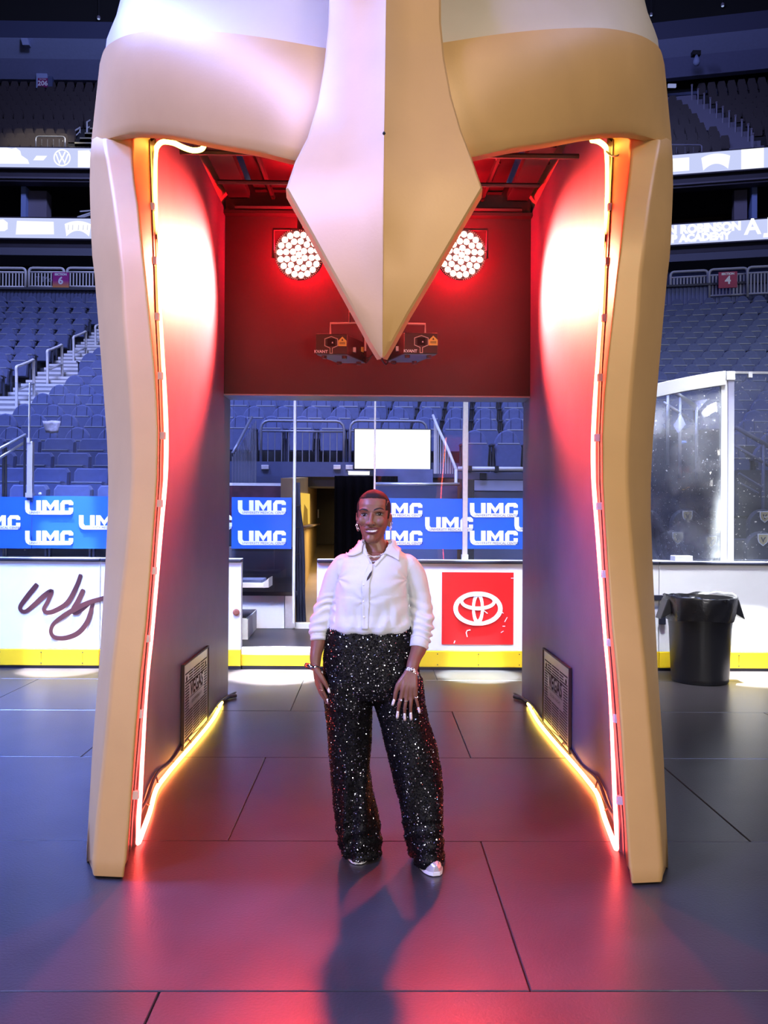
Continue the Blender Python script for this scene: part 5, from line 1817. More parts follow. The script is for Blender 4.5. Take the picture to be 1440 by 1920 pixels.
# ------------------------------------------------------------------ trash can
M['can'] = mat('black_plastic', (0.016, 0.016, 0.019), 0.30, spec=0.6, bump=0.05, bscale=40)
M['bag'] = mat('black_bag', (0.02, 0.02, 0.023), 0.25, spec=0.6, bump=0.5, bscale=14)
c = G(1312, 1277)
t = thing('trash_can', 'big round black plastic trash can standing by the white boards', 'trash can', (c.x, c.y, 0))
MB().lathe([(0.25, 0.0), (0.262, 0.012), (0.266, 0.05), (0.288, 0.52), (0.30, 0.60), (0.302, 0.615), (0.305, 0.78), (0.322, 0.79), (0.322, 0.815), (0.30, 0.815), (0.29, 0.60), (0.25, 0.06), (0.02, 0.05)], (c.x, c.y, 0), 48).obj('body', M['can'], t, smooth=True, angle=40)
rows = []
for j, (r, z) in enumerate(((0.300, 0.70), (0.318, 0.805), (0.336, 0.832), (0.339, 0.81), (0.334, 0.76), (0.325, 0.69), (0.314, 0.63), (0.309, 0.60))):
    ring = []
    for i in range(72):
        a = 2 * math.pi * i / 72
        k = 0.005 * math.sin(a * 9 + j) + 0.004 * math.sin(a * 17 + 2 * j)
        zz = z + (0.020 * math.sin(a * 2 + 0.6) + 0.006 * math.sin(a * 11) if j in (2, 1) else 0.010 * math.sin(3 * a + 1) if j > 5 else 0)
        ring.append((c.x + (r + k) * math.cos(a), c.y + (r + k) * math.sin(a), zz))
    rows.append(ring)
MB().grid(rows, closed=True).obj('bin_liner', M['bag'], t, smooth=True)
for s in (-1, 1):
    x = c.x + s * 0.335
    mb = MB()
    mb.hexa([(x - s * 0.03, c.y - 0.09, 0.66), (x + s * 0.075, c.y - 0.08, 0.60), (x + s * 0.075, c.y + 0.08, 0.60), (x - s * 0.03, c.y + 0.09, 0.66), (x - s * 0.03, c.y - 0.09, 0.80), (x + s * 0.005, c.y - 0.09, 0.80), (x + s * 0.005, c.y + 0.09, 0.80), (x - s * 0.03, c.y + 0.09, 0.80)])
    mb.obj('side_handle', M['can'], t, bevel=0.01)
# dark glossy floor material, laid on nothing
glossy = mat('wet_floor', (0.03, 0.032, 0.03), 0.06, spec=0.8)

# ------------------------------------------------------------------ curved bench glass, right
M['frost'] = glass('scratched_glass', (0.90, 0.94, 1.0), 0.09, 0.05, haze=0.38, hscale=3.0, speck=0.7)
M['frame_white'] = mat('white_frame', (0.82, 0.83, 0.86), 0.35)
M['post_lilac'] = mat('lilac_post', (0.42, 0.43, 0.62), 0.4, metal=0.2)
Yc0 = YB + 0.05
zg = P(1300, 1053, Yc0).z
xa, xb = P(1231, 900, Yc0).x, P(1357, 900, Yc0).x
zt_l, zt_r = P(1235, 716, Yc0).z, P(1357, 698, Yc0).z


def carc(s):
    """plan of the curved pane: bends back towards its left end"""
    return Vector((lerp(xa, xb, s), Yc0 + 0.55 * (1 - s) ** 2.2, 0))


t = thing('bench_glass', 'curved scratched bench glass with a thick white top frame, above the trash can', 'glass screen', carc(0.5) + Vector((0, 0, zg)))
rows = []
for k in range(2):
    rows.append([carc(i / 16) + Vector((0, 0, (zg if k == 0 else lerp(zt_l, zt_r, i / 16) + 0.08 * 0))) for i in range(17)])
o = MB().grid(rows).obj('pane', M['frost'], t, smooth=True)
o.modifiers.new('thickness', 'SOLIDIFY').thickness = 0.012
top = [carc(i / 16) + Vector((0, -0.01, lerp(zt_l, zt_r, i / 16) - 0.05 - 0.015 * i / 16)) for i in range(17)]
hh = 0.075
mb = MB()
ring = []
for p in top:
    ring.append([p + Vector((0, -0.03, -hh)), p + Vector((0, 0.04, -hh)), p + Vector((0, 0.04, hh)), p + Vector((0, -0.03, hh))])
mb.grid(ring, closed=True)
mb.add(ring[0], [(0, 1, 2, 3)])
mb.add(ring[-1], [(3, 2, 1, 0)])
mb.obj('top_frame', M['frame_white'], t, bevel=0.006)
a = carc(0.0)
MB().tube([(a.x, a.y, zg), (a.x, a.y, zt_l)], 0.03, 8).obj('corner_tube', M['alu'], t, smooth=True)
a = carc(0.09)
MB().tube([(a.x, a.y - 0.01, zg), (a.x, a.y - 0.01, zt_l)], 0.014, 8).obj('corner_tube', M['alu'], t, smooth=True)
t = thing('bench_post', 'flat lilac post with white edge between the curved glass and the speckled glass', 'post', (P(1366, 900, Yc0).x, Yc0, zg))
a, b = P(1362, 1050, Yc0), P(1375, 714, Yc0)
MB().box(a.x, b.x, Yc0 - 0.03, Yc0 + 0.05, zg, b.z).obj('upright', M['post_lilac'], t, bevel=0.003)
a2 = P(1351, 714, Yc0)
MB().box(a2.x, a.x - 0.002, Yc0 - 0.02, Yc0 + 0.03, zg, b.z).obj('white_edge', M['frame_white'], t, bevel=0.003)
a3, b3 = P(1360, 714, Yc0), P(1376, 697, Yc0)
MB().box(a3.x, b3.x, Yc0 - 0.04, Yc0 + 0.06, a3.z, b3.z).obj('top_bracket', M['frame_white'], t, bevel=0.008)
t = thing('bench_glass', 'speckled flat bench glass with a thin top rail, cut by the frame edge', 'glass screen', (P(1410, 900, Yc0).x, Yc0, zg))
a, b = P(1377, 1050, Yc0), P(1475, 714, Yc0)
MB().box(a.x, b.x, Yc0, Yc0 + 0.012, zg, P(1420, 699, Yc0).z).obj('pane', glass('speckled_glass', (0.88, 0.92, 1.0), 0.05, 0.03, haze=0.10, hscale=2.0, speck=0.5), t)
z = P(1420, 699, Yc0).z
MB().box(a.x, b.x, Yc0 - 0.01, Yc0 + 0.025, z - 0.012, z + 0.012).obj('top_rail', M['alu'], t)
mb = MB()
p = P(1406, 703, Yc0)
mb.box(p.x - 0.02, p.x + 0.02, Yc0 - 0.02, Yc0 + 0.03, p.z - 0.03, p.z + 0.03)
mb.obj('rail_clip', M['frame_white'], t)
# ledge and white block on the boards
struct(MB().box(P(1223, 1050, Yc0).x, 8.0, YB - 0.01, YB + 0.6, zr + 0.002, zg).obj('trim_ledge', M['frame_white']))
a, b = P(1264, 1052, Yc0 - 0.02), P(1298, 1042, Yc0 - 0.02)
tag(MB().box(a.x, b.x, Yc0 - 0.04, Yc0 + 0.10, zg, b.z).obj('foam_block', M['frame_white'], bevel=0.006), 'small white block on the ledge under the curved glass', 'block')
# penalty-box chairs with shield emblems, seen through the scratched glass
M['chair_dark'] = mat('chair_dark', (0.06, 0.065, 0.085), 0.5, noise=0.1)
M['shield_gold'] = mat('shield_gold', (0.60, 0.52, 0.30), 0.4, metal=0.4)


def bench_chair(px, py, Y, w, lab):
    s = w * Y / FPX / 0.46
    c = P(px, py, Y)
    t = thing('bench_chair', lab, 'chair', (c.x, Y, 0.0), 'dark padded bench chairs with shield emblems')
    z0 = c.z
    zb = 0.65
    R = T((c.x, Y, 0))
    mb = MB()
    lay(mb, [(x * s, z0 + (z - 0.78) * s) for x, z in arch_poly(0.23, 0.30, 0.86, 0.62, 12)], 0.0, 0.08, tilt=0.06)
    mb.v = [tuple(R @ Vector(v)) for v in mb.v]
    bk = mb.obj('backrest', M['chair_dark'], t, smooth=True, angle=50)
    MB().box(c.x - 0.2 * s, c.x + 0.2 * s, Y - 0.36, Y + 0.05, z0 - 0.56 * s, z0 - 0.48 * s).obj('seat_pad', M['chair_dark'], t, bevel=0.02)
    for dx in (-0.17, 0.17):
        for dy in (-0.3, 0.04):
            MB().tube([(c.x + dx * s, Y + dy, z0 - 0.56 * s), (c.x + dx * s, Y + dy, zb)], 0.012, 6).obj('leg', M['alu'], t)
    f = 0.052
    fy = Y + 0.06 * z0 - 0.012
    def sh(k, poly):
        return [(c.x + x * f * k, z0 - 0.02 + z * f * k) for x, z in poly]
    shield = [(-1, 1), (1, 1), (1.0, 0.0), (0.82, -0.62), (0, -1.3), (-0.82, -0.62), (-1.0, 0.0)]
    em = MB().prism(sh(1.22, shield), 0.006, T((0, fy, 0))).obj('shield_rim', M['film_white'], bk)
    MB().prism(sh(1.02, shield), 0.006, T((0, fy - 0.003, 0))).obj('shield_field', M['shield_gold'], bk)
    mv = MB()
    mv.stroke(sh(0.8, [(-0.55, 0.55), (-0.05, -0.75), (0.15, 0.0), (0.62, 0.55)]), f * 0.24, 0.004, T((0, fy - 0.006, 0)))
    mv.obj('shield_mark', M['chair_dark'], bk)


for px, py, Y, w, lab in ((1294, 964, 10.6, 62, 'dark bench chair in the back row behind the curved glass'), (1275, 1005, 9.9, 66, 'dark bench chair in the front row behind the curved glass, near the white block'),
                          (1219, 965, 10.6, 60, 'dark bench chair partly hidden by the arch leg edge'), (1440, 965, 10.6, 62, 'dark bench chair in the back row behind the speckled glass'), (1436, 1008, 9.9, 66, 'dark bench chair in the front row behind the speckled glass'),
                          (1338, 1012, 9.9, 58, 'dark bench chair in the front row close to the lilac post')):
    bench_chair(px, py, Y, w, lab)
struct(MB().box(P(1215, 900, 9.6).x, 8.5, 9.3, 11.4, 0.45, 0.65).obj('floor_bench', M['concrete']))
# stair rails behind the glass
for n, (pts, posts, Y, lab) in enumerate(((((1252, 727), (1306, 763)), ((1252, 727, 812), (1275, 745, 836), (1306, 763, 838)), 11.6, 'bluish stair rail with three posts behind the curved glass'),
                                          (((1378, 800), (1460, 848)), ((1431, 832, 950),), 11.2, 'dark stair rail with one post behind the speckled glass'))):
    t = thing('stair_rail', lab, 'railing', P(*pts[0], Y))
    m = M['alu'] if n == 0 else mat('rail_shadow', (0.12, 0.13, 0.22), 0.4)  # second rail gets a darker, bluer material
    MB().tube([P(*p, Y) for p in pts], 0.03, 8).obj('handrail', m, t, smooth=True)
    MB().tube([P(p[0] - (8 if n == 0 else 0), p[1] + (27 if n == 0 else 36), Y) for p in pts], 0.022, 8).obj('mid_rail', m, t, smooth=True)
    for x, y0, y1 in posts:
        MB().tube([P(x, y0, Y), P(x, y1 + 60, Y)], 0.024, 8).obj('post', m, t, smooth=True)
    if n == 1:
        MB().tube([P(1385, 888, Y), P(1430, 915, Y)], 0.022, 6).obj('lower_rail', m, t)
        MB().tube([P(1385, 905, Y), P(1422, 925, Y)], 0.018, 6).obj('lower_rail', m, t)
for k in range(5):
    Y = 11.3 + 0.45 * k
    a = P(1225, 930 - 26 * k, Y)
    struct(MB().box(a.x, P(1335 + 6 * k, 900, Y).x, Y, Y + 0.5, a.z - 0.35, a.z).obj('terrace_step', M['concrete']))
    a = P(1385, 925 - 22 * k, Y)
    struct(MB().box(a.x, P(1520, 900, Y).x, Y, Y + 0.5, a.z - 0.3, a.z).obj('terrace_step', M['concrete']))
# left: hand rail behind the outer glass and the paper on a seat
t = thing('stair_rail', 'dark stair rail sloping up behind the outer glass beside section 6 stairs', 'railing', P(20, 845, 9.6))
MB().tube([P(-20, 852, 9.5), P(48, 815, 9.9)], 0.018, 8).obj('handrail', M['alu'], t, smooth=True)
MB().tube([P(-20, 870, 9.5), P(46, 830, 9.9)], 0.018, 8).obj('mid_rail', M['alu'], t, smooth=True)
for x, y in ((6, 842), (11, 839), (46, 820)):
    MB().tube([P(x, y, 9.7), P(x, y + 212, 9.7)], 0.014, 8).obj('post', M['rail_dark'], t)
q = [(80, 789), (112, 790), (110, 812), (86, 811)]
Yp_ = DROW[4] - 0.11
n = 5
rows = []
for j in range(n):
    rows.append([P(lerp(lerp(80, 86, j / 4), lerp(114, 109, j / 4), i / 4), lerp(789, 812, j / 4) + 0.8 * math.sin(i * 2 + j), Yp_ - 0.012 * math.sin(i * 1.4 + j)) for i in range(n)])
o = MB().grid(rows).obj('paper_bag', mat('paper_white', (0.75, 0.72, 0.78), 0.6, noise=0.25, nscale=25), smooth=True)
o.modifiers.new('thickness', 'SOLIDIFY').thickness = 0.006
tag(o, 'crumpled white paper bag hung on a blue seat behind the outer glass', 'paper')
for n, (px, py, Y) in enumerate(((75.5, 926, 10.1),)):
    c = P(px, py, Y)
    tag(MB().lathe([(0.005, 0.02), (0.018, 0.014), (0.022, 0), (0.018, -0.014), (0.004, -0.02)], c, 12).obj('white_ball', M['film_white'], smooth=True), ['small white ball between the lowest blue seats behind the outer glass', 'small white ball by the arch in the second row of blue seats'][n], 'ball')  # end cap of a seat arm, modelled as a small round knob
# ------------------------------------------------------------------ the woman
YW = 3.88
KP = FPX / YW


def remesh(mb, name, voxel, smooth_it=0, factor=0.5):
    o = mb.obj('remesh_tmp', [], None)
    m = o.modifiers.new('r', 'REMESH')
    m.mode, m.voxel_size, m.use_smooth_shade = 'VOXEL', voxel, True
    if smooth_it:
        s = o.modifiers.new('s', 'SMOOTH')
        s.iterations, s.factor = smooth_it, factor
    dg = bpy.context.evaluated_depsgraph_get()
    me = bpy.data.meshes.new_from_object(o.evaluated_get(dg))
    old = o.data
    bpy.data.objects.remove(o)
    bpy.data.meshes.remove(old)
    me.name = name
    me.shade_smooth()
    return me


def ellip(mb, c, r, n=14, rot=None):
    vs, fs = [], []
    for i in range(n + 1):
        a = math.pi * i / n
        for j in range(n * 2):
            b = 2 * math.pi * j / (n * 2)
            v = Vector((r[0] * math.sin(a) * math.cos(b), r[1] * math.sin(a) * math.sin(b), r[2] * math.cos(a)))
            if rot is not None:
                v = rot @ v
            vs.append(Vector(c) + v)
    k = n * 2
    for i in range(n):
        for j in range(k):
            fs.append((i * k + j, i * k + (j + 1) % k, (i + 1) * k + (j + 1) % k, (i + 1) * k + j))
    bm = bmesh.new()
    bv = [bm.verts.new(v) for v in vs]
    for f in fs:
        try:
            bm.faces.new([bv[i] for i in f])
        except ValueError:
            pass
    bmesh.ops.remove_doubles(bm, verts=bm.verts, dist=1e-6)
    bm.verts.index_update()
    mb.add([v.co.copy() for v in bm.verts], [tuple(v.index for v in f.verts) for f in bm.faces])
    bm.free()


def limb(mb, pts, n=14):
    """rounded tapering limb through (point, radius) pairs"""
    ps = [Vector(p) for p, r in pts]
    rs = [r for p, r in pts]
    fine, rf = [], []
    k = 5
    cp = catmull(ps, k)
    for i in range(len(rs) - 1):
        rf += [lerp(rs[i], rs[i + 1], (3 * (j / k) ** 2 - 2 * (j / k) ** 3)) for j in range(k)]
    rf.append(rs[-1])
    mb.tube(cp, rf, n)
    ellip(mb, cp[0], (rf[0] * .98,) * 3, 8)
    ellip(mb, cp[-1], (rf[-1] * .98,) * 3, 8)


def ring_loft(mb, rows, n=40, p=2.3):
    """closed solid through super-elliptic rings (y px, x left px, x right px, Y centre, half depth front, half depth back)"""
    rr = []
    for (y, xl, xr, yc, hf, hb) in rows:
        A, B = P(xl, y, yc), P(xr, y, yc)
        cx, z, w = (A.x + B.x) / 2, (A.z + B.z) / 2, (B.x - A.x) / 2
        ring = []
        for j in range(n):
            a = 2 * math.pi * j / n
            ca, sa = math.cos(a), math.sin(a)
            ca = math.copysign(abs(ca) ** (2 / p), ca)
            sa = math.copysign(abs(sa) ** (2 / p), sa)
            ring.append((cx + w * ca, yc + (hb if sa > 0 else hf) * sa, z))
        rr.append(ring)
    k = len(rr)
    mb.grid(rr, closed=True)
    mb.add(rr[0], [tuple(range(n))])
    mb.add(rr[-1], [tuple(range(n - 1, -1, -1))])


woman = thing('person', 'smiling short-haired person in white shirt and black sequined trousers, standing under the arch', 'person', (P(735, 1630, YW).x, YW, 0))
M['skin'] = mat('deep_brown_skin', (0.215, 0.092, 0.064), 0.42, spec=0.45, noise=0.06, nscale=30)
_sb = M['skin'].node_tree.nodes['Principled BSDF']
_sb.inputs['Subsurface Weight'].default_value = 0.12
_sb.inputs['Subsurface Radius'].default_value = (0.02, 0.007, 0.004)
M['hair'] = mat('cropped_hair', (0.018, 0.010, 0.010), 0.75, spec=0.35, bump=0.9, bscale=700)
M['brow'] = mat('brow_black', (0.012, 0.007, 0.006), 0.7)
M['eye'] = mat('eye_white', (0.26, 0.23, 0.22), 0.25)
M['iris'] = mat('iris_dark', (0.012, 0.007, 0.005), 0.08, spec=0.8)
M['lip'] = mat('lip_rose', (0.15, 0.035, 0.04), 0.28, spec=0.6)
M['teeth'] = mat('tooth_white', (0.85, 0.84, 0.82), 0.2)
M['shirt'] = mat('white_cotton', (0.66, 0.67, 0.70), 0.75, noise=0.02, nscale=20, bump=0.15, bscale=30, sheen=0.15)
M['trouser'] = mat('black_lame', (0.006, 0.005, 0.006), 0.5, spec=0.2)
M['seq_dark'] = mat('sequin_dark', (0.005, 0.0045, 0.0055), 0.3, spec=0.06)
M['seq_bright'] = mat('sequin_bright', (0.85, 0.85, 0.90), 0.22, metal=1.0)
M['silver'] = mat('polished_silver', (0.85, 0.85, 0.88), 0.12, metal=1.0)
M['nail'] = mat('nail_white', (0.88, 0.78, 0.80), 0.15, spec=0.7)
M['shoe'] = mat('silver_shoe', (0.75, 0.70, 0.74), 0.22, metal=0.55)
M['sole'] = mat('white_sole', (0.78, 0.76, 0.78), 0.4)

# ---- head frame: metres from the middle of the head, x right, y back, z up
HX, HY = P(700.5, 965, YW).x, YW + 0.005
ZTOP, ZCHIN = P(700, 919, YW).z, P(700, 1016.5, YW).z
HH = ZTOP - ZCHIN
FT = math.radians(7)          # the face turns a little towards the lens's left
RH = Matrix.Rotation(-FT, 4, 'Z') @ Matrix.Rotation(math.radians(2.5), 4, 'Y')
HC = Vector((HX, HY, (ZTOP + ZCHIN) / 2))


def hp(x, y, t):
    """point in head space: t = 0 chin, 1 crown"""
    return HC + RH @ Vector((x, y, (t - 0.5) * HH))


WID = [(0, .024), (.06, .036), (.14, .048), (.24, .0580), (.36, .0655), (.48, .0700), (.60, .0720), (.72, .0715), (.82, .0640), (.90, .0505), (.96, .033), (1, .004)]
FRO = [(0, .070), (.06, .080), (.14, .083), (.24, .084), (.36, .086), (.48, .084), (.60, .0885), (.72, .0875), (.82, .078), (.90, .061), (.96, .040), (1, .004)]
BAC = [(0, .010), (.06, .025), (.14, .045), (.24, .065), (.36, .085), (.48, .098), (.60, .105), (.72, .104), (.82, .094), (.90, .074), (.96, .048), (1, .004)]
body = MB()
rings = []
for i in range(33):
    t = i / 32
    w, f, b = interp(WID, t), interp(FRO, t), interp(BAC, t)
    ring = []
    for j in range(36):
        a = 2 * math.pi * j / 36
        ca, sa = math.cos(a), math.sin(a)
        p_ = 2.35
        x = w * math.copysign(abs(ca) ** (2 / p_), ca)
        y = (b if sa > 0 else f) * math.copysign(abs(sa) ** (2 / (2.0 if sa > 0 else 2.15)), sa)
        ring.append(hp(x, y, t))
    rings.append(ring)
body.grid(rings, closed=True)
body.add(rings[0], [tuple(range(36))])
body.add(rings[-1], [tuple(range(35, -1, -1))])
# nose, brow, cheeks, lips, chin, ears
limb(body, [(hp(0, -.080, .565), .0075), (hp(0, -.090, .48), .0080), (hp(0, -.099, .41), .0095), (hp(0, -.1045, .365), .0118)], 10)
ellip(body, hp(0, -.1040, .360), (.0130, .0120, .0105))
for s in (-1, 1):
    ellip(body, hp(s * .0145, -.0945, .352), (.0092, .0115, .0085))
    limb(body, [(hp(s * .012, -.0835, .600), .0075), (hp(s * .032, -.0800, .615), .0085), (hp(s * .052, -.0640, .595), .0080)], 8)
    ellip(body, hp(s * .040, -.0660, .400), (.022, .018, .022))
    limb(body, [(hp(s * .004, -.0905, .268), .0052), (hp(s * .018, -.0865, .262), .0048), (hp(s * .032, -.0740, .255), .0035)], 8)
    limb(body, [(hp(s * .003, -.0885, .195), .0060), (hp(s * .016, -.0850, .205), .0056), (hp(s * .030, -.0740, .240), .0036)], 8)
    # ear: shell and lobe
    Re = RH.to_3x3() @ Matrix.Rotation(s * math.radians(-22), 3, 'Z')
    ellip(body, hp(s * .0735, .012, .455), (.0060, .0165, .0290), 10, Re)
    ellip(body, hp(s * .0725, .006, .345), (.0058, .0085, .0100), 8, Re)
    limb(body, [(hp(s * .0765, .002, .40), .0035), (hp(s * .0800, .018, .44), .0040), (hp(s * .0800, .022, .50), .0042), (hp(s * .0775, .006, .545), .0040), (hp(s * .0745, -.002, .52), .0030)], 7)
ellip(body, hp(0, -.0715, .065), (.0235, .0180, .0200))
# neck and shoulders
NB = P(706, 1052, YW)
limb(body, [(hp(0, .018, .20), .050), (hp(.002, .024, .02), .0505), (Vector((NB.x, YW + .022, P(704, 1035, YW).z)), .054), (Vector((NB.x, YW + .012, NB.z)), .066)], 18)
ring_loft(body, [(1172, 624, 764, YW, .100, .10), (1120, 634, 758, YW, .112, .105), (1082, 638, 762, YW, .108, .10), (1058, 646, 765, YW, .092, .09), (1046, 664, 748, YW, .072, .075), (1036, 682, 728, YW + .01, .055, .06)], 32)
ring_loft(body, [(1175, 622, 766, YW, .10, .10), (1230, 616, 776, YW, .115, .12), (1270, 622, 774, YW, .10, .11), (1288, 640, 760, YW, .08, .09)], 32)
# legs and feet (inside the trousers and shoes)
limb(body, [(P(655, 1290, YW), .080), (P(656, 1420, YW + .02), .062), (P(662, 1520, YW + .05), .050), (P(674, 1592, YW + .07), .036)], 14)
limb(body, [(P(745, 1290, YW), .080), (P(768, 1420, YW - .02), .062), (P(786, 1520, YW - .03), .050), (P(800, 1600, YW - .02), .036)], 14)
# her right arm (hanging, nearer the left leg of the arch)
limb(body, [(P(645, 1066, YW), .040), (P(619, 1110, YW + .02), .034), (P(606, 1158, YW + .015), .033), (P(598, 1200, YW - .01), .0345), (P(592, 1228, YW - .035), .0270), (P(591.5, 1250, YW - .05), .0215)], 16)
# her left arm
limb(body, [(P(764, 1066, YW), .040), (P(784, 1110, YW + .02), .036), (P(791, 1160, YW + .005), .034), (P(787, 1208, YW - .06), .0370), (P(777, 1236, YW - .11), .0285), (P(770.5, 1260, YW - .150), .0245)], 16)


def finger(pts, rs):
    limb(body, list(zip([P(*p) for p in pts], rs)), 10)


YL = YW - .175       # plane of her left hand
KN = {'index': (752.5, 1306), 'middle': (762, 1309), 'ring': (771.3, 1307.5), 'pinky': (779, 1303)}
for (x, y), xr in zip(KN.values(), (763, 767.5, 772, 776.5)):
    finger([(xr, 1262, YL + .016), (lerp(xr, x, .5), 1284, YL - .002), (x, y, YL)], [.0150, .0128, .0098])
finger([(752.5, 1306, YL), (749, 1318, YL - .002), (746.8, 1329, YL + .006), (745.6, 1338, YL + .014)], [.0092, .0082, .0074, .0060])
finger([(762, 1309, YL), (760, 1321, YL - .003), (758.8, 1332, YL + .005), (758.6, 1342, YL + .014)], [.0092, .0082, .0074, .0060])
finger([(771.3, 1307.5, YL), (770.4, 1319, YL - .002), (769.9, 1330, YL + .006), (770.2, 1340, YL + .014)], [.0090, .0080, .0072, .0058])
finger([(779, 1303, YL + .002), (780.8, 1313, YL + .001), (783.2, 1322, YL + .007), (785, 1329.5, YL + .013)], [.0082, .0072, .0064, .0052])
finger([(760, 1268, YL + .010), (748, 1283, YL + .004), (742.5, 1297, YL + .003), (740.5, 1308, YL + .006), (738.6, 1315, YL + .009)], [.0160, .0130, .0100, .0086, .0066])
YR_ = YW - .075      # plane of her right hand
for k, (x, y, dy) in enumerate(((601, 1281, -.004), (599, 1284, .016), (597, 1285, .034), (595, 1283, .050))):
    finger([(592.5, 1252, YR_ + .01 + .012 * k), (lerp(592.5, x, .55), 1268, YR_ + dy * .8), (x, y, YR_ + dy)], [.0155, .0140, .0105])
finger([(601, 1281, YR_ - .004), (604.5, 1293, YR_ - .006), (609.5, 1303, YR_ - .002), (614, 1312, YR_ + .004)], [.0100, .0086, .0076, .0060])
finger([(599, 1284, YR_ + .016), (602, 1297, YR_ + .014), (607.5, 1308, YR_ + .018), (613, 1318, YR_ + .022)], [.0098, .0086, .0076, .0060])
finger([(597, 1285, YR_ + .034), (600, 1297, YR_ + .034), (606, 1307, YR_ + .036), (611.5, 1315, YR_ + .038)], [.0094, .0082, .0072, .0058])
finger([(595, 1283, YR_ + .050), (598, 1293, YR_ + .052), (603, 1301, YR_ + .054), (608, 1308, YR_ + .054)], [.0084, .0072, .0064, .0052])
finger([(594, 1257, YR_ - .010), (601.5, 1268, YR_ - .020), (608.5, 1279, YR_ - .022), (613, 1287, YR_ - .020), (615.3, 1292.5, YR_ - .017)], [.0165, .0135, .0105, .0090, .0070])

me = remesh(body, 'person_body', 0.0031, 3, 0.5)
# eye sockets, nostril hollows and the open smile, pushed in after the skin has formed
EYES = [hp(-.0315, -.083, .522), hp(.0325, -.083, .524)]
for v in me.vertices:
    if v.co.z > ZCHIN and v.co.y < HY:
        for e in EYES:
            d2 = ((v.co.x - e.x) / .0175) ** 2 + ((v.co.z - e.z) / .0105) ** 2
            if d2 < 4:
                v.co.y += .0062 * math.exp(-d2)
        m_ = hp(0, -.09, .230)
        d2 = ((v.co.x - m_.x) / .024) ** 2 + ((v.co.z - m_.z) / .0048) ** 2
        if d2 < 4:
            v.co.y += .0040 * math.exp(-d2)
skin = put('body', me, M['skin'], woman)
BVH_SKIN = BVHTree.FromPolygons([v.co for v in me.vertices], [tuple(p.vertices) for p in me.polygons])


def cast(px, py, bvh, off):
    d = (P(px, py, 5.0) - CAMLOC).normalized()
    h, n, i, dist = bvh.ray_cast(CAMLOC, d)
    if h is None:
        h, n, i, dist = bvh.find_nearest(P(px, py, YW - 0.08))
    if n.dot(d) > 0:
        n = -n
    return h + n * off


def patch(name, poly, bvh, off, m, parent, cell=1.2, thick=0.0):
    """thin piece laid on a surface: outline given in photograph pixels"""
    bm = bmesh.new()
    vs = [bm.verts.new((x, y, 0)) for x, y in poly]
    bm.faces.new(vs)
    bmesh.ops.triangulate(bm, faces=bm.faces)
    for _ in range(5):
        es = [e for e in bm.edges if e.calc_length() > cell * 1.6]
        if not es:
            break
        bmesh.ops.subdivide_edges(bm, edges=es, cuts=1)
        bmesh.ops.triangulate(bm, faces=bm.faces)
    for v in bm.verts:
        v.co = cast(v.co.x, v.co.y, bvh, off)
    bmesh.ops.recalc_face_normals(bm, faces=bm.faces)
    me = bpy.data.meshes.new(name)
    bm.to_mesh(me)
    bm.free()
    me.shade_smooth()
    o = put(name, me, m, parent)
    if thick:
        s = o.modifiers.new('thickness', 'SOLIDIFY')
        s.thickness, s.offset = thick, 0
    return o


# ---- face pieces
def disc(cx, cy, rx, ry, n=14):
    return [(cx + rx * math.cos(2 * math.pi * i / n), cy + ry * math.sin(2 * math.pi * i / n)) for i in range(n)]


for s, (cx, cy, hw) in enumerate(((682.9, 965.4, 6.9), (711.2, 964.0, 7.3))):
    sg = -1 if s == 0 else 1
    e = patch('eye', [(cx - hw, cy + 0.5 - 0.3 * sg), (cx - hw * .5, cy - 2.2), (cx, cy - 2.9), (cx + hw * .5, cy - 2.4), (cx + hw, cy + 0.1 + 0.0 * sg), (cx + hw * .5, cy + 1.9), (cx, cy + 2.4), (cx - hw * .5, cy + 2.0)], BVH_SKIN, .0008, M['eye'], woman, 1.0)
    patch('iris', disc(cx + 0.3, cy - 0.3, 2.8, 2.6), BVH_SKIN, .0014, M['iris'], e, 0.9)
    patch('eye_glint', disc(cx - 0.4, cy - 1.0, 0.55, 0.55, 8), BVH_SKIN, .0020, M['teeth'], e, 0.6)
    patch('upper_lash', [(cx - hw - 1.4, cy + 0.2 - .4 * sg), (cx - hw * .5, cy - 3.6), (cx, cy - 4.3), (cx + hw * .5, cy - 3.8), (cx + hw + 1.4, cy - 0.8 + .0 * sg), (cx + hw * .6, cy - 1.6), (cx, cy - 2.3), (cx - hw * .6, cy - 1.5)], BVH_SKIN, .0016, M['brow'], e, 1.0)
    patch('lower_lash', [(cx - hw, cy + 0.8), (cx, cy + 2.3), (cx + hw, cy + 0.4), (cx + hw * .5, cy + 2.5), (cx, cy + 3.1), (cx - hw * .5, cy + 2.7)], BVH_SKIN, .0013, M['brow'], e, 1.0)
patch('eyebrow', [(690.4, 958.2), (689.6, 955.8), (684, 953.8), (679.5, 953.4), (675, 955.5), (672.3, 959), (675.5, 957.3), (679.8, 955.9), (684.5, 956.8)], BVH_SKIN, .0012, M['brow'], woman, 1.0)
patch('eyebrow', [(700.6, 958), (701.6, 955.2), (707, 952.6), (712.5, 951.6), (717.5, 953.4), (720.6, 957), (717, 955.6), (712.3, 954.4), (707, 955.8)], BVH_SKIN, .0012, M['brow'], woman, 1.0)
patch('upper_lip', [(684.4, 993.6), (690, 990.6), (695.5, 988.7), (698.3, 989.4), (701, 988.4), (707.5, 989.4), (713.6, 991.6), (708, 993.1), (698.6, 993.6), (690, 994.2)], BVH_SKIN, .0010, M['lip'], woman, 1.0)
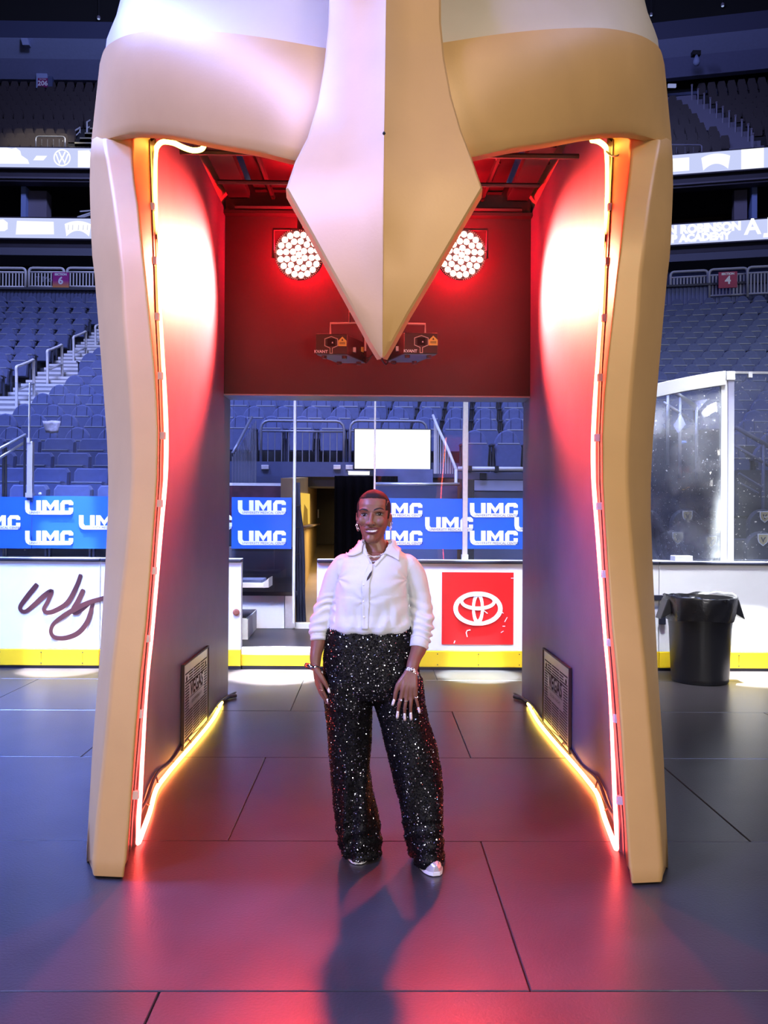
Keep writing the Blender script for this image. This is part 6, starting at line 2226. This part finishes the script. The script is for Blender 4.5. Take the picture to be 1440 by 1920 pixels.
patch('lower_lip', [(685.6, 994.6), (692, 997.2), (698.3, 997.9), (705, 996.9), (712.6, 993.0), (707.5, 999.8), (702, 1002.1), (698, 1002.4), (692, 1001), (688, 998.2)], BVH_SKIN, .0012, M['lip'], woman, 1.0)
th = patch('teeth', [(688.2, 994.2), (698.6, 993.4), (708, 993.0), (704.5, 996.8), (698.3, 997.7), (692.4, 997.2)], BVH_SKIN, .0007, M['teeth'], woman, 1.0)
for x in (692.5, 695.6, 698.7, 701.8, 704.9):
    patch('tooth_gap', [(x - .14, 993.9), (x + .14, 993.9), (x + .12, 998), (x - .12, 998)], BVH_SKIN, .0012, M['lip'], th, 1.0)
for x, y in ((691.6, 984.6), (700.4, 984.2)):
    patch('nostril', disc(x, y, 1.7, 0.8, 8), BVH_SKIN, .0009, M['brow'], woman, 0.8)

# ---- hair: the scalp above the hairline, lifted off the skin
bm = bmesh.new()
bm.from_mesh(me)
bm.normal_update()
zh_ = lambda y: P(700, y, YW).z


def is_hair(v):
    c = v.co
    if c.z < zh_(1003) or abs(c.x - HX) > 0.084:
        return False
    q = RH.inverted() @ (c - HC).to_4d().to_3d()
    t = q.z / HH + 0.5
    if abs(q.x) > .0712 and t < 0.58:
        return False
    x, y = proj(c)
    if q.y < -0.012:
        if y < 934.5 + 0.012 * (x - 698) ** 2 * 0.3:
            return True
        if (x < 673.2 or x > 722.6) and y < 958:
            return True
        return q.y > -0.030 and t > 0.46
    if q.y < 0.03:
        return t > 0.50
    return t > 0.13 + 0.6 * max(0.0, 0.06 - q.y)


hv = [is_hair(v) for v in bm.verts]
bm.verts.index_update()
bmesh.ops.delete(bm, geom=[f for f in bm.faces if not all(hv[v.index] for v in f.verts)], context='FACES')
bm.normal_update()
edge = {v for v in bm.verts if v.is_boundary}
for v in bm.verts:
    v.co += v.normal * (0.0012 if v in edge else 0.0042 + 0.0008 * math.sin(v.co.x * 900) * math.sin(v.co.z * 800 + v.co.y * 700))
mh = bpy.data.meshes.new('hair')
bm.to_mesh(mh)
bm.free()
mh.shade_smooth()
hair = put('hair', mh, M['hair'], woman)
pts = [cast(x, y, BVHTree.FromPolygons([v.co for v in mh.vertices], [tuple(p.vertices) for p in mh.polygons]), .0006) for x, y in ((722.6, 945), (724.5, 941.5), (728, 939.8), (731.5, 941.2), (733, 944))]
MB().tube(catmull(pts, 4), .0013, 6).obj('shaved_line', M['skin'], hair)

# ---- white shirt
sh = MB()
ring_loft(sh, [(1184, 619, 769, YW, .118, .12), (1179, 616, 771, YW, .128, .13), (1170, 616, 771, YW, .134, .135), (1150, 620, 767, YW, .126, .128), (1120, 627, 764, YW, .134, .125), (1098, 631, 763, YW, .136, .12), (1078, 634, 765, YW, .124, .115), (1060, 637, 769, YW, .108, .108), (1048, 641, 770, YW, .094, .10), (1040, 650, 762, YW, .082, .092), (1030, 664, 748, YW + .004, .074, .082), (1020, 674, 740, YW + .01, .066, .074), (1008, 679, 736, YW + .018, .062, .068)], 48, 2.35)
limb(sh, [(P(647, 1060, YW), .056), (P(631, 1080, YW + .01), .052), (P(618, 1112, YW + .02), .0470), (P(608, 1142, YW + .02), .0480), (P(601.5, 1164, YW + .01), .0500), (P(597.5, 1180, YW), .0450), (P(598, 1193, YW - .01), .0380)], 20)
limb(sh, [(P(762, 1060, YW), .056), (P(777, 1080, YW + .01), .054), (P(786, 1112, YW + .02), .0500), (P(790, 1142, YW + .015), .0515), (P(792, 1166, YW - .01), .0500), (P(790, 1188, YW - .04), .0440), (P(786, 1206, YW - .06), .0395)], 20)
mes = remesh(sh, 'shirt', 0.0048, 6, 0.5)
import mathutils
nz = mathutils.noise.noise
NRM = [v.normal.copy() for v in mes.vertices]
for v, n in zip(mes.vertices, NRM):
    c = v.co.copy()
    x, y = proj(c)
    k = 0.0040 * nz(Vector((c.x * 9, c.y * 9, c.z * 5)))
    arm = x < 633 - (y - 1080) * 0.08 or x > 764 + (y - 1080) * 0.06
    if arm and y > 1075:
        g = max(0.0, min(1.0, (y - 1105) / 35.0))
        k += g * 0.0075 * (0.55 + 0.9 * nz(Vector((c.x * 7, c.y * 7, c.z * 9)))) * math.sin((y + 0.25 * (x - 700) * (1 if x < 700 else -1) + 13 * nz(Vector((c.x * 10, c.y * 10, c.z * 7)))) * 0.42)
    if not arm and y > 1120:
        g = (y - 1120) / 60.0
        k += g * max(0.0, min(1.0, (1180 - y) / 12.0)) * 0.0040 * math.sin(x * 0.30 + 4.0 * nz(Vector((c.x * 10, 0, c.z * 6))))
        k += 0.0025 * math.sin((x - 685) * 0.09 * (1 + g) + y * 0.06)
    if not arm:
        # pull folds from the buttons and the armpits
        d = math.hypot(x - 684, y - 1127)
        k += 0.0026 * math.exp(-d / 30) * math.sin(math.atan2(y - 1127, x - 684) * 7 + 3 * nz(c * 12))
        for ax, ay in ((634, 1085), (763, 1087)):
            d = math.hypot(x - ax, y - ay)
            k += 0.0050 * math.exp(-d / 20) * math.sin(math.atan2(y - ay, x - ax) * 7 + 1)
    v.co = c + n * k
# open the neckline
bm = bmesh.new()
bm.from_mesh(mes)


def inside(p, poly):
    x, y = p
    r = False
    for (x0, y0), (x1, y1) in zip(poly, poly[1:] + poly[:1]):
        if (y0 > y) != (y1 > y) and x < (x1 - x0) * (y - y0) / (y1 - y0) + x0:
            r = not r
    return r


NECK = [(674, 998), (683, 1012), (687, 1030), (692, 1046), (699, 1058), (706, 1052), (715, 1044), (724, 1032), (733, 1010), (742, 998)]
kill = [f for f in bm.faces if (f.calc_center_median().y < YW - 0.01 and inside(proj(f.calc_center_median()), NECK)) or (f.calc_center_median().z > P(700, 1013, YW).z)]
# cuffs stay open
bmesh.ops.delete(bm, geom=kill, context='FACES')
bm.to_mesh(mes)
bm.free()
shirt = put('shirt', mes, M['shirt'], woman)
shirt.modifiers.new('thickness', 'SOLIDIFY').thickness = 0.0018
BVH_SH = BVHTree.FromPolygons([v.co for v in mes.vertices], [tuple(p.vertices) for p in mes.polygons])
patch('collar', [(681.5, 1004.5), (672, 1016), (660, 1030), (648.5, 1042.5), (655, 1045), (665, 1044.5), (674, 1040.5), (679.5, 1036.5), (682, 1022)], BVH_SH, .011, M['shirt'], shirt, 3.0, 0.0025)
patch('collar', [(733.5, 999.5), (729, 1012), (720, 1030), (714, 1041), (722, 1040), (735, 1046), (747.5, 1053.5), (749.5, 1036), (751, 1021), (743, 1010)], BVH_SH, .011, M['shirt'], shirt, 3.0, 0.0025)
patch('collar_stand', [(683, 1006), (682, 1024), (680.5, 1037), (687, 1044), (695, 1056), (698.5, 1058), (692, 1045), (687.5, 1030)], BVH_SH, .004, M['shirt'], shirt, 2.5, 0.002)
patch('collar_stand', [(731, 1012), (723, 1032), (714, 1044), (705, 1052), (700, 1060), (704, 1063), (716, 1050), (727, 1037)], BVH_SH, .004, M['shirt'], shirt, 2.5, 0.002)
patch('placket', [(692, 1056), (699, 1060), (697, 1078), (693, 1095), (692.5, 1130), (690.5, 1180), (678.5, 1180), (678, 1130), (678, 1090), (686, 1072)], BVH_SH, .0034, M['shirt'], shirt, 3.0, 0.0016)
patch('keyhole_opening', [(698.2, 1070), (693, 1076), (688.5, 1084), (687.3, 1090), (691.5, 1086.5), (696.5, 1079)], BVH_SH, .0060, mat('camisole_dark', (0.03, 0.02, 0.02), 0.7), shirt, 2.0)  # dark patch laid over the slit in the shirt
for x, y in ((682, 1097), (683, 1127.5), (682, 1157)):
    c = cast(x, y, BVH_SH, .0058)
    mb = MB()
    ellip(mb, c, (.0046, .0022, .0046), 8)
    mb.obj('button', M['teeth'], shirt, smooth=True)
for line in (((636, 1037), (632, 1052), (631, 1068), (634, 1084)), ((777, 1038), (773, 1054), (768, 1070), (763.5, 1087))):
    MB().tube(catmull([cast(x, y, BVH_SH, .0006) for x, y in line], 5), .0016, 6).obj('sleeve_seam', M['shirt'], shirt, smooth=True)
# turned-back cuffs
for pts, r0, r1 in (((P(598.5, 1184, YW), P(599, 1199, YW - .012)), .0415, .0375), ((P(787.5, 1196, YW - .05), P(784, 1216, YW - .072)), .0435, .0405)):
    a, b = pts
    n = 28
    ax = (b - a).normalized()
    u = ax.orthogonal().normalized()
    w = ax.cross(u)
    rows = []
    for t, r in ((0, r0 - .004), (0.04, r0), (0.5, (r0 + r1) / 2 + .001), (0.96, r1), (1.0, r1 - .003), (0.85, r1 - .006)):
        rows.append([a.lerp(b, t) + (u * math.cos(2 * math.pi * j / n) + w * math.sin(2 * math.pi * j / n)) * (r + .0012 * math.sin(j * 1.9 + t * 4)) for j in range(n)])
    MB().grid(rows, closed=True).obj('cuff', M['shirt'], shirt, smooth=True)

# ---- sequined trousers
tr = MB()
ring_loft(tr, [(1168, 618, 770, YW, .108, .11), (1178, 614, 774, YW, .116, .12), (1195, 611, 777, YW, .122, .13), (1225, 608, 781, YW, .128, .145), (1255, 606, 786, YW, .130, .150), (1285, 606, 790, YW, .126, .145), (1306, 609, 792, YW, .112, .125)], 56, 2.4)
ring_loft(tr, [(1270, 607, 694, YW, .122, .135), (1320, 609, 697, YW, .114, .12), (1350, 612, 697, YW + .01, .108, .11), (1400, 616, 695, YW + .02, .100, .105), (1440, 620, 693, YW + .03, .098, .10), (1480, 624, 696, YW + .04, .100, .10), (1520, 628, 706, YW + .05, .104, .105), (1560, 634, 712, YW + .055, .110, .11), (1590, 640, 713.5, YW + .06, .115, .115), (1609, 645, 712, YW + .06, .118, .118)], 48, 2.3)
ring_loft(tr, [(1270, 697, 791, YW, .122, .135), (1320, 701, 797, YW, .114, .12), (1350, 711, 803, YW - .005, .110, .11), (1400, 724, 818, YW - .015, .104, .105), (1440, 734, 825, YW - .02, .102, .10), (1480, 743, 828, YW - .025, .104, .10), (1520, 753, 829, YW - .03, .108, .105), (1560, 761, 830, YW - .03, .112, .11), (1600, 769, 832, YW - .03, .116, .112), (1618, 775, 834, YW - .03, .118, .112)], 48, 2.3)
met = remesh(tr, 'trousers', 0.0052, 5, 0.5)
NRM = [v.normal.copy() for v in met.vertices]
for v, n in zip(met.vertices, NRM):
    c = v.co.copy()
    x, y = proj(c)
    g = max(0.0, min(1.0, (y - 1330) / 200.0))
    ang = math.atan2(c.y - YW, c.x - (P(658 if x < 705 + max(0, (y - 1310)) * .12 else 775, y, YW).x))
    k = g * (0.0075 * math.sin(ang * 5 + 0.02 * y) + 0.004 * nz(Vector((c.x * 14, c.y * 14, c.z * 4))))
    k += 0.003 * nz(c * 18)
    if y > 1540:
        k += 0.004 * math.sin(y * 0.22 + ang * 2)
    v.co = c + n * k
    if v.co.z < 0.016:
        v.co.z = 0.016
met.update()
trousers = put('trousers', met, M['trouser'], woman)
BVH_TR = BVHTree.FromPolygons([v.co for v in met.vertices], [tuple(p.vertices) for p in met.polygons])
rng = random.Random(3)
areas, tot = [], 0.0
for p in met.polygons:
    if p.normal.y < 0.35:
        tot += p.area
    areas.append(tot)
import bisect
for nm, cnt, mm, rr_, jit in (('sequins', 24000, 'seq_dark', .0031, .30), ('sequins', 4300, 'seq_bright', .0026, .33)):
    mb = MB()
    for _ in range(cnt):
        p = met.polygons[min(bisect.bisect(areas, rng.random() * tot), len(areas) - 1)]
        vs = [met.vertices[i].co for i in p.vertices]
        a, b = rng.random(), rng.random()
        c = vs[0].lerp(vs[1], a).lerp(vs[-1].lerp(vs[2], a) if len(vs) == 4 else vs[2], b)
        n = (p.normal + Vector((rng.gauss(0, jit), rng.gauss(0, jit), rng.gauss(0, jit)))).normalized()
        u = n.orthogonal().normalized()
        w = n.cross(u)
        c = c + p.normal * 0.0022
        mb.add([c + (u * math.cos(math.pi * 2 * j / 5) + w * math.sin(math.pi * 2 * j / 5)) * rr_ for j in range(5)], [(0, 1, 2, 3, 4)])
    o = mb.obj(nm, M[mm], trousers, fix=False)
    o['kind'] = 'stuff'
# ---- shoes
def shoe(toe, ang, lab):
    t = Vector((toe.x, toe.y, 0))
    R = T(t) @ RZ(ang)
    prof = [(0.0, .012, .030), (.012, .028, .040), (.04, .040, .052), (.09, .046, .066), (.15, .040, .082), (.21, .036, .095), (.25, .034, .095), (.268, .022, .085)]
    def rows(z0, f):
        rr = []
        for y, w, h in prof:
            rr.append([R @ Vector((w * math.cos(a), y, z0 + f(h) * (math.sin(a) if math.sin(a) > 0 else 0.0))) for a in [2 * math.pi * j / 24 for j in range(24)]])
        return rr
    up = rows(.014, lambda h: h)
    mb = MB().grid(up, closed=True)
    mb.add(up[0], [tuple(range(24))])
    mb.add(up[-1], [tuple(range(23, -1, -1))])
    s = mb.obj('shoe', M['shoe'], woman, smooth=True)
    ring0 = [R @ Vector((sx * (w + .003), y - (.004 if y < .01 else 0), .003)) for sx, seq in ((1, prof), (-1, prof[::-1])) for y, w, h in seq]
    ring1 = [Vector((v.x, v.y, .018)) for v in ring0]
    mb = MB().grid([ring0, ring1], closed=True)
    mb.add(ring0, [tuple(range(len(ring0)))])
    mb.add(ring1, [tuple(range(len(ring1)))])
    mb.obj('sole', M['sole'], s)


shoe(G(672, 1621), math.radians(2), 'l')
shoe(G(818, 1643), math.radians(14), 'r')

# ---- jewellery and nails
def link_ring(mb, c, u, w, r0, r1, tube, n=14):
    mb.tube([c + u * (r0 * math.cos(2 * math.pi * j / n)) + w * (r1 * math.sin(2 * math.pi * j / n)) for j in range(n)], tube, 6, closed=True)


X, Z, Yv = Vector((1, 0, 0)), Vector((0, 0, 1)), Vector((0, 1, 0))
for side, pts in (('r', ((668.9, 985), (670.2, 989), (671.6, 993))), ('l', ((734.0, 980.5), (733.4, 984.5), (732.6, 989), (732.2, 992.5)))):
    er = None
    for k, (x, y) in enumerate(pts):
        mb = MB()
        c = P(x, y, YW - .002)
        link_ring(mb, c, (X + Yv * (0.8 if k % 2 else -0.4)).normalized(), Z, .0042, .0062, .0016)
        o = mb.obj('earring' if er is None else 'chain_link', M['silver'], woman if er is None else er, smooth=True)
        er = er or o
comb = BVHTree.FromPolygons([v.co for v in me.vertices], [tuple(p.vertices) for p in me.polygons])
for nm, (xa, ya), (xm, ym), (xb, yb), n in (('necklace', (688, 1040), (702, 1052), (718.5, 1039.5), 11), ('necklace', (691, 1047), (702, 1062), (715, 1046.5), 9)):
    pr = None
    for k in range(n):
        t = k / (n - 1)
        x = (1 - t) ** 2 * xa + 2 * t * (1 - t) * xm + t * t * xb
        y = (1 - t) ** 2 * ya + 2 * t * (1 - t) * ym + t * t * yb
        c = cast(x, y, comb, .0045)
        mb = MB()
        link_ring(mb, c, (X + Yv * 0.15).normalized(), (Z - Yv * 0.2).normalized(), .0042, .0032, .0014)
        o = mb.obj(nm if pr is None else 'chain_link', M['silver'], woman if pr is None else pr, smooth=True)
        pr = pr or o
# bangle on her right wrist
c = P(587.5, 1251.5, YW - .05)
ax = (P(592, 1230, YW - .035) - P(591.5, 1252, YW - .05)).normalized()
ax = (ax + X * 0.32).normalized()
u = ax.orthogonal().normalized()
w = ax.cross(u)
mb = MB()
n = 32
rows = []
for j in range(n):
    a = 2 * math.pi * j / n
    d = u * math.cos(a) + w * math.sin(a)
    rows.append([c + d * (.036 + dr) + ax * dz for dr, dz in ((0, -.010), (.005, -.008), (.0065, 0), (.005, .008), (0, .010), (-.001, 0))])
rows.append(rows[0])
mb.grid(rows, closed=True)
bg = mb.obj('bangle', M['silver'], woman, smooth=True)
mb = MB()
for k in range(7):
    a = -2.6 + 0.34 * k
    d = u * math.cos(a) + w * math.sin(a)
    ellip(mb, c + d * .0425 + ax * (.002 * (-1) ** k), (.003, .003, .003), 5)
mb.obj('studs', mat('stud_dark', (0.05, 0.05, 0.07), 0.2, metal=0.8), bg)['kind'] = 'stuff'
# link bracelet on her left wrist
c = P(771.5, 1261.5, YW - .147)
ax = (P(779, 1236, YW - .11) - P(769, 1262, YW - .150)).normalized()
ax = (ax + X * 0.10 - Z * 0.0).normalized()
u = ax.cross(Vector((0, 1, 0))).normalized()
w = ax.cross(u)
br_ = None
for row in (-1, 0, 1):
    for k in range(22):
        a = 2 * math.pi * k / 22 + 0.12 * row
        d = u * math.cos(a) + w * math.sin(a)
        tt = ax.cross(d).normalized()
        cc = c + d * .0300 + ax * (row * .0056)
        mb = MB()
        link_ring(mb, cc, tt, ax, .0036, .0028, .0012, 8)
        o = mb.obj('link_bracelet' if br_ is None else 'bracelet_link', M['silver'], woman if br_ is None else br_, smooth=True)
        br_ = br_ or o
cc = c + u * -.031
cc = P(784.5, 1269, YW - .150)
MB().lathe([(.004, -.004), (.013, -.003), (.013, .003), (.004, .004)], (0, 0, 0), 12).obj('clasp', M['silver'], br_)
_o = bpy.data.objects['clasp']
_o.data.transform(T(cc) @ Matrix.Rotation(math.radians(70), 4, 'Y'))
# rings
for (x, y, Y, r, stone) in ((750.6, 1311.5, YL - .001, .0100, True), (761.2, 1314, YL - .002, .0098, False), (780.2, 1307.5, YL + .001, .0088, False), (603.0, 1293.5, YR_ - .006, .0100, False)):
    c = P(x, y, Y)
    mb = MB()
    link_ring(mb, c, (X - Z * 0.18).normalized(), Yv, r, r, .0011, 18)
    o = mb.obj('finger_ring', M['silver'], woman, smooth=True)
    if stone:
        mb = MB()
        ellip(mb, c + Vector((.004, -.0115, -.001)), (.0042, .0035, .0042), 6)
        mb.obj('stone', M['teeth'], o)
# long square nails
def nail(x0, y0, x1, y1, Y0, Y1, w):
    a, b = P(x0, y0, Y0), P(x1, y1, Y1)
    d = (b - a).normalized()
    s = d.cross(Vector((0, 1, 0))).normalized()
    rows = []
    for t, k in ((0, .75), (.25, 1), (.7, 1.0), (1, .8)):
        c = a.lerp(b, t)
        rows.append([c + s * (w * k * e) + Vector((0, .0016 * e * e, 0)) for e in (-1, -.5, 0, .5, 1)])
    o = MB().grid(rows).obj('fingernail', M['nail'], woman, smooth=True)
    o.modifiers.new('thickness', 'SOLIDIFY').thickness = .0012


for a in ((746.1, 1333.5, 744.6, 1347.5, YL + .0015, YL + .014), (758.6, 1337.5, 759.0, 1351.5, YL + .0015, YL + .014), (770.0, 1335.5, 770.8, 1350.5, YL + .0015, YL + .014), (784.4, 1326, 787.0, 1337.5, YL + .0025, YL + .012), (739.4, 1311, 735.6, 1323, YL + .000, YL + .008)):
    nail(*a, .0056 if a[0] < 780 else .0046)
nail(614.6, 1289.5, 618.2, 1299.5, YR_ - .025, YR_ - .020, .0054)
nail(613.2, 1310.5, 619, 1326.5, YR_ - .003, YR_ + .008, .0040)
nail(612.6, 1317.5, 617.5, 1330.5, YR_ + .016, YR_ + .022, .0038)
